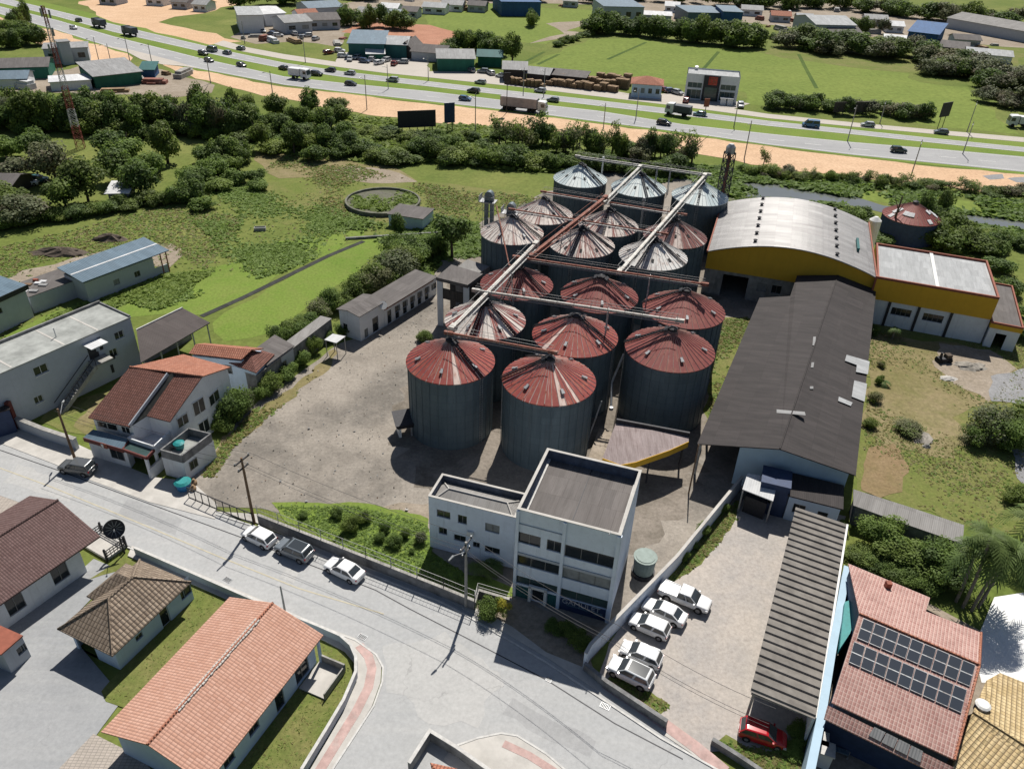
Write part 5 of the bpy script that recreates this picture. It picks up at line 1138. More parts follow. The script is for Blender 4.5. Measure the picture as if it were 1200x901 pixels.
k = [P(294,412,3.9), P(313,428,3.3), P(345,405,3.3), P(322,392,3.8)]; t = px_house('grey_roofed_outbuilding', 'outbuilding with a dark grey flat roof between the red roofed annex and shrubs', 'building', [(296,413,3.7),(313,427,3.3),(343,405,3.3),(322,394,3.7)], 3.2, 'greywall'); mb = MB(); mb.slab(k, 0.1); mb.build('roof', 'rowroof', t, world=True)
# red tile annex (behind the tiled house)
k = [P(221,414,4.6), P(283,421,4.6), P(309,408,4.6), P(240,402,4.6)]; ctr = sum(k,Vector())/4
t = px_house('tiled_annex', 'low annex with a pale red tiled roof behind the brown tiled house', 'house', [(224,413.5,4.6),(282,420,4.6),(306,408,4.6),(242,403,4.6)], 4.2, 'blueish')
R0, R1 = k[0].lerp(k[3],.5)+Vector((0,0,.6)), k[1].lerp(k[2],.5)+Vector((0,0,.6)); mb = MB(); mb.slab([k[0],k[1],R1,R0], 0.1); mb.slab([k[2],k[3],R0,R1], 0.1); mb.build('roof', 'redtile', t, world=True)
f = [gnd(P(224,413.5,4.6)), gnd(P(282,420,4.6))]; panel(t, 'window', f[0].lerp(f[1],.6), f[0].lerp(f[1],.78), 2.2, 3.4, 'glass', 0.05, 'frame')
k = [P(268,425,3.8), P(300,437,3.6), P(322,415,3.6), P(288,405,3.9)]; ctr = sum(k,Vector())/4; t = px_house('hip_roofed_annex', 'small brown hip roofed annex at the corner of the shrubby yard edge', 'house', [(270,425,3.8),(299,435,3.6),(319,415,3.6),(289,407,3.8)], 3.4, 'blueish')
ap = ctr+Vector((0,0,1.0)); mb = MB()
for i in range(4): mb.slab([k[i],k[(i+1)%4],ap], 0.08)
mb.build('roof', 'browntile', t, world=True)
# brown tiled two storey house
e = {'a':P(103,489,4.6),'b':P(152,500,4.6),'c':P(172,487,5.0),'d':P(199,494,5.0),'r0':P(152,430,7.7),'r1':P(197,439,7.7),'r2':P(208,435.5,7.7),'r3':P(237,441,7.7),'k0':P(215,415,5.9),'k1':P(270,430,5.9)}
t = thing('brown_tiled_house', 'white two storey house with split brown tiled roof by the street', 'house', (e['a'].x,e['a'].y,0))
mb = MB(); mb.slab([e['a'],e['b'],e['r1'],e['r0']], 0.12); mb.slab([e['c'],e['d'],e['r3'],e['r2']], 0.12); mb.build('roof', 'browntile', t, world=True)
mb = MB(); mb.slab([e['r0'],e['r3'],e['k1'],e['k0']][::-1], 0.12); mb.build('back_roof', 'redtile', t, world=True)
mb = MB(); mb.tube(e['r0'],e['r3'],0.12,n=6); mb.build('ridge_cap', 'redtile', t, world=True)
ctr = (e['a']+e['d']+e['k0']+e['k1'])/4; F = [gnd(p.lerp(ctr,0.05)) for p in (e['a'],e['b'],e['c'],e['d'],e['r3'],e['k1'],e['k0'],e['r0'])]; H = [4.5,4.5,4.9,4.9,7.5,5.8,5.8,7.5]
mb = MB()
for i in range(8): j = (i+1)%8; mb.add([F[i],F[j],F[j]+Vector((0,0,H[j])),F[i]+Vector((0,0,H[i]))])
mb.build('wall', 'white', t, world=True)
mb = MB(); v0, v1 = e['b']+Vector((0,0,.1)), e['r1']+Vector((0,0,.1)); mb.beam(v0, v1, 0.14, 0.4); mb.build('valley_wall', 'greywall', t, world=True)
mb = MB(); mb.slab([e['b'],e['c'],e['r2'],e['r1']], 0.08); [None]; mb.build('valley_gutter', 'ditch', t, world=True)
for f0, f1, z0, z1 in ((0.12,0.42,2.9,4.3),(0.60,0.86,2.6,3.9)): pass
for i, j, f0, f1, z0, z1 in ((3,4,.15,.45,3.3,4.6),(3,4,.62,.95,3.4,5.2),(4,5,.1,.5,3.2,4.6),(3,4,.2,.42,0.5,2.2),(3,4,.65,.95,0.6,2.3),(0,1,.08,.6,3.3,4.2),(0,1,.7,.92,3.3,4.2)):
    panel(t, 'window', F[i].lerp(F[j],f0), F[i].lerp(F[j],f1), z0, z1, 'glass', 0.07, 'whiteframe')
# balcony, shop canopy and pergola
k = [P(150,513,3.4),P(180,523,3.4),P(199,505,3.4),P(174,497,3.4)]; mb = MB()
for i in (0,1,3): a_, b_ = k[i], k[(i+1)%4]; mb.beam((a_.x,a_.y,2.9),(b_.x,b_.y,2.9),0.14,1.1)
mb.prism([p[:2] for p in k], 2.2, 2.4); mb.build('balcony', 'white', t, world=True)
t = thing('shop_front', 'white shop front with a teal sheet canopy and maroon fascia at the roadside', 'shop', (*P(97,512,3)[:2],0))
k = [P(97.5,512.5,3.0),P(144,526,3.0),P(150,512.5,3.4),P(109,503,3.4)]; mb = MB(); mb.slab(k, 0.08); mb.build('canopy', 'bluesheet', t, world=True)
mb = MB(); mb.beam((k[0].x,k[0].y,2.75),(k[1].x,k[1].y,2.75),0.12,0.5); mb.build('fascia', 'maroon', t, world=True)
f = [k[0].lerp(k[3],.3), k[1].lerp(k[2],.3), k[2], k[3]]; mb = MB(); mb.prism([p[:2] for p in f], 0, 2.9); mb.build('wall', 'white', t, world=True)
p, s = k[0].lerp(k[1],.44), k[0].lerp(k[1],.60); panel(t, 'sign_board', p+Vector((0,-.08,0)), s+Vector((0,-.08,0)), 2.45, 3.1, 'redtrim', 0.06); p2, s2 = k[0].lerp(k[1],.47), k[0].lerp(k[1],.52); panel(t, 'sign_board', p2+Vector((0,-.16,0)), s2+Vector((0,-.16,0)), 2.55, 3.0, 'whiteframe', 0.05)
panel(t, 'window', f[0].lerp(f[1],.55), f[0].lerp(f[1],.9), 0.9, 2.2, 'glass', 0.06, 'frame')
k = [P(144,527,2.9),P(172,537,2.9),P(183,525,2.9),P(152,517,2.9)]; t = thing('pergola', 'small glazed pergola with maroon beams beside the shop canopy', 'pergola', (k[0].x,k[0].y,0)); mb = MB()
for i in range(4): mb.beam(k[i],k[(i+1)%4],0.15,0.35)
mb.build('beam', 'maroon', t, world=True); mb = MB()
for i in range(1,6): mb.beam(k[0].lerp(k[1],i/6),k[3].lerp(k[2],i/6),0.07,0.1)
for i in range(1,3): mb.beam(k[0].lerp(k[3],i/3),k[1].lerp(k[2],i/3),0.07,0.1)
mb.build('rafter', 'tealshed', t, world=True); mb = MB(); mb.add([p+Vector((0,0,.07)) for p in k]); mb.build('glazing', 'greenglass', t, world=True)
for i in (1,2): p = k[i].lerp(k[(i+2)%4],.06); mb = MB(); mb.box(p.x-.14,p.y-.14,0,p.x+.14,p.y+.14,2.75); mb.build('post', 'white', t, world=True)
# flat unit with the blue tank
k = [(187,527,3.4),(212.5,534,3.4),(248,507.5,3.4),(221,501,3.4)]; q = poly3(k); t = thing('flat_roofed_unit', 'small whitewashed flat roofed unit with stained parapet beside the pergola', 'building', (q[0].x,q[0].y,0))
ctr = sum(q,Vector())/4; mb = MB(); mb.prism([p[:2] for p in q], 0, 2.4); mb.build('wall', 'white', t, world=True); mb = MB()
for i in range(4): a_, b_ = q[i].lerp(ctr,.04), q[(i+1)%4].lerp(ctr,.04); mb.beam((a_.x,a_.y,2.9),(b_.x,b_.y,2.9),0.16,1.0)
mb.build('parapet', 'oldwall', t, world=True); mb = MB(); mb.prism([p.lerp(ctr,.1)[:2] for p in q], 2.4, 2.45); mb.build('roof', 'slab', t, world=True)
panel(t, 'window', q[1].lerp(q[2],.15), q[1].lerp(q[2],.4), 0.9, 2.0, 'glass', 0.06, 'frame')
p = P(211,525,2.45); t = thing('water_tank', 'teal plastic water tank on the flat roof beside the tiled house', 'tank', (p.x,p.y,2.45)); mb = MB(); mb.tube((0,0,0),(0,0,0.7),0.42,0.55,14); mb.build('body', 'teal', t); mb = MB(); mb.tube((0,0,.7),(0,0,.85),0.6,0.3,14); mb.build('lid', 'teal', t)
p = P(216,573,0); t = thing('waste_bin', 'large blue bin with a teal lid by the yard gate', 'bin', (p.x,p.y,0)); mb = MB(); mb.tube((0,0,0.05),(0,0,1.0),0.65,0.8,14); mb.build('body', 'bluebin', t); mb = MB(); mb.tube((0,0,1.0),(0,0,1.2),0.88,0.6,14); mb.build('lid', 'teal', t)
for x, y, lab in ((228,568,'cream sack standing beside the large blue bin'),(227,575,'second cream sack leaning nearest the gate rail')):
    p = P(x,y,0); t = thing('sack', lab, 'sack', (p.x,p.y,0)); mb = MB(); mb.tube((0,0,0.0),(0,0,.45),0.3,0.34,10); mb.tube((0,0,.45),(0,0,.7),0.34,0.12,10); mb.build('sack_body', 'palewood', t); mb = MB(); mb.tube((0,0,.7),(0.05,0,.8),0.06,0.12,8); mb.build('neck', 'palewood', t)
wall_line('garden_wall', 'short white wall stub between the pergola and the blue bin', [(178,562),(196,545)], 1.4, 0.15, 'white', 'kerb')
# gray house with outside stair
loc, r, W, D = frame3((4,437), (152.5,372.5), (108,360), 7.0)
W_ext = 8; loc = (loc[0]-math.cos(r)*W_ext, loc[1]-math.sin(r)*W_ext, 0); W += W_ext
t = thing('grey_house', 'plain grey two storey house with a slab roof and outside stair', 'house', loc, r)
X = W_ext
ops = {'front': [(X+3.0,4.9,4.6+X,6.0),(X+2.0,1.6,X+3.0,2.5),(X+13.2,4.9,X+14.4,5.9),(X+15.6,3.3,X+16.8,4.4),(X+12.0,2.9,X+13.0,4.0),(X+13.6,0.7,X+15.6,1.7)], 'right': [(2.0,4.2,3.2,5.3)]}
ops['front'] = [o for o in ops['front'] if o[2] < W-0.3]
walls(t, W, D, 7.0, 'greywall', ops, fm='whiteframe')
mb = MB(); mb.slab([(-.1,-.1,7.15),(W+.1,-.1,7.15),(W+.1,D,7.15),(-.1,D,7.15)], 0.15); mb.build('roof', 'slab', t)
mb = MB(); mb.box(-.1,D-.15,7.15,W+.1,D+.1,7.5); mb.box(W-.1,0,7.15,W+.1,D-.15,7.35); mb.build('parapet', 'oldwall', t)
for fx_ in (0.38,0.64,0.82): mb = MB(); mb.box(W*fx_-.12,0.1,7.15,W*fx_+.12,D-0.4,7.175); mb.build('roof_seam', 'sidewalk', t)
mb = MB(); mb.tube((W*.66,D*.4,7.15),(W*.66,D*.4,8.4),0.07); mb.build('vent_pipe', 'whiteframe', t)
s0, s1 = X+9.2, X+3.8
mb = MB()
for i in range(16): f = i/16; x = s0+(s1-s0)*f; z = 3.9*(1-f); mb.box(min(x,x+(s1-s0)/16),-1.6,z-0.25,max(x,x+(s1-s0)/16),-0.4,z)
mb.beam((s0,-1.6,3.9-.2),(s1,-1.6,-.1),0.1,0.5); mb.build('stair', 'concrete', t)
mb = MB(); mb.beam((s0,-1.6,4.9),(s1,-1.6,1.0),0.07,0.07); mb.beam((s0,-.4,4.9),(s1,-.4,1.0),0.07,0.07)
for i in range(9): f = i/8; x = s0+(s1-s0)*f; z = 3.9*(1-f); mb.beam((x,-1.6,z),(x,-1.6,z+1),0.05,0.05)
mb.build('stair_rail', 'dark', t)
mb = MB(); mb.box(s0,-1.7,3.75,s0+2.2,-0.005,3.95); mb.build('landing', 'concrete', t); mb = MB(); mb.box(s0-.1,-1.8,6.1,s0+2.1,-0.005,6.22); mb.build('awning', 'whitesheet', t)
mb = MB(); mb.box(s0+.3,-.05,3.95,s0+1.3,-0.004,6.0); mb.build('door', 'dark', t)
for x, z, w_, h_ in ((X+11.0,4.6,0.4,1.7),(X+10.4,3.0,0.3,1.6),(X+11.2,2.7,1.3,0.6),(X+11.6,1.0,0.35,1.1)): mb = MB(); mb.box(x,-.06,z,x+w_,-0.004,z+h_); mb.build('wall_plaque', 'dark', t)
# orange awning at the picture edge
q = poly3([(-12,462,4.2),(8,468,3.8),(24,456,4.2),(18,450,4.4),(6,461,4.0),(-12,452,4.4)]); t = thing('orange_awning', 'folded orange canvas awning at the left edge beside the grey house', 'awning', (q[0].x,q[0].y,0)); mb = MB(); mb.slab(q, 0.25); mb.build('canvas', 'orange', t, world=True)
for x, y in ((8,470),(17,455)): p = P(x,y,3.8); mb = MB(); mb.box(p.x-.25,p.y-.25,0,p.x+.25,p.y+.25,3.7); mb.build('pillar', 'maroon', t, world=True)
loc, r, W, D = frame3((-30,490), (10,478), (-20,440), 3.4); t = thing('dark_kiosk', 'dark blue kiosk under the orange awning', 'kiosk', loc, r); walls(t, max(W,2), max(D,3), 3.2, 'navy', {'front': [(0.4,1,1.4,2.2)]}); flat(t, max(W,2), max(D,3), 3.3, 'darkroof', -.1)
wall_line('plot_wall', 'grey rendered plot wall along the street before the dry grass', [(18,500),(55,515),(92,527)], 1.5, 0.4, 'greywall', 'concrete')
wall_line('driveway_wall', 'pale low wall slanting from the plot wall to the left edge', [(22,497),(-10,516)], 1.0, 0.4, 'sidewalk', 'kerb')
# blue grey roofed building and neighbours
loc, r, W, D = frame3((97.5,327.5), (196,291), (56,320.5), 3.9)
t = thing('blue_roofed_workshop', 'long workshop with a pale blue sheet roof beside the dirt drive', 'workshop', loc, r)
walls(t, W*.80, D*.9, 3.3, 'greywall', {'front': [(W*.3,1.2,W*.37,2.1),(W*.55,1.2,W*.62,2.1)]}); mb = MB(); mb.slab([(-.4,-.4,3.7),(W,-.4,3.7),(W,D,4.3),(-.4,D,4.3)], 0.12); mb.build('roof', 'bluesheet', t)
mb = MB(); mb.slab([(-.3,D*.42,4.02),(W,D*.42,4.02),(W,D*.47,4.05),(-.3,D*.47,4.05)], 0.03); mb.build('roof_joint', 'whitesheet', t)
for x, y in ((W-.4,.1),(W-.4,D-.3),(W*.9,.1)): mb = MB(); mb.tube((x,y,0),(x,y,3.6),.1); mb.build('post', 'redtrim', t)
mb = MB(); mb.box(W*.8,0.1,0,W-.5,0.25,1.4); mb.build('low_wall', 'greywall', t)
A, B = P(34,349,2.6), P(97,326,2.6); u = (B-A).normalized(); nv = Vector((-u.y,u.x,0)); t = thing('cluttered_lean_to', 'low grey lean to with a cluttered stained roof joining the blue roofs', 'building', (A.x,A.y,0)); f = [A,B,B+nv*5.5,A+nv*5.5]
mb = MB(); mb.prism([p[:2] for p in f], 0, 2.6); mb.build('wall', 'greywall', t, world=True); mb = MB(); mb.slab([p+Vector((0,0,.1)) for p in f], .08); mb.build('roof', 'rowroof', t, world=True)
for i in range(9): p = A+u*random.uniform(.5,6)+nv*random.uniform(.8,4.8); s = random.uniform(.2,.6); mb = MB(); mb.box(p.x-s,p.y-s*.6,2.7,p.x+s,p.y+s*.6,2.7+random.uniform(.1,.4)); mb.build('roof_clutter', random.choice(['graysheet','redtrim','whitesheet','wood']), t, world=True)
loc, r, W, D = frame3((-70,378), (27.5,334), (-105,355), 5.0); t = thing('blue_roofed_block', 'taller grey block with a dark blue sheet roof at the left edge', 'building', loc, r); D = max(D,7)
walls(t, W, D, 4.8, 'greywall', {'front': [(W-5,2.6,W-4,3.4)], 'right': [(2,2,3,3)]}); mb = MB(); mb.slab([(-.3,-.3,4.95),(W+.3,-.3,4.95),(W+.3,D,5.5),(-.3,D,5.5)], .12); mb.build('roof', 'bluesheet', t); mb = MB(); mb.box(-.3,-.4,4.3,W+.35,-.303,5.0); mb.build('fascia', 'dark', t)
# brown carport
k = [P(165,425,4.0),P(246,378,4.0),P(214,361,4.6),P(160,387,4.6)]; t = thing('brown_carport', 'open carport under a plain dark brown sheet roof behind the tiled house', 'carport', (k[0].x,k[0].y,0)); mb = MB(); mb.slab(k, .12); mb.build('roof', 'carportroof', t, world=True)
mb = MB(); mb.beam(k[3],k[2],.15,.3); mb.build('edge_trim', 'kerb', t, world=True)
for f_ in (0.03,.27,.5,.74,.97):
    for a_, b_, c_ in ((k[0],k[1],.06),(k[3],k[2],.94)): pass
    p = k[0].lerp(k[1],f_); p = p.lerp(k[3].lerp(k[2],f_),.05); mb = MB(); mb.tube(gnd(p),p-Vector((0,0,.1)),.1); mb.build('post', 'steel', t, world=True)
mb = MB(); p, s = k[3].lerp(k[0],.1), k[2].lerp(k[1],.1); mb.beam((p.x,p.y,2),(s.x,s.y,2),.2,4); mb.build('back_wall', 'oldwall', t, world=True)
# ---------------------------------------------------------------- lower left: maroon roofed building
zE, zR = 3.4, 5.3; B = P(117.5,628,zE); q = P(5,705,zE); ax = (q-B).normalized(); Rg = P(71,584,zR); nrm = Vector((ax.y,-ax.x,0)); half = abs((Rg-B).dot(nrm)); sgn = 1 if (Rg-B).dot(nrm) > 0 else -1; nrm *= sgn; L = 26
rid = lambda s: B + ax*s + nrm*half + Vector((0,0,zR-zE)); t = thing('maroon_roofed_building', 'long white building with a maroon shingle gable roof at the lower left', 'building', (B.x,B.y,0))
mb = MB(); mb.slab([B, rid(0), rid(L), B+ax*L], .14); mb.slab([B+nrm*2*half, B+nrm*2*half+ax*L, rid(L), rid(0)], .14); mb.build('roof', 'maroontile', t, world=True)
mb = MB(); mb.tube(rid(0)+Vector((0,0,.03)),rid(L)+Vector((0,0,.03)),.12,n=6); mb.build('ridge_cap', 'maroontile', t, world=True)
mb = MB(); o = nrm*.7; w0, w1, w2, w3 = gnd(B+o+ax*1.8), gnd(B+o+ax*L), gnd(B+nrm*(2*half-.7)+ax*L), gnd(B+nrm*(2*half-.7)+ax*1.8)
LW = (w1-w0).length; ops = []; x = 1.4
while x < LW-2: ops.append((x,0.9,x+1.5,2.7)); x += 4.1
T = lambda s, d, z: tuple(w0 + ax*s + nrm*d + Vector((0,0,z)))
facade(mb, T, LW, 0, zE+.25, ops)
for a_, b_ in ((w1,w2),(w2,w3)): mb.add([a_,b_,b_+Vector((0,0,zE+.2)),a_+Vector((0,0,zE+.2))])
mid = (w0+w3)/2; mb.add([w3,w0,w0+Vector((0,0,zE+.25)),mid+Vector((0,0,zR-.2)),w3+Vector((0,0,zE+.25))]); w = mb.build('wall', 'white', t, world=True)
l0 = FRAMES[t.name][0]; TL = lambda s, d, z: tuple(Vector(T(s,d,z)) - Vector(l0))
for o_ in ops: opening(t, TL, *o_)
# porch and fence at its street end, with the big mesh dish
p0 = B + ax*1.0; k = [gnd(B+nrm*.3), gnd(B+nrm*.3-ax*2.1), gnd(B+nrm*3.8-ax*2.1), gnd(B+nrm*3.8)]
t = thing('timber_porch', 'dark timber porch with open rails at the street end of the maroon roof', 'porch', (k[0].x,k[0].y,0)); mb = MB(); mb.prism([p[:2] for p in k], 0.05, 0.35); mb.build('deck', 'sidewalk', t, world=True)
for p in k[:4]: mb = MB(); mb.beam(p, p+Vector((0,0,1.5)), .16,.16); mb.build('post', 'dark', t, world=True)
mb = MB()
for i in (0,1,2):
    a_, b_ = k[i], k[(i+1)%4]
    for z_ in (.6,.9,1.2): mb.beam(a_+Vector((0,0,z_)), b_+Vector((0,0,z_)), .06,.08)
    for j in range(6): p = a_.lerp(b_,(j+.5)/6); mb.beam(p+Vector((0,0,.3)), p+Vector((0,0,1.2)), .04,.04)
mb.build('rail', 'dark', t, world=True); 
p = P(146,648,0); t = thing('satellite_dish', 'big dark mesh satellite dish on a post beside the timber porch', 'dish', (p.x,p.y,0)); mb = MB(); mb.tube((0,0,0),(0,0,2.3),.09); mb.build('post', 'dark', t)
c0 = Vector((-.3,.1,3.0)); ax2 = Vector((.45,-.75,.45)).normalized(); s_ = ax2.cross(Vector((0,0,1))).normalized(); u_ = s_.cross(ax2); mb = MB(); nr, ns = 6, 24
def dp(i, j): r_ = .92*i/nr; a_ = 2*math.pi*j/ns; return c0 + s_*r_*math.cos(a_) + u_*r_*math.sin(a_) + ax2*(r_*r_*.28-.2)
for i in range(nr):
    for j in range(ns): mb.add([dp(i,j),dp(i+1,j),dp(i+1,j+1),dp(i,j+1)])
mb.build('reflector', 'dark', t); mb = MB()
for j in range(0,24,2): mb.beam(dp(0,0)-ax2*.05, dp(nr,j)-ax2*.05, .03,.04)
for i in (2,4,6):
    for j in range(ns): mb.beam(dp(i,j)-ax2*.05, dp(i,j+1)-ax2*.05, .02,.03)
mb.build('rib', 'steel', t); mb = MB(); mb.beam(c0, c0+ax2*.9, .04,.04); mb.tube(c0+ax2*.85, c0+ax2*1.05, .08,.08); mb.build('feed_horn', 'steel', t); mb = MB(); mb.tube((0,0,2.2),c0-ax2*.2,.08); mb.build('mount', 'dark', t)
# tan tiled hip roof house
loc, r, W, D = frame3((66,733.5), (130,765), (0,0), 3.1); d3 = P(225,679,3.1) - P(130,765,3.1); D = d3.dot(Vector((-math.sin(r),math.cos(r),0)))
t = thing('tan_tiled_house', 'small white house under a mottled tan hip roof beside the grey yard', 'house', loc, r)
ov = .55; sub = link('house_body', None, t, (ov,ov,0)); walls(sub, W-2*ov, D-2*ov, 3.0, 'blueish', {'right': [(2.0,1.2,2.7,1.8),(4.6,.05,5.5,2.1,'d','whiteframe'),(7,1.0,8.2,2.1)], 'front': [(0.3,0.0,2.4,2.4,'o')]})
hip(sub, W-2*ov, D-2*ov, 3.0, 1.7, ov, 'tantile', None, .1, 'tantile')
x_ = (W-2*ov)/2; y_ = (D-2*ov)*.66; zq = 4.55; mb = MB(); e_ = 2.1
mb.slab([(-1.1,y_-e_,2.95),(x_,y_-e_,2.95),(x_,y_,zq),(.7,y_,zq)], .1); mb.slab([(x_,y_+e_,2.95),(-1.1,y_+e_,2.95),(.7,y_,zq),(x_,y_,zq)], .1); mb.slab([(-1.1,y_+e_,2.95),(-1.1,y_-e_,2.95),(.7,y_,zq)], .1)
mb.build('side_roof', 'tantile', sub); mb = MB(); mb.box(-.5,y_-1.5,0,0,y_+1.5,2.9); mb.build('side_bay', 'blueish', sub)
# orange tiled house
loc, r, W, D = frame3((268.8,698.5), (378.8,743), (115,854.8), 3.3)
w_ = Vector((-math.sin(r),math.cos(r),0)); loc = (loc[0]+w_.x*D, loc[1]+w_.y*D, 0); D = -D
t = thing('orange_tiled_house', 'long house under a big orange clay tiled gable roof at the street corner', 'house', loc, r)
ov = .6; sub = link('house_body', None, t, (ov,ov,0)); w2, d2 = W-2*ov, D-2*ov
walls(sub, w2, d2, 3.3, 'blueish', {'right': [(1.5,1.2,2.6,2.2),(4.2,1.2,5.3,2.2),(7.2,.1,8.2,2.2,'d'),(d2-2.6,.3,d2-.9,2.3)]}); gable(sub, w2, d2, 3.3, 1.35, ov, 'y', 'orangetile', 'white', .12)
mb = MB(); zz = 3.3+1.35+.12
random.seed(3)
for i in range(30): y_ = d2*(.18+i*.024); mb.box(w2/2-.16-random.uniform(0,.08), y_, zz-.08, w2/2+.16+random.uniform(0,.08), y_+.24, zz+.07)
mb.build('ridge_mortar', 'sidewalk', sub); mb = MB(); mb.tube((w2/2,-.6,zz),(w2/2,d2+.6,zz),.12,n=6); mb.build('ridge_cap', 'redtile', sub)
mb = MB(); mb.box(w2+.15,d2-2.6,0.01,w2+2.6,d2+.3,.22); mb.build('terrace', 'sidewalk', sub); mb = MB(); mb.box(w2+.2,d2+.1,0,w2+.4,d2+.3,3.2); mb.build('post', 'blueish', sub)
mb = MB(); mb.box(w2+.4,d2+.2,.2,w2+2.6,d2+.34,1.0); mb.box(w2+2.5,d2-2.6,.2,w2+2.6,d2+.2,.8); mb.build('terrace_wall', 'concrete', sub)
# fence wall round the corner plot
wall_line('corner_wall', 'low whitewashed garden wall curving round the street corner lawn', [(160,650),(290,707),(375,742),(400,753),(412,764),(418,778),(418,795),(404,828),(384,862),(355,910)], 0.95, .18, 'greywall', 'kerb')
# small tile roof behind a wall at the bottom
k = [P(504,893,2.6),P(535,900,2.6),P(575,930,2.6),P(520,960,2.6)]; t = px_house('corner_house', 'corner of a red tiled roof inside a dark wall at the bottom edge', 'house', [(508,897,2.6),(535,901,2.6),(575,930,2.6),(520,960,2.6)], 2.4, 'white'); ap = P(530,925,3.6); mb = MB()
for i in range(4): mb.slab([k[i],k[(i+1)%4],ap] if i != 1 and i != 9 else [k[1],k[2],ap], .08)
mb.build('roof', 'redtile', t, world=True)
wall_line('corner_house_wall', 'dark topped plot wall around the red tiled corner at the bottom edge', [(480,905),(504,867),(535,886),(580,918)], 1.2, .2, 'oldwall', 'kerb')
# dark shed at the lower left edge
loc, r, W, D = frame3((-60,735), (1,763), (-40,700), 2.8); t = thing('red_roofed_shed', 'dark shed with a red sheet roof at the lower left edge', 'shed', loc, r); D = 1.6
walls(t, W, D, 2.6, 'greywall', {'right': [(1,1,1.8,1.8)]}); flat(t, W, D, 2.75, 'redtrim', -.2)
# walls and gate on the street
wall_line('street_wall', 'weathered concrete street wall topped with wire fence behind the parked cars', [(304,614),(430,664),(520,700),(556,715)], 1.25, .22, 'oldwall', 'concrete', fence=1.3)
wall_line('forecourt_wall', 'low weathered wall beside the yellow shrub on the office forecourt', [(556,715),(560,700),(600,712)], 1.0, .2, 'oldwall', 'concrete', fence=.9)
wall_line('lot_wall', 'tall pale wall running from the street to the warehouse beside the car park', [(684,783),(690,772),(736,724),(790,668),(840,606),(866,574)], 1.9, .22, 'office', 'sidewalk')
wall_line('lot_front_wall', 'low dark wall between the red pavement and car park', [(684,785),(709,806),(780,853)], 0.9, .25, 'oldwall', 'oldwall')
wall_line('lot_front_wall', 'short dark kerb wall in front of the red car', [(833,872),(862,890),(892,910)], 0.7, .25, 'oldwall', 'oldwall')
strip('drainage_ditch', [(236,371),(285,349),(330,327),(385,300),(426,283)], .95, .045, 'ditch')
wall_line('field_wall', 'thin dark concrete wall beyond the bushes left of the silos', [(405,281),(470,277),(520,274)], .4, .4, 'oldwall')
# yard gate
a_, b_ = P(222,584), P(297,615); t = thing('yard_gate', 'long low tubular steel gate closing the gravel yard', 'gate', (a_.x,a_.y,0)); mb = MB()
for z_ in (.15,1.5): mb.tube(a_+Vector((0,0,z_)),b_+Vector((0,0,z_)),.06,n=6)
mb.build('rail', 'dark', t, world=True)
for i in range(10): p = a_.lerp(b_,i/9); mb = MB(); mb.tube(p+Vector((0,0,.15)),p+Vector((0,0,1.5)),.05,n=6); mb.build('upright', 'dark', t, world=True)
mb = MB()
for i in range(70): p = a_.lerp(b_,(i+.5)/70); mb.beam(p+Vector((0,0,.15)),p+Vector((0,0,1.5)),.012,.012)
mb.build('mesh_infill', 'frame', t, world=True)
# round settling tank and hut
c = P(447,243,0)+Vector((0,2,0)); t = thing('settling_tank', 'round overgrown concrete settling tank in the meadow', 'tank', (c.x,c.y,0)); mb = MB(); n = 40; R_ = 7.3; M['oldrim'] = plain('mossy_concrete', (0.15,0.15,0.12), .95, 0, .4, .8, (0.05,0.07,0.025)); M['greybed'] = ground_mat('tank_bed', [(0.16,0.15,0.13),(0.12,0.115,0.10),(0.09,0.11,0.04)], (0.1,0.4,2))
for i in range(n):
    a1, a2 = 2*math.pi*i/n, 2*math.pi*(i+1)/n; q = lambda r_, a_, z_: (r_*math.cos(a_), r_*math.sin(a_)*1.0, z_)
    mb.add([q(R_,a1,0),q(R_,a2,0),q(R_,a2,.8),q(R_,a1,.8)]); mb.add([q(R_-.35,a1,0),q(R_-.35,a2,0),q(R_-.35,a2,.8),q(R_-.35,a1,.8)]); mb.add([q(R_,a1,.8),q(R_,a2,.8),q(R_-.35,a2,.8),q(R_-.35,a1,.8)])
mb.build('rim', 'oldrim', t); mb = MB(); mb.add([(6.9*math.cos(2*math.pi*i/n),6.9*math.sin(2*math.pi*i/n),.4) for i in range(n)]); mb.build('bed', 'greybed', t)
loc, r, W, D = frame3((455,250), (495,256), (463,238), 2.4); t = thing('pump_hut', 'low grey pump hut at the edge of the round settling tank', 'hut', loc, r); walls(t, W, D, 2.2, 'blueish', {'front': [(2,.9,2.8,1.6)]}); flat(t, W, D, 2.35, 'rowroof', -.2)
p = P(753,672,0); t = thing('water_cistern', 'round grey green water cistern on a dark base beside the office', 'tank', (p.x,p.y,0)); mb = MB()
n = 18
mb.tube((0,0,.5),(0,0,2.2),.95,1.05,18); mb.build('shell', 'cistern', t); mb = MB(); mb.tube((0,0,0),(0,0,.5),1.1,1.1,18); mb.build('base', 'dark', t); mb = MB(); mb.tube((0,0,2.2),(0,0,2.3),1.12,1.12,18); mb.tube((0,0,2.3),(0,0,2.35),.9,.9,18); mb.build('lid', 'cistern', t)
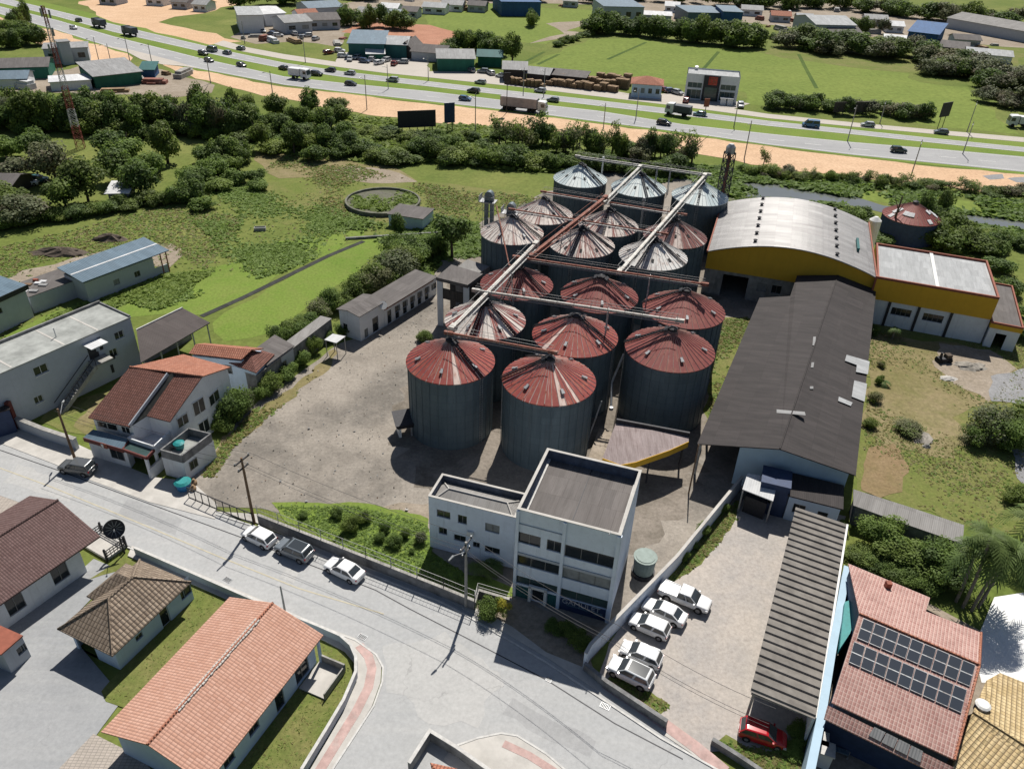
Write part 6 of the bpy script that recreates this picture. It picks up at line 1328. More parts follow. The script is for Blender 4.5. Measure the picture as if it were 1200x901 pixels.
# ---------------------------------------------------------------- vehicles (front towards +x)
k = NT('car_paint', 0.25, 0, 0.5); inf = k.n('ShaderNodeObjectInfo'); k.color(inf.outputs['Color'])
k.b.inputs['Coat Weight'].default_value = 0.5; k.b.inputs['Coat Roughness'].default_value = 0.08; M['carpaint'] = k.m
k = NT('car_glass', 0.06, 0, 0.6); k.color((0.035, 0.042, 0.048)); M['carglass'] = k.m
M['lamp_white'] = plain('headlight_lens', (0.55, 0.56, 0.58), 0.1, 0.3, 0.05, 3, spec=0.6)
M['lamp_red'] = plain('tail_light_lens', (0.35, 0.015, 0.015), 0.2, 0, 0.05, 3, spec=0.6)
M['alloy'] = plain('wheel_alloy', (0.35, 0.35, 0.36), 0.35, 0.7, 0.1, 8)
def loft(mb, rings, m=0, close=True):
    n = len(rings[0]); i0 = len(mb.v)
    for r in rings: mb.v += [tuple(p) for p in r]
    for i in range(len(rings)-1):
        for j in range(n if close else n-1):
            a, b = i0+i*n+j, i0+i*n+(j+1) % n; mb.f.append((a, b, b+n, a+n)); mb.m.append(m)
    for i in (0, len(rings)-1): mb.f.append(tuple(i0+i*n+j for j in range(n))); mb.m.append(m)
STY = {   # body stations (x, half width, low z, belt z); cabin base x0,x1; roof x0,x1; roof z; wheel x; wheel r
 'hatch': dict(b=[(-1.98,.70,.38,.72),(-1.93,.80,.26,.92),(-1.4,.86,.20,.96),(0,.87,.20,.95),(1.0,.86,.20,.93),(1.6,.82,.22,.84),(1.92,.72,.26,.70),(2.0,.60,.36,.58)], cab=(-1.9,1.12,-1.52,.34,1.47,.72), w=(-1.25,1.28,.31)),
 'suv':   dict(b=[(-2.12,.74,.44,.82),(-2.06,.84,.32,1.02),(-1.5,.91,.26,1.06),(0,.92,.26,1.05),(1.1,.91,.26,1.03),(1.75,.88,.28,.96),(2.06,.80,.32,.84),(2.14,.68,.42,.70)], cab=(-2.0,1.15,-1.72,.42,1.64,.76), w=(-1.32,1.36,.35)),
 'sedan': dict(b=[(-2.25,.70,.40,.80),(-2.18,.80,.28,.96),(-1.6,.87,.20,.98),(0,.88,.20,.93),(1.1,.87,.20,.90),(1.75,.83,.22,.82),(2.12,.74,.26,.70),(2.22,.60,.36,.58)], cab=(-1.72,1.12,-1.02,.36,1.44,.70), w=(-1.36,1.38,.32)),
 'van':   dict(b=[(-2.5,.86,.36,1.1),(-2.45,.94,.28,1.2),(-1.5,.96,.26,1.2),(0,.96,.26,1.2),(1.4,.95,.26,1.15),(2.1,.90,.28,.98),(2.4,.80,.32,.80)], cab=(-2.45,1.95,-2.3,1.0,2.1,.84), w=(-1.5,1.55,.35)),
 'pickup':dict(b=[(-2.65,.80,.50,.95),(-2.6,.88,.40,1.04),(-1.8,.92,.34,1.05),(0,.93,.34,1.06),(1.3,.92,.34,1.08),(2.1,.89,.36,1.02),(2.5,.82,.38,.92),(2.6,.72,.48,.78)], cab=(-.72,1.42,-.55,.62,1.74,.76), w=(-1.6,1.62,.39)),
}
def make_vehicle(style, label, cat, name, color, glass_roof=False):
    s = STY[style]; t = thing(name, label, cat); col = (*color, 1)
    mb = MB(); rings = []
    for x, w, z0, z1 in s['b']:
        zm = z0 + (z1-z0)*.5
        rings.append([(x,-w*.86,z0),(x,-w*.99,z0+.1),(x,-w,zm),(x,-w*.95,z1-.06),(x,-w*.85,z1),(x,0,z1+.025),(x,w*.85,z1),(x,w*.95,z1-.06),(x,w,zm),(x,w*.99,z0+.1),(x,w*.86,z0)])
    loft(mb, rings)
    b0, b1, r0, r1, rz, rw = s['cab']
    def belt(x):
        st = s['b']
        for a, b in zip(st, st[1:]):
            if a[0] <= x <= b[0]: f = (x-a[0])/(b[0]-a[0]); return a[1]+(b[1]-a[1])*f, a[3]+(b[3]-a[3])*f
        return st[0][1], st[0][3]
    (wb0, zb0), (wb1, zb1) = belt(b0), belt(b1); wb0 *= .92; wb1 *= .92
    B = [(b0,-wb0,zb0-.02),(b1,-wb1,zb1-.02),(b1,wb1,zb1-.02),(b0,wb0,zb0-.02)]
    R = [(r0,-rw,rz-.05),(r1,-rw*.97,rz-.05),(r1,rw*.97,rz-.05),(r0,rw,rz-.05)]
    R2 = [(r0+.14,-rw*.84,rz),(r1-.16,-rw*.82,rz),(r1-.16,rw*.82,rz),(r0+.14,rw*.84,rz)]
    for q0, q1 in ((B,R),(R,R2)):
        for i in range(4): j = (i+1)%4; mb.add([q0[i],q0[j],q1[j],q1[i]])
    mb.add(R2)
    if style == 'pickup': mb.box(-2.6,-.88,.9,-.75,-.78,1.14); mb.box(-2.6,.78,.9,-.75,.88,1.14); mb.box(-2.62,-.78,.9,-2.54,.78,1.14)
    body = mb.build('body', ['carpaint', 'black'], t); body.color = col
    bm = bmesh.new(); bm.from_mesh(body.data); bmesh.ops.remove_doubles(bm, verts=bm.verts, dist=.002); bm.normal_update()
    ed = [e for e in bm.edges if len(e.link_faces) == 2 and e.calc_face_angle(0) > .22]
    bmesh.ops.bevel(bm, geom=ed, offset=.055, segments=2, affect='EDGES', clamp_overlap=True, profile=.6)
    for f_ in bm.faces: f_.smooth = True
    bm.to_mesh(body.data); bm.free()
    if style == 'pickup': mb = MB(); mb.box(-2.52,-.77,1.05,-.76,.77,1.085); lb = mb.build('load_bed', 'carpaint', t); lb.color = (.5,.5,.5,1)
    def inset(p, o, name, e=.014, mm='carglass', mx=.9, shift=0.0):
        c = sum((Vector(x) for x in p), Vector())/len(p); n = (Vector(p[1])-Vector(p[0])).cross(Vector(p[2])-Vector(p[0])).normalized()
        if n.dot(c-Vector((0,0,.9))) < 0: n = -n
        g = MB(); g.add([c+(Vector(x)-c)*mx+n*e for x in p]); g.build(name, mm, t)
    inset([B[1],B[2],R[2],R[1]], 0, 'windscreen', mx=.92)
    inset([B[3],B[0],R[0],R[3]], 0, 'rear_window', mx=.84)
    for a, b, c_, d in ((B[0],B[1],R[1],R[0]), (B[3],B[2],R[2],R[3])):
        m0 = Vector(a).lerp(Vector(b), .5); m1 = Vector(d).lerp(Vector(c_), .5)
        inset([a, m0, m1, d], 0, 'side_window', e=.04, mx=.86); inset([m0, b, c_, m1], 0, 'side_window', e=.04, mx=.86)
    if glass_roof: inset(R2, 0, 'glass_roof', mx=.95)
    wr = s['w'][2]
    for x in s['w'][:2]:
        for sd in (-1, 1):
            w = belt(x)[0]*1.0; a = MB(); a.tube((x,sd*(w-.30),wr+.03),(x,sd*(w+.006),wr+.03), wr*1.16, wr*1.16, 16); a.build('wheel_arch', 'black', t)
            mb = MB(); mb.tube((x,sd*(w-.2),wr),(x,sd*(w+.02),wr), wr, wr*.97, 16); wh = mb.build('wheel', 'black', t)
            mb = MB(); mb.tube((x,sd*(w+.012),wr),(x,sd*(w+.028),wr), wr*.62, wr*.55, 10); mb.build('rim', 'alloy', wh)
    f, r = s['b'][-2], s['b'][1]
    for sd in (-1, 1):
        mb = MB(); mb.box(f[0]-.18, sd*f[1]*.98-.14, f[3]-.20, f[0]+.05, sd*f[1]*.98+.02 if sd < 0 else sd*f[1]*.98+.02, f[3]-.06); mb.build('headlight', 'lamp_white', t)
        mb = MB(); mb.box(r[0]-.035, sd*r[1]*.86-.11, r[3]-.28, r[0]+.09, sd*r[1]*.86+.11, r[3]-.08); mb.build('tail_light', 'lamp_red', t)
        mb = MB(); xm = b1-.28; wm = belt(xm)[0]; mb.box(xm-.07, sd*(wm+.07)-.09, belt(xm)[1]-.02, xm+.07, sd*(wm+.07)+.09, belt(xm)[1]+.13); mm = mb.build('mirror', 'carpaint', t); mm.color = col
    mb = MB(); x = s['b'][-1]; mb.box(x[0]-.03,-x[1]*.8,x[2]+.04,x[0]+.03,x[1]*.8,x[3]-.08); mb.build('grille', 'black', t)
    mb = MB(); x = s['b'][0]; mb.box(x[0]-.03,-.26,x[2]+.14,x[0]+.02,.26,x[2]+.26); mb.build('number_plate', 'whiteframe', t)
    return t
def put(t, a, b, z=0.0, at=None):
    """rear pixel a, front pixel b"""
    p, q = P(*a, .6), P(*b, .6); c = (p+q)/2; d = q-p; t.location = (c.x, c.y, z); t.rotation_euler = (0,0,math.atan2(d.y,d.x)); t.scale = (.9,.9,.9); FRAMES[t.name] = ((c.x,c.y,z),0); return t
ZR = Z*7+0.012
WHITE, SILVER, GREY, BLACK, RED = (.72,.72,.72), (.42,.43,.44), (.15,.17,.19), (.03,.032,.036), (.42,.012,.02)
put(make_vehicle('hatch', 'white hatchback parked first at the gate end of the street wall', 'car', 'parked_car', WHITE), (322,638), (285,620), ZR)
put(make_vehicle('suv', 'dark grey compact car with black roof parked in the middle of the street row', 'car', 'parked_car', GREY, True), (364,653), (326,637), ZR)
put(make_vehicle('sedan', 'white saloon parked last in the street row beside the fenced wall', 'car', 'parked_car', WHITE), (425,678), (382,657), ZR)
put(make_vehicle('suv', 'silver car parked alone by the shop front near the utility pole', 'car', 'parked_car', (.09,.095,.10)), (109,551), (73,545), ZR)
LZ = Z*5+.012
put(make_vehicle('pickup', 'white pickup truck with an open bed, farthest up the row in the car park', 'pickup truck', 'pickup_truck', WHITE), (776,689), (830,711), LZ)
put(make_vehicle('sedan', 'white saloon parked right beside the pickup truck', 'car', 'parked_car', WHITE), (799,726), (758,707), LZ)
put(make_vehicle('hatch', 'white hatchback between the white saloon and the empty bay', 'car', 'parked_car', WHITE), (780,741), (743,725), LZ)
put(make_vehicle('hatch', 'all white hatchback beside the car with the dark glass roof', 'car', 'parked_car', WHITE), (774,776), (729,757), LZ)
put(make_vehicle('suv', 'white car with a dark glass roof parked closest to the street', 'car', 'parked_car', (.66,.67,.68), True), (761,799), (718,778), LZ)
put(make_vehicle('hatch', 'bright red car parked under the end of the ribbed shed', 'car', 'parked_car', RED), (867,851), (921,868), LZ)
# traffic on the highway
proto = {s: make_vehicle(s, 'small car', 'car', 'highway_car', (.1,.1,.1)) for s in ('hatch','suv','van')}
used = set()
HZ = Z*4+.014
def flow(px, far): 
    # direction of the highway at this pixel
    i = max(j for j in range(len(near_hi)-1) if near_hi[j][0] <= px) ; a, b = P(*near_hi[i]), P(*near_hi[i+1]); d = b-a; r = math.atan2(d.y,d.x); return r + (math.pi if far else 0)
def traffic(style, x, y, far, color, label, name='highway_car', cat='car'):
    t = proto[style]
    if style in used: t = copy_tree(t)
    used.add(style); p = P(x, y, .5); t.location = (p.x, p.y, HZ); t.rotation_euler = (0,0,flow(x,far)); t.scale = (.92,)*3
    tag(t, label, cat, 'traffic on the highway')
    for c in KIDS(t):
        if c.name.split('.')[0] in ('body','mirror'): c.color = (*color,1)
for a in [('hatch',92,24,1,BLACK,'dark car on the far lanes near the top left corner'),('hatch',86,33,0,SILVER,'silver car on the near lanes at the upper left'),('suv',238,63,0,BLACK,'black car on the median side beside the grey van'),
 ('hatch',245,71,0,BLACK,'black car on the near lanes by the road junction'),('hatch',266,62,1,GREY,'grey car on the far lanes just right of the dark van'),('hatch',283,76.5,0,BLACK,'black car following the junction car on the near lanes'),
 ('suv',371,87,0,BLACK,'black car right behind the white box lorry'),('hatch',332,80,1,BLACK,'black car on the far lanes above the white box lorry'),('hatch',387,82.5,1,BLACK,'dark car on the far lanes right of the box lorry'),
 ('hatch',410,86,1,SILVER,'silver car on the far lanes above a black car'),('hatch',411,98.5,0,BLACK,'black car on the near lanes below a silver car'),('suv',460,94,1,SILVER,'silver car on the far lanes left of the tall lamp pole'),
 ('suv',555,107,1,BLACK,'black car on the far lanes behind the articulated lorry'),('hatch',545,116,0,(.05,.12,.22),'blue car on the near lanes following the articulated lorry'),('hatch',648,117.5,1,GREY,'grey car on the far lanes above the articulated lorry cab'),
 ('suv',778,144.5,0,BLACK,'black car on the near lanes in the empty stretch right of the lorry'),('suv',803,131,1,BLACK,'black car on the far lanes just left of a pale blue car'),('hatch',820,134,1,(.18,.28,.36),'pale blue car on the far lanes below the showroom'),
 ('van',950,147,1,(.05,.15,.30),'blue van on the far lanes above the dark green car'),('suv',1053,176.5,0,(.02,.04,.035),'dark green car on the near lanes at the right'),('van',248,59,1,GREY,'dark grey van on the far lanes by the junction')]: traffic(*a)
for x, y, c, lab in ((633,106.5,SILVER,'silver car on the service road below the pallet yard'),(563,96.5,SILVER,'silver car on the service road beside the green shed'),(1017,146.5,SILVER,'silver car on the service road right of the dark billboard'),(1103,155,GREY,'grey car on the service road under the tilted sign'),
  (587,89,WHITE,'white car parked beside the dark timber sheds'),(282,57,GREY,'grey car turning at the junction road'),(846/3,57,BLACK,None)):
    if lab: traffic('hatch', x, y, 1, c, lab)
# lorries
M['truckwhite'] = plain('truck_body', (.60,.61,.62), .5, 0, .12, 1.5); M['truckdark'] = plain('dark_truck_body', (.05,.06,.075), .5, 0, .2, 1.5); M['canvas'] = plain('grey_load_cover', (.30,.29,.30), .8, 0, .25, .5, (.45,.38,.36))
def lorry(label, x, y, far, L, H, boxm, cabm, trailer=False):
    p = P(x, y, 1.5); t = thing('lorry', label, 'lorry', (p.x,p.y,HZ), flow(x,far), 'traffic on the highway'); x0, x1 = -L/2, L/2
    mb = MB(); mb.box(x0,-1.25,1.15,x1-2.6,1.25,H); mb.build('cargo_box', boxm, t); mb = MB(); mb.box(x0,-.5,.75,x1-.4,.5,1.14); mb.build('chassis', 'dark', t)
    mb = MB(); pr = [(x1-2.3,.6),(x1,.6),(x1+.05,1.4),(x1-.25,2.9),(x1-.5,3.1),(x1-2.3,3.2)]
    for s in (-1.2,1.2): mb.add([(a,s,b) for a,b in pr])
    for i in range(6): a, b = pr[i], pr[(i+1)%6]; mb.add([(a[0],-1.2,a[1]),(b[0],-1.2,b[1]),(b[0],1.2,b[1]),(a[0],1.2,a[1])])
    mb.build('cab', cabm, t); mb = MB(); mb.add([(x1+.06,-1.1,1.55),(x1+.06,1.1,1.55),(x1-.2,1.1,2.8),(x1-.2,-1.1,2.8)]); mb.build('windscreen', 'carglass', t)
    for s in (-1,1): mb = MB(); mb.box(x1-1.4,s*1.205-.01,1.7,x1-.35,s*1.205+.01,2.6); mb.build('side_window', 'carglass', t)
    for wx in ([x1-1.2,x1-3.6,x1-4.8,x0+1.2,x0+2.4,x0+3.6] if trailer else [x1-1.1,x0+1.6]):
        for s in (-1,1): mb = MB(); mb.tube((wx,s*.85,.52),(wx,s*1.22,.52),.52,.52,14); mb.build('wheel', 'black', t)
lorry('long articulated lorry with a grey covered trailer and white cab on the near lanes', 614, 124, 0, 13, 3.6, 'canvas', 'truckwhite', True)
lorry('white box lorry on the near lanes at the upper left', 351, 87, 0, 6.4, 3.1, 'truckwhite', 'truckwhite')
lorry('dark box lorry on the far lanes near the sandy plot', 116, 27.5, 1, 7, 3.0, 'truckdark', 'truckdark')
lorry('dark covered lorry on the far lanes left of the junction', 152, 37, 1, 7, 3.0, 'truckdark', 'truckdark')
lorry('dark fronted lorry on the far lanes left of the showroom', 795, 129.5, 1, 7, 2.9, 'truckdark', 'truckwhite')
lorry('white lorry parked at the right edge beyond the service road', 1195, 143, 1, 6, 3.0, 'truckwhite', 'truckwhite')
# ---------------------------------------------------------------- poles, wires, signs
def pole(label, base, h, arm=None, n_ins=3, r=.16, wood=True, cross=True, az=None, lean=(0,0), cat='utility pole', name='utility_pole', group=None):
    p = P(*base); t = thing(name, label, cat, (p.x,p.y,0), az if az is not None else rad(-25), group); mb = MB(); mb.tube((0,0,0),(lean[0],lean[1],h),r,r*.65,8); mb.build('pole', 'wood' if wood else 'concrete', t)
    if cross:
        for zz, w in ((h-.3,1.0),(h-1.2,.7)):
            mb = MB(); mb.beam((lean[0],lean[1]-w,zz),(lean[0],lean[1]+w,zz),.12,.12); c = mb.build('crossarm', 'dark', t)
            for i in range(n_ins): y = lean[1]-w+.1+(2*w-.2)*i/(n_ins-1); mb = MB(); mb.tube((lean[0],y,zz+.06),(lean[0],y,zz+.26),.07,.05,6); mb.build('insulator', 'steel', c)
    if arm:
        mb = MB(); mb.tube((0,0,h*.86),(arm[0],arm[1],h*.96),.05,.04,6); mb.tube((arm[0],arm[1],h*.96),(arm[0]*1.35,arm[1]*1.35,h*.95),.12,.08,8); mb.build('lamp_arm', 'steel', t)
    return t, p
pole('dark utility pole with crossarms beside the yard gate', (298,613), 8.3)
pole('concrete utility pole in front of the annex with a lamp arm', (546,712), 8.1, (-.3,-1.6), wood=False)
pole('dark leaning utility pole with a street lamp by the silver car', (88,538), 6.7, (-.9,1.2), cross=False)
pole('short thin post standing behind the orange tiled roof', (334,716), 3.2, wood=False, cross=False, r=.1)
pole('thin dark pole between the canopy and the warehouse', (807,578), 6.6, cross=False, r=.09)
tops = [P(70,478,6.6), P(290.7,537.5,8.0), P(545.5,635,7.9), P(722,742,7.9), P(905,840,7.9)]
for i, (dx, dz) in enumerate(((-.7,.1),(.7,.1),(0,-1.2))):
    t = thing('overhead_wire', 'thin dark overhead wire strung along the street between the poles', 'wire', tuple(tops[0]), 0, 'overhead wires along the street'); mb = MB()
    for a, b in zip(tops, tops[1:]):
        d = (b-a).normalized(); s = Vector((-d.y,d.x,0))*dx; pr = None
        for j in range(13):
            f = j/12; q = a.lerp(b,f)+s+Vector((0,0,dz-1.1*4*f*(1-f)*.5)); 
            if pr is not None: mb.beam(pr,q,.022,.022)
            pr = q
    mb.build('wire', 'dark', t, world=True); 
def hpole(i, x, y, h, arm=True):
    lab = 'slim lamp pole beside the highway at the upper left' if x < 300 else 'slim lamp pole beside the highway above the silos' if x < 760 else 'slim lamp pole beside the highway at the upper right'
    return pole(lab, (x,y), h, (-1.6,.5) if arm else None, r=.14, wood=False, cross=False, az=flow(x,0)+1.57, cat='lamp pole', name='lamp_pole', group='lamp poles along the highway')
for i, (x, y, h) in enumerate([(117,76,8),(132,82,7.5),(154,80,9),(179,79,7),(247,98,7.5),(320,114,7),(287,52,7.5),(358,74,8),(430,129,9),(502,95,7),(557,156,9.5),(613,113,8),(637,114,8),(707,151,6.5),(745,140,8),(860,149,6),(872,187,9),(993,166,9),(1031,145,6),(1067,208,8.5),(1133,155,8),(1128,181,8),(455,105,7)]): hpole(i, x, y, h)
def billboard(label, a, b, h0, h1, mat, n=3, tilt=0.0, logo=None):
    A, B = P(*a), P(*b); t = thing('billboard', label, 'billboard', (A.x,A.y,0)); mb = MB(); mb.beam((A.x,A.y,(h0+h1)/2),(B.x,B.y,(h0+h1)/2),.2,h1-h0); mb.build('panel', mat, t, world=True)
    for i in range(n): p = A.lerp(B,(i+.5)/n); mb = MB(); mb.tube((p.x,p.y+.25,0),(p.x,p.y+.25,h1-.1),.1,.1,6); mb.build('post', 'dark', t, world=True)
billboard('long dark billboard back among the bushes below the sand strip', (467,160), (511,158), 2.0, 6.0, 'dark', 5)
billboard('smaller squarish dark billboard right of the long one', (521,155), (533,154), 2.2, 7.0, 'navy', 2)
billboard('long low dark brown billboard in the pasture by the service road', (975,136), (1023,135.5), 1.0, 3.8, 'darkshed', 6)
billboard('tilted black sign panel near the right end of the service road', (1096,152), (1107,150), 3.2, 7.0, 'dark', 2)
billboard('small dark panel on a tall pole behind the articulated lorry', (590,133), (597,133), 7.5, 10.5, 'dark', 1)
billboard('small red sign board beside the service road below the showroom', (823,135), (829,135), 2.2, 4.4, 'redtrim', 1)
# red and white lattice mast
p = P(95,174); t = thing('radio_mast', 'tall red and white lattice radio mast among the trees at the left', 'mast', (p.x,p.y,0), .3)
M['mastred'] = plain('mast_red', (.20,.05,.04), .6, .2, .2, 2); M['mastwhite'] = plain('mast_white', (.36,.36,.36), .6, .2, .1, 2)
lattice('mast_frame', ['mastred','mastwhite'], t, 1.7, .45, 29, 1.2, .05, lambda k, n: int(k/n*7) % 2)
for zz, a in ((27.5,0),(28.2,2.1),(27.9,4.2),(24,1),(21,3.5)): mb = MB(); mb.tube((.9*math.cos(a),.9*math.sin(a),zz-.8),(.9*math.cos(a),.9*math.sin(a),zz+.8),.2,.2,8); mb.beam((0,0,zz),(.9*math.cos(a),.9*math.sin(a),zz),.06,.06); mb.build('antenna', 'steel', t)
# ---------------------------------------------------------------- far buildings
def far_b(name, label, A, B, depth, h, wall, roof, kind='flat', rise=1.2, win=0, door=False, pos=None):
    h *= .74; a, b = P(*A, h), P(*B, h); r = math.atan2((b-a).y,(b-a).x); W = (b-a).length; t = thing(name, label, name.replace('_',' ') if name in ('shed','house') else 'building', (a.x,a.y,0), r); ops = []
    if win:
        s = W/win
        for i in range(win): ops.append((i*s+s*.25, h*.35, i*s+s*.75, h*.7))
    walls(t, W, depth, h, wall, {'front': ops})
    if kind == 'flat': flat(t, W, depth, h+.15, roof, -.3, .2)
    elif kind == 'slope': mb = MB(); mb.slab([(-.5,-.6,h+.1),(W+.5,-.6,h+.1),(W+.5,depth+.3,h+rise),(-.5,depth+.3,h+rise)], .15); mb.build('roof', roof, t); mb = MB(); mb.box(0,depth-.1,h,W,depth,h+rise-.1); mb.build('back_upstand', wall, t)
    elif kind == 'gx': gable(t, W, depth, h, rise, .5, 'x', roof, wall)
    elif kind == 'gy': gable(t, W, depth, h, rise, .5, 'y', roof, wall)
    elif kind == 'hip': hip(t, W, depth, h, rise, .5, roof)
    return t, W
fb = far_b
fb('warehouse_building','grey block building below the mast top at the upper left',(50,58),(102,56),10,6,'greywall','graysheet','flat',win=3)
fb('warehouse_building','smaller pale lean to beside the grey block building',(76,62),(100,60),5,3.5,'white','graysheet','slope')
fb('warehouse_building','dark grey roof box on top rear of the grey block',(68,50),(81,49),4,9,'greywall','graysheet','flat')
fb('shed','long green sheet shed beside the gravel plot at the upper left',(110,90),(165,84),14,4.5,'greenshed','graysheet','slope',1.5)
fb('shed','green walled shed with a dark roof at the left edge',(-10,80),(55,78),12,4.5,'greenshed','rowroof','gx',1.4)
fb('shed','white and blue sheds with grey roofs below the green walled shed',(-10,93),(30,92),9,3.6,'white','bluesheet','gx',1.2)
fb('shed','pale open yard canopy left of the long green shed',(58,97),(106,94),8,3.2,'white','whitesheet','flat')
fb('shed','small blue tarpaulin stall right of the long green shed',(164,82),(180,82),6,3,'blueshed','tealshed','slope')
fb('warehouse_building','white windowless warehouse at the top left of the far plots',(279,18.5),(308,18),22,8.5,'white','flatroof','flat')
fb('warehouse_building','white roofed shed joined behind the white warehouse',(310,17),(334,15.5),20,6,'white','whitesheet','gx',1.2)
fb('house','pale grey far house with stained roof among parked cars',(334,27),(365,25),14,5.5,'greywall','graysheet','gx',1.6,win=2)
fb('house','far house with a small reddish roof at the top',(352,19),(374,18),12,5,'white','redtile','gx',1.6)
fb('house','greyish far house with a wide roof right of the reddish one',(362,24),(398,23),14,5,'greywall','rowroof','gx',1.6,win=3)
fb('house','blue grey far building at the top by the picture edge',(362,10),(402,8),16,6,'greywall','bluesheet','gx',1.5)
fb('shed','teal green industrial shed with a pale roof beside the red earth plot',(408,51),(450,52),18,6.5,'tealshed','bluesheet','slope',1.4,win=0)
fb('shed','teal shed wing with a lighter roof right of the industrial shed',(451,52),(476,53),16,6,'tealshed','flatroof','gx',1.4)
fb('shed','small white topped stall in front of the teal industrial shed',(430,63),(450,63),6,3,'greenshed','whitesheet','gx',1)
fb('house','dark little gabled house right of the teal shed',(468,56),(482,57),12,4.5,'darkshed','rowroof','gy',2)
fb('house','long brown grey roofed house between dark gable and trees',(482,60),(521,63),10,4,'greywall','rowroof','gx',1.6)
fb('shed','dark green shed with a grey roof by the service yard',(513,68.5),(556,69),14,5.5,'greenshed','graysheet','gx',1.6)
fb('shed','green stall under trees right of the dark green shed',(560,66),(588,67),8,4.5,'greenshed','tealshed','gx',1.4)
fb('shed','dark timber shed with a grey roof beside the pallet yard',(590,81),(617,82),10,5,'darkshed','graysheet','gx',1.4)
fb('shed','second lower timber shed with a grey roof beside the pallets',(617,85.5),(643,88),8,3.8,'darkshed','graysheet','gx',1.2)
fb('shed','long low dark shelter behind the stacked pallets',(644,87.5),(686,91.5),6,3.5,'darkshed','rowroof','slope',.8)
fb('house','bluish two storey house with a red roof beside the pallet yard',(741,97.5),(776,100),8,5.5,'blueish','redtile','hip',1.4,win=4)
fb('warehouse_building','big blue warehouse at the top centre',(588,2.5),(634,3),25,8,'blueshed','blueshed','flat')
fb('warehouse_building','grey blue factory block at the top right of the blue warehouse',(708,8),(755,9),25,9,'greywall','bluesheet','flat',win=4)
fb('warehouse_building','long white roofed shed beside the grey blue factory',(747,17),(787,19),10,4,'greywall','whitesheet','gx',1)
fb('warehouse_building','wide dull blue warehouse at the top right',(807,15),(850,16),22,7,'bluesheet','bluesheet','flat')
fb('warehouse_building','darker blue block joined to the dull blue warehouse',(848,14),(871,15),20,9,'blueshed','bluesheet','flat')
fb('warehouse_building','grey white warehouse with a low gable at the upper right',(957,29),(1003,30),24,7,'greywall','flatroof','gx',2)
fb('shed','dark low building in front of the grey white warehouse',(974,38),(1010,39),12,4,'darkshed','rowroof','gx',1.4)
fb('warehouse_building','bright blue warehouse near the top right',(1065,37),(1100,41),20,9,'blueshed','blueshed','slope',2)
fb('shed','white tent roofed shed in front of the bright blue warehouse',(1037,48),(1083,52),14,3.5,'white','whitesheet','gx',1.6)
fb('shed','dark flat shed right below the bright blue warehouse',(1085,53),(1135,58),14,4,'darkshed','rowroof','gx',1.5)
fb('shed','white low roofed shed at the right among the brush',(1134,62),(1187,67),12,3.5,'white','flatroof','gx',1.2)
fb('warehouse_building','very long grey roofed shed running off the upper right edge',(1111,21),(1230,42),20,6,'greywall','annexroof','gx',2)
fb('shed','little grey shed hidden among the trees at the left',(126,226.5),(149,226),5,3.2,'graysheet','whitesheet','slope',.6)
fb('house','low brown roofed hut at the left edge of the trees',(-14,219),(10,220),8,3,'darkshed','rowroof','gx',1.2)
# scattered far roofs
random.seed(5)
for i, (x, y, w_, c) in enumerate([(418,14,22,'graysheet'),(445,9,20,'whitesheet'),(470,13,18,'rowroof'),(495,8,26,'flatroof'),(455,17,14,'bluesheet'),(517,5,24,'graysheet'),(548,6,20,'rowroof'),(870,11,24,'graysheet'),(905,18,22,'redtile'),(935,21,18,'flatroof'),(1015,22,26,'graysheet'),(1040,30,20,'whitesheet'),(1120,46,30,'rowroof'),(170,-2,20,'redtile'),(200,2,18,'rowroof'),(225,5,16,'graysheet'),(115,-3,20,'redtile'),(700,4,16,'redtile'),(660,1,16,'graysheet'),(780,7,16,'whitesheet')]):
    nm = {'graysheet':'grey','whitesheet':'white','rowroof':'brown grey','flatroof':'pale','bluesheet':'blue grey','redtile':'red'}[c]
    t, W = fb('house', 'tiny far house with a %s roof in the scattered settlement along the top' % nm, (x,y), (x+w_,y+w_*.06), 9, 4, 'white' if i % 2 else 'greywall', c, 'gx', 1.4, win=2); t['group'] = 'scattered far houses along the top'
# showroom with the black panel
a, b = P(805.5,86,7.3), P(868,91,7.3); r = math.atan2((b-a).y,(b-a).x); W = (b-a).length
t = thing('showroom', 'white two storey showroom with a glazed front and a black panel with a red logo', 'building', (a.x,a.y,0), r); D = 9
s = W*.33, W*.64
ops = {'front': [(.6,3.4,s[0]-.3,4.9),(.6,.3,s[0]-.3,2.9),(s[1]+.3,3.4,W-.8,4.9),(s[1]+.3,.3,W-.8,2.9)]}
walls(t, W, D, 7.3, 'white', ops, fm='whiteframe', gm='greenglass'); flat(t, W, D, 6.9, 'flatroof', .2); mb = MB(); mb.box(s[0],-.4,0,s[1],-.01,7.2); mb.build('black_panel', 'dark', t)
mb = MB(); mb.box(s[0]+1.4,-.5,4.6,s[0]+3.9,-.41,6.9); lg = mb.build('logo', 'lamp_red', t); mb = MB()
for q in ((.3,.3,.5,2.0),(.3,1.75,1.1,2.0),(1.3,.3,1.5,2.0),(1.5,1.75,2.2,2.0),(1.6,.9,2.2,1.1)): mb.box(s[0]+1.4+q[0],-.54,4.6+q[1],s[0]+1.4+q[2],-.505,4.6+q[3])
mb.build('lettering', 'redtrim', lg); mb = MB(); mb.box(s[0]+.6,-.45,.3,s[1]-.6,-.41,3.9); mb.build('entrance_glass', 'greenglass', t)
mb = MB(); mb.tube((2.5,D-.8,7.0),(2.5,D-1.1,7.9),.55,.55,12); mb.build('roof_unit', 'whiteframe', t)
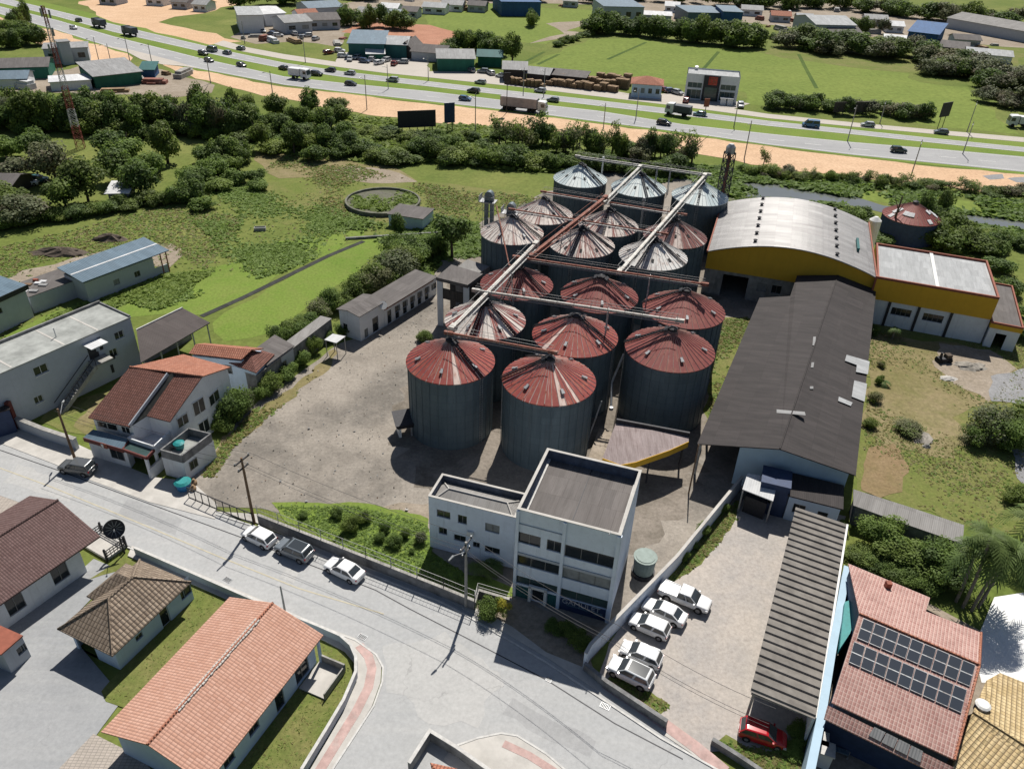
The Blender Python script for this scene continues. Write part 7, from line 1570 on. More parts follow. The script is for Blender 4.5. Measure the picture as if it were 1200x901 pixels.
for i, f in enumerate((.70,.83)): p = a.lerp(b,f); q = P(0,0); tt = thing('kiosk_stand', 'small white display stand before the showroom, %s one' % ('left' if i == 0 else 'right'), 'stand', (p.x,p.y-3.5,0), r); mb = MB(); mb.box(-.8,-.5,0,.8,.5,1.8); mb.build('cabinet', 'white', tt); mb = MB(); mb.box(-.95,-.65,1.8,.95,.65,2.0); mb.build('top', 'whitesheet', tt)
# stacked timber pallets
random.seed(9); rowsP = [((642,100),(722,108.5),14,2.4),((650,96),(735,104),14,3),((700,97),(738,101),6,4)]; done = 0
pal = MB()
for z_ in range(8):
    for sl in range(5): pal.box(-1.2+sl*.5,-.9,z_*.42+.28,-.8+sl*.5,.9,z_*.42+.36)
    for e in (-.85,0,.75): pal.box(-1.2,e,z_*.42+.04,1.2,e+.1,z_*.42+.28)
po = pal.build('pallet_stack', 'palewood'); tag(po, 'stack of pale timber pallets in the yard along the service road', 'pallet stack', 'pallet stacks in the timber yard')
first = True
for (A, B, n, hh) in rowsP:
    A, B = P(*A), P(*B)
    for i in range(n):
        o = po if first else po.copy()
        if not first: C.objects.link(o)
        first = False; p = A.lerp(B,(i+.5)/n); o.location = (p.x, p.y+random.uniform(-.6,.6), 0); o.rotation_euler = (0,0,flow(700,0)+random.uniform(-.12,.12)); o.scale = (.95, 1.15, hh*.24+random.uniform(-.2,.2))
for i in range(9):
    p = P(598+i*4.6, 98.5+i*.6); o = po.copy(); C.objects.link(o); o.location = (p.x,p.y,0); o.scale = (.9,.9,random.uniform(.35,.7)); o.rotation_euler = (0,0,random.uniform(0,1)); 
    tag(o, 'short timber pile in front of the dark timber sheds', 'timber pile', 'timber piles before the dark sheds')
# boulders and heaps
def heap(name, label, cat, px, rx, ry, h, mat, seed):
    rg = random.Random(seed); p = P(*px); mb = MB(); n, m = 16, 5
    rr = [[1+rg.uniform(-.25,.25) for _ in range(n)] for _ in range(m)]
    R_ = []
    for j in range(m):
        f = 1-j/m; R_.append([(rx*f*rr[j][i]*math.cos(6.283*i/n), ry*f*rr[j][i]*math.sin(6.283*i/n), h*(j/m)**.8+rg.uniform(-.05,.1)*h*(j>0)) for i in range(n)])
    for j in range(m-1):
        for i in range(n): k_ = (i+1)%n; mb.add([R_[j][i],R_[j][k_],R_[j+1][k_],R_[j+1][i]])
    mb.add(R_[-1]); o = mb.build(name, mat); o.location = (p.x,p.y,0); tag(o, label, cat); return o
heap('rubble_heap','pale rubble heap in the dry field below the yellow building','heap',(1137,430),2.4,1.4,.6,'heapstone',1)
heap('sand_heap','small cream sand heap left of the rubble in the dry field','heap',(1111,444),1.2,.8,.4,'sidewalk',2)
heap('stone_heap','low grey stone heap half covered by weeds in the right field','heap',(1078,512),1.5,1.6,.5,'heapstone',3)
heap('boulder','single pale boulder at the end of the grey stone heap','boulder',(1086,524),.5,.4,.5,'concrete',4)
heap('earth_heap','dark red earth heap at the end of the dirt drive','heap',(70,297),4.5,1.8,1.2,'bark',5)
heap('earth_heap','dark earth pile just left of the pale blue workshop roof','heap',(128,281),2.8,1.3,1.3,'bark',6)
p = P(1105,424); t = thing('scrap_machine', 'dark rusting machine scrap standing beside the rubble heap', 'machine', (p.x,p.y,0), .2); t.scale = (.8,.8,.8)
mb = MB(); mb.box(-1.2,-.6,.3,1.2,.6,.9); mb.tube((-.8,0,.9),(-.8,0,1.9),.25,.2); mb.build('frame', 'dark', t); mb = MB(); mb.box(.1,-.5,.9,1.1,.5,1.5); mb.build('engine_block', 'bark', t)
for x_ in (-.9,.9): mb = MB(); mb.tube((x_,-.7,.4),(x_,.7,.4),.4,.4,12); mb.build('wheel', 'black', t)
p = P(305,270); t = thing('stone_trough', 'pale rectangular trough lying alone in the left meadow', 'trough', (p.x,p.y,0), .2); mb = MB(); mb.box(-1,-.5,0,1,.5,.25)
for q in ((-1,-.5,1,-.4),(-1,.4,1,.5),(-1,-.4,-.9,.4),(.9,-.4,1,.4)): mb.box(q[0],q[1],.25,q[2],q[3],.6)
mb.build('basin', 'concrete', t); mb = MB(); mb.box(-.88,-.38,.45,.88,.38,.47); mb.build('water_surface', 'water', t)
for x, y, c, lab in ((32,214,'white','white car half hidden under the trees at the left'),(44,210,'teal','teal car half hidden under the trees beside a white one')):
    o = make_vehicle('hatch', lab, 'car', 'parked_car', WHITE if c == 'white' else (.05,.16,.18)); p = P(x,y,.6); o.location = (p.x,p.y,0); o.rotation_euler = (0,0,.3)

# vehicles and stacked goods in the yards across the highway
random.seed(31)
for x, y in [(402,66),(410,70),(418,68),(427,72),(436,70),(444,74),(452,71),(462,75),(472,73),(398,60),(385,62),(345,40),(352,44),(360,42),(370,46),(318,40),(326,42),(308,37),(336,36),(778,106),(786,107),(794,109),(804,118),(868,124),(575,86),(566,84),(552,83)]:
    t = copy_tree(proto['hatch']); p = P(x, y, .5); t.location = (p.x, p.y, .1); t.rotation_euler = (0,0,random.uniform(0,6.28)); t.scale = (1,1,1); cc = random.choice([WHITE, SILVER, GREY, (.2,.03,.02), (.05,.08,.16)])
    tag(t, 'tiny car parked in the open yards across the highway', 'car', 'cars parked across the highway')
    for c in KIDS(t):
        if c.name.split('.')[0] in ('body','mirror'): c.color = (*cc,1)
cr = MB(); cr.box(-2.2,-1.1,0,2.2,1.1,1.5); cr.box(-2.0,-.9,1.5,1.6,.8,2.3); cr.box(-1.2,-1.6,0,.4,-1.1,.9)
c0 = cr.build('goods_pile', 'concrete'); tag(c0, 'pile of building goods lying in the yards along the top', 'goods pile', 'goods piles in the far yards'); gp = [c0]
for mt in ('rustpipe','whitesheet','graysheet','palewood'): q = c0.copy(); q.data = c0.data.copy(); q.data.materials.clear(); q.data.materials.append(M[mt]); C.objects.link(q); gp.append(q)
spots = [(300,44),(310,48),(320,50),(285,46),(345,50),(395,52),(402,46),(865,28),(880,33),(900,32),(915,36),(930,26),(940,36),(955,40),(1010,46),(1022,40),(1045,56),(1060,56),(1120,52),(1150,58),(1165,54),(890,24),(925,16),(980,14),(1015,14),(700,8),(660,8),(480,2),(510,12),(540,12),(440,26),(425,24),(395,28),(380,32),(195,88),(215,90),(182,98),(30,104),(70,104),(135,108),(165,95)]
for i, (x, y) in enumerate(spots):
    q = gp[i] if i < len(gp) else gp[i % len(gp)].copy()
    if i >= len(gp): C.objects.link(q)
    p = P(x, y); q.location = (p.x, p.y, .03); q.rotation_euler = (0,0,random.uniform(0,6)); k_ = random.uniform(.5,1.3); q.scale = (k_*random.uniform(.7,1.8), k_, k_*random.uniform(.3,.9))
# ---------------------------------------------------------------- vegetation
def np_mesh(name, verts, nper, mats, mi=None):
    n = len(verts)//nper; me = bpy.data.meshes.new(name); me.vertices.add(len(verts)); me.vertices.foreach_set('co', verts.astype(np.float32).ravel())
    me.loops.add(n*nper); me.loops.foreach_set('vertex_index', np.arange(n*nper, dtype=np.int32)); me.polygons.add(n)
    me.polygons.foreach_set('loop_start', np.arange(0, n*nper, nper, dtype=np.int32)); me.polygons.foreach_set('loop_total', np.full(n, nper, dtype=np.int32))
    for m in mats: me.materials.append(M[m])
    if mi is not None: me.polygons.foreach_set('material_index', mi.astype(np.int32))
    me.update(calc_edges=True); return me
def leaf_quads(cent, nrm, size, rg, bend=.25, aspect=1.0):
    """one bent four-cornered leaf spray at each centre"""
    n = len(cent); nrm = nrm/np.linalg.norm(nrm, axis=1, keepdims=True); t = rg.normal(size=(n,3)); t -= nrm*(t*nrm).sum(1, keepdims=True); t /= np.linalg.norm(t, axis=1, keepdims=True); b = np.cross(nrm, t)
    s = size[:,None]; q = np.stack([cent - t*s*.5*aspect - b*s*.22, cent - t*s*.12*aspect + b*s*.46 + nrm*s*bend*.4, cent + t*s*.55*aspect + b*s*.1, cent + t*s*.15*aspect - b*s*.42 - nrm*s*bend*.3], 1)
    return q.reshape(-1, 3)
def crown_mesh(name, rg, mats, clumps=16, leaves=95, shape=(1,1,.8), leaf=.15, flat_b=0.25, spread=.66):
    """unit crown: clumps of leaf sprays on an uneven ellipsoid, base at z = 0, about 2 high and 2 wide"""
    V = []; MI = []
    for i in range(clumps):
        d = rg.normal(size=3); d /= np.linalg.norm(d); d[2] = d[2]*.9 + .12; r = spread*rg.uniform(.35, 1.12); c = d*r*np.array(shape); cr = rg.uniform(.24, .46)
        n = int(leaves*rg.uniform(.6, 1.4)*(cr/.35)**2); u = rg.normal(size=(n,3)); u /= np.linalg.norm(u, axis=1, keepdims=True); rr = cr*rg.uniform(.55, 1.12, size=(n,1))
        p = c + u*rr*np.array([1,1,.85]); p[:,2] = np.maximum(p[:,2], -.9*shape[2]-.05)
        nn = u*1.0 + rg.normal(size=(n,3))*.45 + np.array([0,0,.4]); V.append(leaf_quads(p, nn, leaf*rg.uniform(.6,1.4,size=n), rg)); MI.append(np.full(n, rg.choice(len(mats), p=[.6,.4] if len(mats) == 2 else None)))
    v = np.concatenate(V); v[:,2] += shape[2]*.95; return np_mesh(name, v, 4, mats, np.concatenate(MI))
def trunk_mesh(name, rg, mat='bark'):
    mb = MB(); mb.tube((0,0,0),(.03,.02,.55),.055,.04,7); mb.tube((.03,.02,.55),(.0,.05,1.0),.04,.025,6)
    for i in range(6):
        a = i*1.05+rg.uniform(-.3,.3); z = rg.uniform(.4,.8); mb.tube((.03,.02,z),(math.cos(a)*rg.uniform(.3,.6),math.sin(a)*rg.uniform(.3,.6),z+rg.uniform(.3,.6)),.024,.008,5)
    o = mb.build(name, mat); me = o.data; bpy.data.objects.remove(o); return me
rg = np.random.default_rng(4)
TR = {
 'dense': [crown_mesh('crown', rg, ['leaf_dark','leaf_mid'], 26, 150, (1,1,.95), .105) for _ in range(4)],
 'mid':   [crown_mesh('crown', rg, ['leaf_mid','leaf_dark'], 24, 140, (1,1,.85), .11) for _ in range(4)],
 'light': [crown_mesh('crown', rg, ['leaf_light','leaf_mid'], 22, 130, (1,1,.8), .11) for _ in range(3)],
 'grey':  [crown_mesh('crown', rg, ['leaf_grey','leaf_brown'], 20, 115, (1,1,.8), .10) for _ in range(3)],
 'thin':  [crown_mesh('crown', rg, ['leaf_mid','leaf_grey'], 14, 60, (1,1,1.1), .11, spread=.8) for _ in range(3)],
}
TR['near'] = [crown_mesh('crown', rg, ['leaf_mid','leaf_dark'], 26, 230, (1,1,.85), .075) for _ in range(3)]
TR['near_light'] = [crown_mesh('crown', rg, ['leaf_light','leaf_mid'], 24, 230, (1,1,.85), .075) for _ in range(2)]
TR['near_grey'] = [crown_mesh('crown', rg, ['leaf_grey','leaf_mid'], 24, 200, (1,1,.85), .075) for _ in range(2)]
TRUNK = [trunk_mesh('trunk', random.Random(i)) for i in range(3)]
tr_rng = random.Random(21); NT_COUNT = [0]
def tree(kind, x, y, h, w, label, group=None, cat='tree', name='tree', bole=.22):
    """tree standing at pixel (x, y); h tall, w wide (metres)"""
    p = P(x, y); NT_COUNT[0] += 1; r = tr_rng; t = thing(name, label, cat, (p.x,p.y,0), r.uniform(0,6.28), group)
    tk = link('trunk', r.choice(TRUNK), t); tk.scale = (h*.55,h*.55,h*.62)
    c = link('crown', r.choice(TR[kind]), t, (0,0,h*bole*.7)); me_h = 1.9
    c.scale = (w/1.95*r.uniform(.9,1.1), w/1.95*r.uniform(.9,1.1), h*(1-bole*.7)/me_h); c.rotation_euler = (0,0,r.uniform(0,6.28)); return t
def bush(kind, x, y, h, w, label, group=None, cat='bush', name='bush'):
    p = P(x, y); r = tr_rng; o = link(name, r.choice(TR[kind]), None, (p.x,p.y,-.05*h), r.uniform(0,6.28)); o.scale = (w/1.95*r.uniform(.85,1.15), w/1.95*r.uniform(.85,1.15), h/1.75*r.uniform(.85,1.15)); return tag(o, label, cat, group)
J = lambda a: tr_rng.uniform(-a, a)
# tree belt below the gravel plot
for i in range(27):
    tree(tr_rng.choice(['dense','dense','mid','grey']), -6+i*11.3+J(4), 151+i*.3+J(4), 9+J(2.5), 8+J(2), 'dark tree in the dense straight belt below the far green sheds', 'trees of the dense upper left belt', bole=.04)
for i in range(26):
    bush(tr_rng.choice(['mid','dense','light']), -4+i*11.8+J(5), 154+i*.3+J(3), 4+J(1.5), 6.5+J(1.5), 'bush at the foot of the dense belt below the far green sheds', 'bushes at the foot of the upper left belt')
for i in range(18):
    tree(tr_rng.choice(['mid','dense','light']), 2+i*17+J(6), 140+i*.3+J(3), 8+J(2.5), 7+J(2), 'dark tree in the dense straight belt below the far green sheds', 'trees of the dense upper left belt', bole=.04)
# named large trees left
for k_, x, y, h, w, lab in (('dense',197,192,11,8,'tall single dark tree standing right of the left thicket'),('grey',66,213,10,9.5,'big grey green tree right below the radio mast'),('dense',104,238,9,10,'broad dark tree at the front of the left thicket'),('mid',78,246,8,8,'round dark tree left of the little grey shed'),
    ('mid',45,188,8,9,'bushy green tree left of the mast foot'),('grey',20,216,7,9,'brownish bare looking tree at the left edge'),('light',150,196,8,8,'lighter green tree between the mast and the tall dark tree'),('mid',133,190,8.5,9,'full green tree right beside the mast foot'),('grey',30,262,6,9,'brownish spreading tree in front of the left thicket'),
    ('dense',168,232,8,8,'dark tree just right of the little grey shed'),('mid',143,214,8.5,9,'tall leafy tree behind the little grey shed'),('light',178,205,6,7,'pale green tree under the tall dark tree'),('mid',12,246,6,8,'dark round tree low at the left edge'),('light',8,186,5.5,8,'light green round tree by the left edge')):
    tree(k_, x, y, h, w, lab, bole=.1)
for i in range(34):
    x = -5+i*6.2; bush(tr_rng.choice(['mid','dense','light']), x+J(4), 268-i*.95+J(3), 2.6+J(.8), 4.5+J(1), 'leafy bush in the band in front of the left thicket', 'bushes before the left thicket')
for x, y, h, w, kd in [(215,238,4,6,'mid'),(228,232,5,6,'dense'),(236,215,5,7,'mid'),(250,205,5,7,'light'),(262,190,6,8,'mid'),(245,190,5,7,'mid'),(280,178,6,8,'dense'),(232,236,4,5,'dense'),(300,214,4,5,'mid'),(305,222,2.5,5,'light'),(270,200,4,6,'light'),(285,190,5,7,'mid'),(258,222,3,6,'light'),(275,215,3,6,'light'),(222,215,4,6,'light'),(240,245,2.5,6,'light')]:
    bush(kd, x, y, h, w, 'green bush in the scrub between the tall dark tree and the meadow', 'bushes of the middle left scrub')
for i in range(36):
    x = 292+i*3.2+J(5); y = 134+(i*7 % 54)+J(4)
    if (i % 3) == 0: tree(tr_rng.choice(['mid','dense']), x, y, 7.5+J(2), 6+J(1), 'green tree in the clump between the belt and billboards', 'trees of the upper middle clump')
    else: bush(tr_rng.choice(['mid','dense','light']), x, y, 4.2+J(1), 6.5+J(1.5), 'green bush in the clump between the belt and billboards', 'bushes of the upper middle clump')
# riverside
for i in range(34):
    x = 395+i*7.4+J(3); y = 184+J(6)+i*.25; bush(tr_rng.choice(['mid','dense','mid','light']), x, y, 3.6+J(1.2), 6+J(1.5), 'riverside bush along the canal left of the silos', 'bushes along the canal left of the silos')
for i in range(20):
    x = 398+i*10+J(4); y = 158+J(6)+i*.6; bush(tr_rng.choice(['mid','dense','light']), x, y, 2.6+J(.8), 5+J(1.5), 'bush in the scrub around the dark billboards', 'bushes around the billboards')
for i in range(32):
    x = 585+i*7.3+J(3); y = 168+i*.85+J(6); tree(tr_rng.choice(['mid','dense','thin','grey']), x, y, 6.5+J(2), 5+J(1), 'tree in the riverside row between the sand strip and silos', 'trees of the riverside row', bole=.1)
for i in range(22):
    x = 600+i*9+J(4); y = 190+i*.9+J(4); bush(tr_rng.choice(['mid','dense']), x, y, 3.5+J(1), 6+J(1), 'dark bush at the water side behind the silos', 'bushes behind the silos')
for i in range(42):
    x = 870+i*8.2+J(4); y = 203+i*.7+J(3.5); bush(tr_rng.choice(['thin','mid','grey','light']), x, y, 2.3+J(.9), 4+J(1.2), 'low bush along the lower edge of the sand strip', 'bushes along the sand strip at the right')
for i in range(34):
    x = 862+i*10+J(5); y = 249+i*.9+J(7)+(12 if i > 16 else 0); bush(tr_rng.choice(['mid','dense','light']), x, y, 3+J(1), 5.5+J(1.5), 'bush on the near bank of the canal behind the yellow hall', 'bushes on the near bank at the right')
for x, y, h, w in [(1085,282,5,8),(1105,290,4,8),(1130,287,5,8),(1150,296,4,7),(1112,275,5,7),(1165,290,4,7),(1090,262,5,6),(1170,318,3,5),(1180,345,3,5),(1187,370,3,4),(1193,395,3,5)]: bush('mid', x, y, h, w, 'round bush right of the rusty round tank', 'bushes right of the rusty tank')
tree('dense', 1078, 262, 7, 4, 'dark narrow tree between the canal bends', bole=.15); tree('thin', 894, 197, 5, 3, 'lonely thin dark tree on the sand strip edge', bole=.15); tree('dense', 1101, 258, 6.5, 4, 'dark pointed tree right of the rusty tank at the water', bole=.12)
p = P(1040,282); t = thing('bare_tree', 'leafless dark trunk standing behind the red brown trimmed roof', 'tree', (p.x,p.y,0)); mb = MB(); mb.tube((0,0,0),(.2,0,8.5),.3,.12,7); mb.tube((.1,0,5),(1.2,.3,7.5),.12,.05,5); mb.tube((.15,0,6),(-.9,.2,8.2),.1,.04,5); mb.build('trunk', 'bark', t)
# around the silo yard, left side
tree('dense', 466, 279, 5, 3.2, 'dark narrow conifer left of the twin elevators', bole=.08); tree('mid', 530, 302, 9, 8, 'tall leafy tree just left of the bucket elevators', bole=.3)
for k_, x, y, h, w in [('near_grey',440,343,5,7),('near_grey',455,330,5.5,8),('near',470,318,5,7),('near',486,308,4.5,7),('near_light',500,300,4,6),('near',420,350,4.5,5.5),('near',512,296,4,6),('near',405,362,3.5,5),('near_light',480,298,3.5,7),('near',465,300,4,7)]: bush(k_, x, y, h, w, 'shrub in the thick hedge behind the white row building', 'shrubs behind the white row building')
for k_, x, y, h, w in [('near',345,395,3.6,4.5),('near',330,402,3.2,4),('near',362,385,3,4.5),('near',355,398,3,4),('near_grey',378,372,3.5,4),('near',388,362,3.5,4)]: bush(k_, x, y, h, w, 'dark shrub behind the pale roofed outhouse', 'shrubs behind the outhouse')
for k_, x, y, h, w, lab in [('near',272,492,4.8,5.2,'big dark shrub against the brown tiled house'),('near_grey',286,482,3.6,4,'rounded shrub right beside the big dark shrub'),('near_light',262,505,2,3,'low pale shrub at the foot of the big dark shrub'),('near',318,458,3.2,3.6,'dark round shrub midway along the yard edge'),('near_light',336,443,2.6,3.4,'pale green shrub midway along the yard edge'),('near_light',352,428,2.6,3,'pale shrub near the white awning'),('near_light',366,414,3.2,3,'tall pale shrub just left of the white awning'),('near',386,400,2.2,2.2,'small bush beside the awning post'),('near_light',307,466,2.2,2.8,'small pale bush left of the dark round shrub'),('near',404,393,2.6,2.8,'dark shrub beside the white row gable')]: bush(k_, x, y, h, w, lab, cat='shrub', name='shrub')
bush('near', 498, 400, 1.8, 2.6, 'weedy shrub at the foot of the half white silo', cat='shrub', name='shrub')
# front garden
for x, y, h, w, lab in [(395,606,1.7,2.2,'leftmost round shrub of the front garden'),(411,622,2.3,2.9,'largest dark shrub in the middle of the front garden'),(427,612,2,2.1,'upright shrub beside the largest garden shrub'),(450,624,1.7,1.8,'small round shrub right of centre in the front garden'),(446,634,1.6,1.8,'low shrub in front of the small round garden shrub'),(462,640,1.8,2.4,'broad shrub before the garden fence'),(474,630,1.5,1.6,'dark shrub next to the reddish garden shrub'),(355,606,1.2,1.6,'tiny shrub near the left end of the front garden'),(483,648,.9,1,'smallest shrub close to the annex')]: bush('near', x, y, h*.8, w*.72, lab, cat='shrub', name='shrub')
bush('near_grey', 492, 634, 1.9, 1.8, 'reddish grey shrub at the annex corner', cat='shrub', name='shrub'); bush('near', 572, 722, 2.2, 2.4, 'dark shrub at the forecourt wall end', cat='shrub', name='shrub')
TR['yellow'] = [crown_mesh('crown', rg, ['leaf_yellow','leaf_light'], 14, 150, (1,1,1.0), .10)]; bush('yellow', 588, 722, 2.6, 2.0, 'bright yellow green shrub in front of the office forecourt', cat='shrub', name='shrub')
for x, y, h, w in [(664,742,1.6,2.4),(680,755,1.6,2.4),(650,738,1.2,2)]: bush('near', x, y, h, w, 'dark shrub in the shaded forecourt under the office', 'shaded forecourt shrubs', cat='shrub', name='shrub')
for x, y, h, w, lab in [(822,625,1.6,1.8,'pale weed bush midway along the car park wall'),(800,655,1.2,1.4,'smaller weed bush nearer the pickup truck'),(846,598,1.3,1.6,'weed bush at the upper end of the car park wall'),(812,640,.8,1.2,'lowest weed bush along the car park wall')]: bush('near_light', x, y, h, w, lab, cat='shrub', name='shrub')
# right field
for k_, x, y, h, w, lab in [('near_grey',1162,516,5,7,'large grey green shrub mass in the right field'),('near',1180,525,4.5,6,'dark shrub behind the large grey green one'),('near',1198,500,4,6,'dark shrub cut by the right edge'),('near_grey',1140,520,2.6,4,'lower shrub left of the large grey green one'),('near',1195,590,2.5,4,'small bush by the lower gravel drive'),('near_grey',1068,508,1.6,4,'weedy bush on the grey stone heap'),('near',1022,392,1.8,2.4,'bush at the back corner of the warehouse'),('near_grey',1032,430,1.2,1.6,'spiky bush along the warehouse side'),('near_grey',1022,470,1.6,2.2,'dry bush beside the white roof patches'),('near_light',1030,450,1.4,1.4,'small pale bush along the warehouse side'),('near',1018,500,1.5,2,'bush near the front end of the warehouse side')]: bush(k_, x, y, h, w, lab, cat='shrub', name='shrub')
for k_, x, y, h, w, lab in [('near_light',1028,640,4.2,5,'bright green tree above the ribbed shed end'),('near',1045,655,3,5,'leafy tree between the bright tree and pink roof'),('near',1095,672,4.2,5.5,'dark leafy tree behind the pink tiled roof'),('near',1075,668,3,5,'dark tree in the shaded garden hollow'),('near',1112,690,3.6,4.5,'dark tree close to the leaning palms'),('near_grey',1100,650,3,4,'greyish tree below the low garden shed'),('near_light',988,622,1.6,1.2,'small weed bush on the shed gutter corner')]: tree(k_, x, y, h, w, lab, bole=.15)
for i in range(8): bush('near', 1003+i*12+J(3), 655+i*5+J(3), 1.8, 3.2, 'dark undergrowth bush in the garden behind the pink roof', 'undergrowth bushes behind the pink roof')
for x, y, lab in ((905,868,'low weed clump beside the red car'),(936,860,'weed clump by the shed end near the red car'),(925,880,'wide weed clump in front of the red car')): bush('near_light', x, y, .8, 2.2, lab, cat='shrub', name='shrub')
# palms
def palm_meshes(rg):
    V = []
    for i in range(15):
        a = i*2.4+rg.uniform(-.2,.2); el = rg.uniform(-.1,1.3); L = rg.uniform(2.3,3.1); d = np.array([math.cos(a),math.sin(a),0]); side = np.array([-d[1],d[0],0]); pts = []
        for k_ in range(13): f = k_/12; pts.append(d*L*f*(math.cos(el)*.55+.4) + np.array([0,0,L*(math.sin(el)*.8*f - .72*f*f)]))
        for k_ in range(12):
            p, q = pts[k_], pts[k_+1]; w = .72*math.sin(math.pi*min(1,(k_+1.5)/14))**.6; V += [p-side*.035, p+side*.035, q+side*.03, q-side*.03]
            for s in (-1,1):
                tip = p + side*s*w*rg.uniform(.8,1.1) + (q-p)*2.2 + np.array([0,0,-.16*w*rg.uniform(.4,1.4)]); V += [p, p+(q-p)*.75, tip+(q-p)*.3, tip]
    return np_mesh('fronds', np.array(V), 4, ['leaf_palm'])
PALM = [palm_meshes(rg) for _ in range(3)]
def palm(x, y, h, lean, s, label):
    p = P(x, y); t = thing('palm_tree', label, 'palm tree', (p.x,p.y,0), 0); mb = MB(); pr = Vector((0,0,0))
    for k_ in range(1,6): f = k_/5; q = Vector((lean[0]*f*f, lean[1]*f*f, h*f)); mb.tube(pr,q,.16-.02*f,.15-.03*f,8); pr = q
    mb.build('trunk', 'palmbark', t); o = link('fronds', tr_rng.choice(PALM), t, tuple(pr), tr_rng.uniform(0,6)); o.scale = (s*1.08,s*1.08,s*1.1)
for a in [(1128,712,8.5,(-.2,.6),.95,'tall palm rising highest above the garden hollow'),(1138,716,7.6,(.8,.2),.95,'palm leaning right in the middle of the palm group'),(1146,712,6.8,(.9,.3),.9,'palm leaning right beside the tallest palm'),(1150,706,5.4,(.6,.4),.85,'shortest palm in front of the palm group'),(1120,705,6.4,(-.3,.3),.9,'palm at the back left of the palm group'),(1186,655,5.4,(.2,.1),1.0,'palm at the right edge below the gravel drive'),(1200,640,5.0,(.2,-.4),.9,'palm cut off by the right edge of the picture')]: palm(*a)
palm(562,672,.8,(0,0),.55,'small bushy palm in the annex forecourt'); palm(578,668,.7,(0,.1),.45,'second small palm beside the annex windows'); palm(1036,452,.5,(0,0),.35,'tiny palm seedling beside the warehouse wall')
palm(1045,397,1.6,(.1,0),.5,'small palm at the foot of the yellow building')
for i, (x, y) in enumerate([(166,512),(172,511),(178,514)]): bush('near', x, y, 1.0, 1.0, 'potted bush on the balcony of the brown tiled house', 'balcony plants', cat='potted plant', name='potted_plant').location.z = 2.4
# far hedges and woods
def row(k_, pts, n, h, w, lab, grp, jx=3, jy=2):
    for i in range(n):
        f = (i+.5)/n*(len(pts)-1); a = int(f); f -= a; x = pts[a][0]+(pts[a+1][0]-pts[a][0])*f; y = pts[a][1]+(pts[a+1][1]-pts[a][1])*f
        bush(tr_rng.choice(k_), x+J(jx), y+J(jy), h+J(h*.2), w+J(w*.2), lab, grp, cat='tree', name='tree')
row(['dense','dense','mid'], [(685,38),(740,42),(800,50),(850,54),(893,57)], 22, 9, 11, 'dark tree in the hedge row above the pasture', 'trees of the pasture hedge')
row(['grey','dense','grey'], [(922,57),(980,62),(1040,66),(1090,74),(1150,92),(1200,104)], 34, 8, 13, 'greyish tree in the brush right of the pasture', 'trees of the far right brush', 5, 4)
row(['grey','mid'], [(1080,84),(1130,94),(1200,108)], 14, 7, 11, 'greyish tree in the brush right of the pasture', 'trees of the far right brush', 5, 4)
row(['grey'], [(1150,115),(1200,132)], 8, 6, 8, 'pale brush tree at the right end of the pasture', 'trees at the pasture end', 5, 5)
row(['mid','dense','grey'], [(897,128),(960,130),(1060,137),(1085,140)], 20, 5, 7, 'bush row tree behind the dark brown billboard', 'trees behind the roadside billboard', 5, 3)
tree('dense', 600, 76, 11, 9, 'big dark round tree beside the green stall in the centre top')
row(['dense','mid'], [(520,62),(560,60),(590,66)], 9, 7, 8, 'tree behind the roadside green sheds', 'trees behind the green sheds')
row(['dense','mid'], [(405,30),(430,32),(460,34),(480,36)], 9, 8, 9, 'dark tree behind the red earth plot', 'trees behind the red earth plot')
row(['mid'], [(650,56),(700,38)], 9, 3, 5, 'low hedge bush on the pasture boundary', 'pasture boundary bushes', 1, 1)
row(['dense','mid','grey'], [(830,6),(900,8),(1000,12),(1100,22),(1200,30)], 26, 9, 14, 'far dark tree along the top right edge', 'far trees at the top right', 6, 3)
row(['dense','mid','grey'], [(-10,-4),(120,-12),(260,-4),(420,2),(560,-2),(700,2),(830,4)], 30, 9, 14, 'far tree in the settlement along the top', 'far trees along the top', 8, 3)
row(['dense','mid'], [(275,8),(330,6),(352,4)], 7, 10, 10, 'dark tree behind the white warehouse', 'trees behind the white warehouse', 3, 2)
row(['mid','dense'], [(5,52),(25,50),(48,58)], 9, 7, 8, 'bush tree on the green patch left of the grey block', 'trees left of the grey block', 4, 6)
row(['thin','dense'], [(12,38),(40,32)], 4, 9, 5, 'slim dark tree on the sandy roadside at the left', 'slim trees at the left roadside', 3, 2)
row(['mid','light'], [(880,40),(940,50)], 6, 3, 5, 'scrub tree on the far industrial ground', 'scrub of the industrial ground', 6, 5)
tree('dense', 860, 45, 8, 9, 'dark round tree at the left end of the pasture hedge'); row(['mid'], [(620,34),(625,30)], 3, 6, 6, 'lonely roadside tree in the upper pasture', 'upper pasture trees', 3, 2)
row(['dense','grey'], [(1040,42),(1000,36),(960,40)], 6, 7, 8, 'tree between the far right sheds', 'trees between the far right sheds', 5, 4)
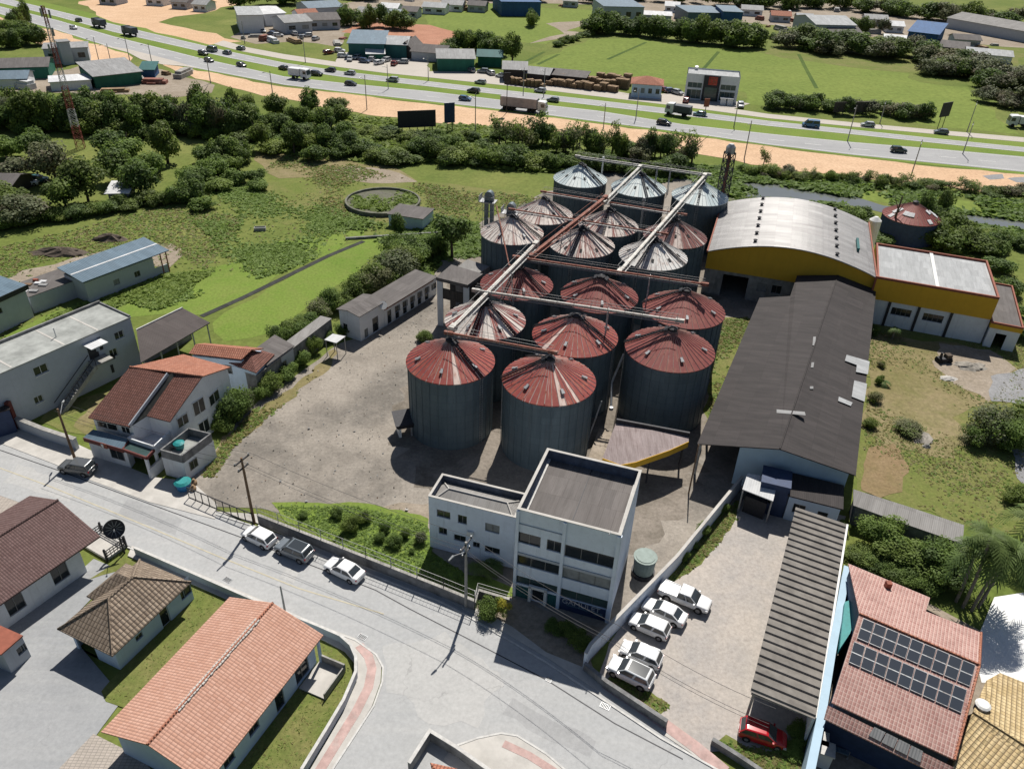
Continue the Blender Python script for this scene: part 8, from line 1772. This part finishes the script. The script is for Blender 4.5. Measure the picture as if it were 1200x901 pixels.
# ground cover: tall grass and weeds, nobody could count them
def in_poly(px, py, poly):
    ins = np.zeros(len(px), bool); j = len(poly)-1
    for i in range(len(poly)):
        xi, yi = poly[i]; xj, yj = poly[j]; c = ((yi > py) != (yj > py)) & (px < (xj-xi)*(py-yi)/(yj-yi+1e-12)+xi); ins ^= c; j = i
    return ins
def cover(name, polys, n, size, mats, rg, holes=(), clump=0.0, hgt=1.0, leaves=3):
    P2 = []; W_ = [[tuple(P(*p)[:2]) for p in q] for q in polys]; H_ = [[tuple(P(*p)[:2]) for p in q] for q in holes]
    areas = [abs(sum(a[0]*b[1]-b[0]*a[1] for a, b in zip(q, q[1:]+q[:1])))/2 for q in W_]; tot = sum(areas)
    for q, ar in zip(W_, areas):
        m = int(n*ar/tot); xs = [a[0] for a in q]; ys = [a[1] for a in q]; got = 0
        for _ in range(60):
            x = rg.uniform(min(xs), max(xs), m*2); y = rg.uniform(min(ys), max(ys), m*2)
            if clump: k_ = np.sin(x*.31+1.3*np.sin(y*.17))+np.sin(y*.27+1.7*np.sin(x*.13))+rg.normal(size=len(x))*.5 > clump; x, y = x[k_], y[k_]
            k_ = in_poly(x, y, q)
            for h_ in H_: k_ &= ~in_poly(x, y, h_)
            P2.append(np.stack([x[k_], y[k_]], 1)[:m-got]); got += len(P2[-1])
            if got >= m: break
    xy = np.concatenate(P2); n = len(xy); s = size*rg.uniform(.5,1.5,size=n); V = []; mi = []
    mat_i = rg.integers(0, len(mats), size=n)
    for i in range(leaves):
        off = rg.normal(size=(n,2))*s[:,None]*.35; c = np.stack([xy[:,0]+off[:,0], xy[:,1]+off[:,1], s*hgt*rg.uniform(.15,.6,size=n)], 1)
        nn = rg.normal(size=(n,3)); nn[:,2] = np.abs(nn[:,2])+1.9; V.append(leaf_quads(c, nn, s*rg.uniform(.6,1.1,size=n), rg, aspect=1.3)); mi.append(mat_i)
    me = np_mesh(name, np.concatenate(V), 4, mats, np.concatenate(mi)); o = link(name, me); o['kind'] = 'stuff'; return o
cv = np.random.default_rng(8)
cover('meadow_weeds', [[(190,230),(300,215),(330,225),(440,260),(400,290),(330,320),(240,345),(180,365),(150,350),(230,320),(250,280)],[(280,255),(345,245),(420,262),(405,285),(330,310),(260,300)]], 6500, .42, ['leaf_weed','leaf_weed','leaf_light'], cv, clump=.45, hgt=.5)
cover('meadow_weeds', [[(300,150),(400,135),(480,145),(600,150),(640,170),(700,180),(700,205),(600,200),(500,190),(400,190),(330,180)]], 9000, .9, ['leaf_weed','leaf_mid'], cv, clump=-.3, hgt=.7)
cover('bank_weeds', [[(700,178),(800,192),(900,205),(1000,214),(1200,238),(1200,290),(1100,300),(1090,270),(1040,250),(960,240),(860,232),(760,212)]], 9000, .9, ['leaf_weed','leaf_light','leaf_mid'], cv, holes=[[(860,214),(905,216),(980,229),(1060,243),(1200,260),(1200,272),(1060,254),(990,241),(900,234)]], clump=-.3, hgt=.7)
cover('meadow_weeds', [[(400,262),(560,262),(565,300),(520,310),(470,340),(430,345),(470,295)]], 5000, .6, ['leaf_weed','leaf_mid'], cv, clump=-.6, hgt=.7)
cover('meadow_weeds', [[(0,290),(200,240),(290,255),(240,318),(200,290),(60,305),(0,330)],[(0,352),(60,342),(60,355),(0,400)]], 4500, .3, ['leaf_weed','leaf_straw'], cv, clump=.0, hgt=.4)
cover('meadow_weeds', [[(60,372),(110,350),(190,322),(250,318),(190,362),(150,355),(110,372),(40,395)]], 3500, .45, ['leaf_weed','leaf_weed','leaf_light'], cv, clump=.0, hgt=.6)
cover('rough_grass', [[(1020,390),(1200,395),(1200,640),(1060,590),(1010,570)]], 5000, .2, ['leaf_weed','leaf_straw','leaf_straw'], cv, holes=[[(1100,402),(1160,410),(1190,432),(1160,470),(1120,450),(1095,430)]], clump=.15, hgt=.5, leaves=3)
cover('garden_weeds', [[(320,594),(420,594),(500,612),(505,650),(545,672),(545,700),(480,676),(420,650)]], 3000, .2, ['leaf_weed','leaf_light'], cv, hgt=.7, leaves=4)
cover('garden_weeds', [[(376,756),(400,764),(410,778),(410,798),(395,835),(350,903),(280,903),(340,800)],[(150,657),(225,684),(262,700),(150,828),(125,820),(190,735),(165,685)]], 5000, .16, ['leaf_weed','leaf_straw'], cv, hgt=.5, leaves=3)
cover('verge_weeds', [[(832,612),(866,587),(860,610),(830,650),(800,674),(788,680)],[(716,794),(745,805),(783,828),(775,834),(735,812)],[(835,868),(870,874),(905,882),(945,868),(950,903),(900,903)]], 2600, .22, ['leaf_weed','leaf_straw'], cv, hgt=.6, leaves=4)
cover('verge_weeds', [[(236,560),(262,520),(300,478),(350,448),(396,408),(402,412),(357,456),(312,490),(272,525),(252,558)],[(838,374),(880,374),(860,430),(840,476),(830,490)]], 2600, .26, ['leaf_weed','leaf_straw'], cv, clump=.1, hgt=.6, leaves=4)
cover('meadow_weeds', [[(335,182),(400,190),(490,214),(640,232),(640,258),(560,262),(420,258),(340,240),(300,205)]], 5000, .34, ['leaf_weed','leaf_straw'], cv, holes=[[(405,225),(455,213),(500,228),(500,255),(410,256)]], clump=.3, hgt=.5)
cover('tank_weeds', [[(412,232),(450,220),(485,228),(488,240),(450,250),(415,246)]], 1300, .7, ['leaf_weed','leaf_mid'], cv, clump=.3)
cover('meadow_weeds', [[(0,300),(200,240),(330,225),(560,225),(640,240),(560,270),(425,275),(330,320),(240,318),(60,370),(0,395)]], 2200, .26, ['leaf_weed','leaf_straw','leaf_light'], cv, hgt=.6)
lt = np.random.default_rng(5); poly = [tuple(P(*p)[:2]) for p in [(255,585),(300,480),(400,410),(505,340),(520,380),(470,440),(450,520),(480,590),(600,700),(470,600),(330,595)]]; lx = lt.uniform(-45,20,4000); ly = lt.uniform(45,130,4000); kk = in_poly(lx, ly, poly); lx, ly = lx[kk][:900], ly[kk][:900]
sz = lt.uniform(.05,.22,len(lx))*(1+(lt.random(len(lx)) > .97)*2); cc = np.stack([lx, ly, .05+sz*.3], 1); nn = lt.normal(size=(len(lx),3))*.4; nn[:,2] += 1
ob = link('yard_litter', np_mesh('yard_litter', leaf_quads(cc, nn, sz, lt, .6), 4, ['concrete','oldwall','wood'], lt.integers(0,3,len(lx)))); ob['kind'] = 'stuff'
print('trees', NT_COUNT, 'objects', len(bpy.data.objects))
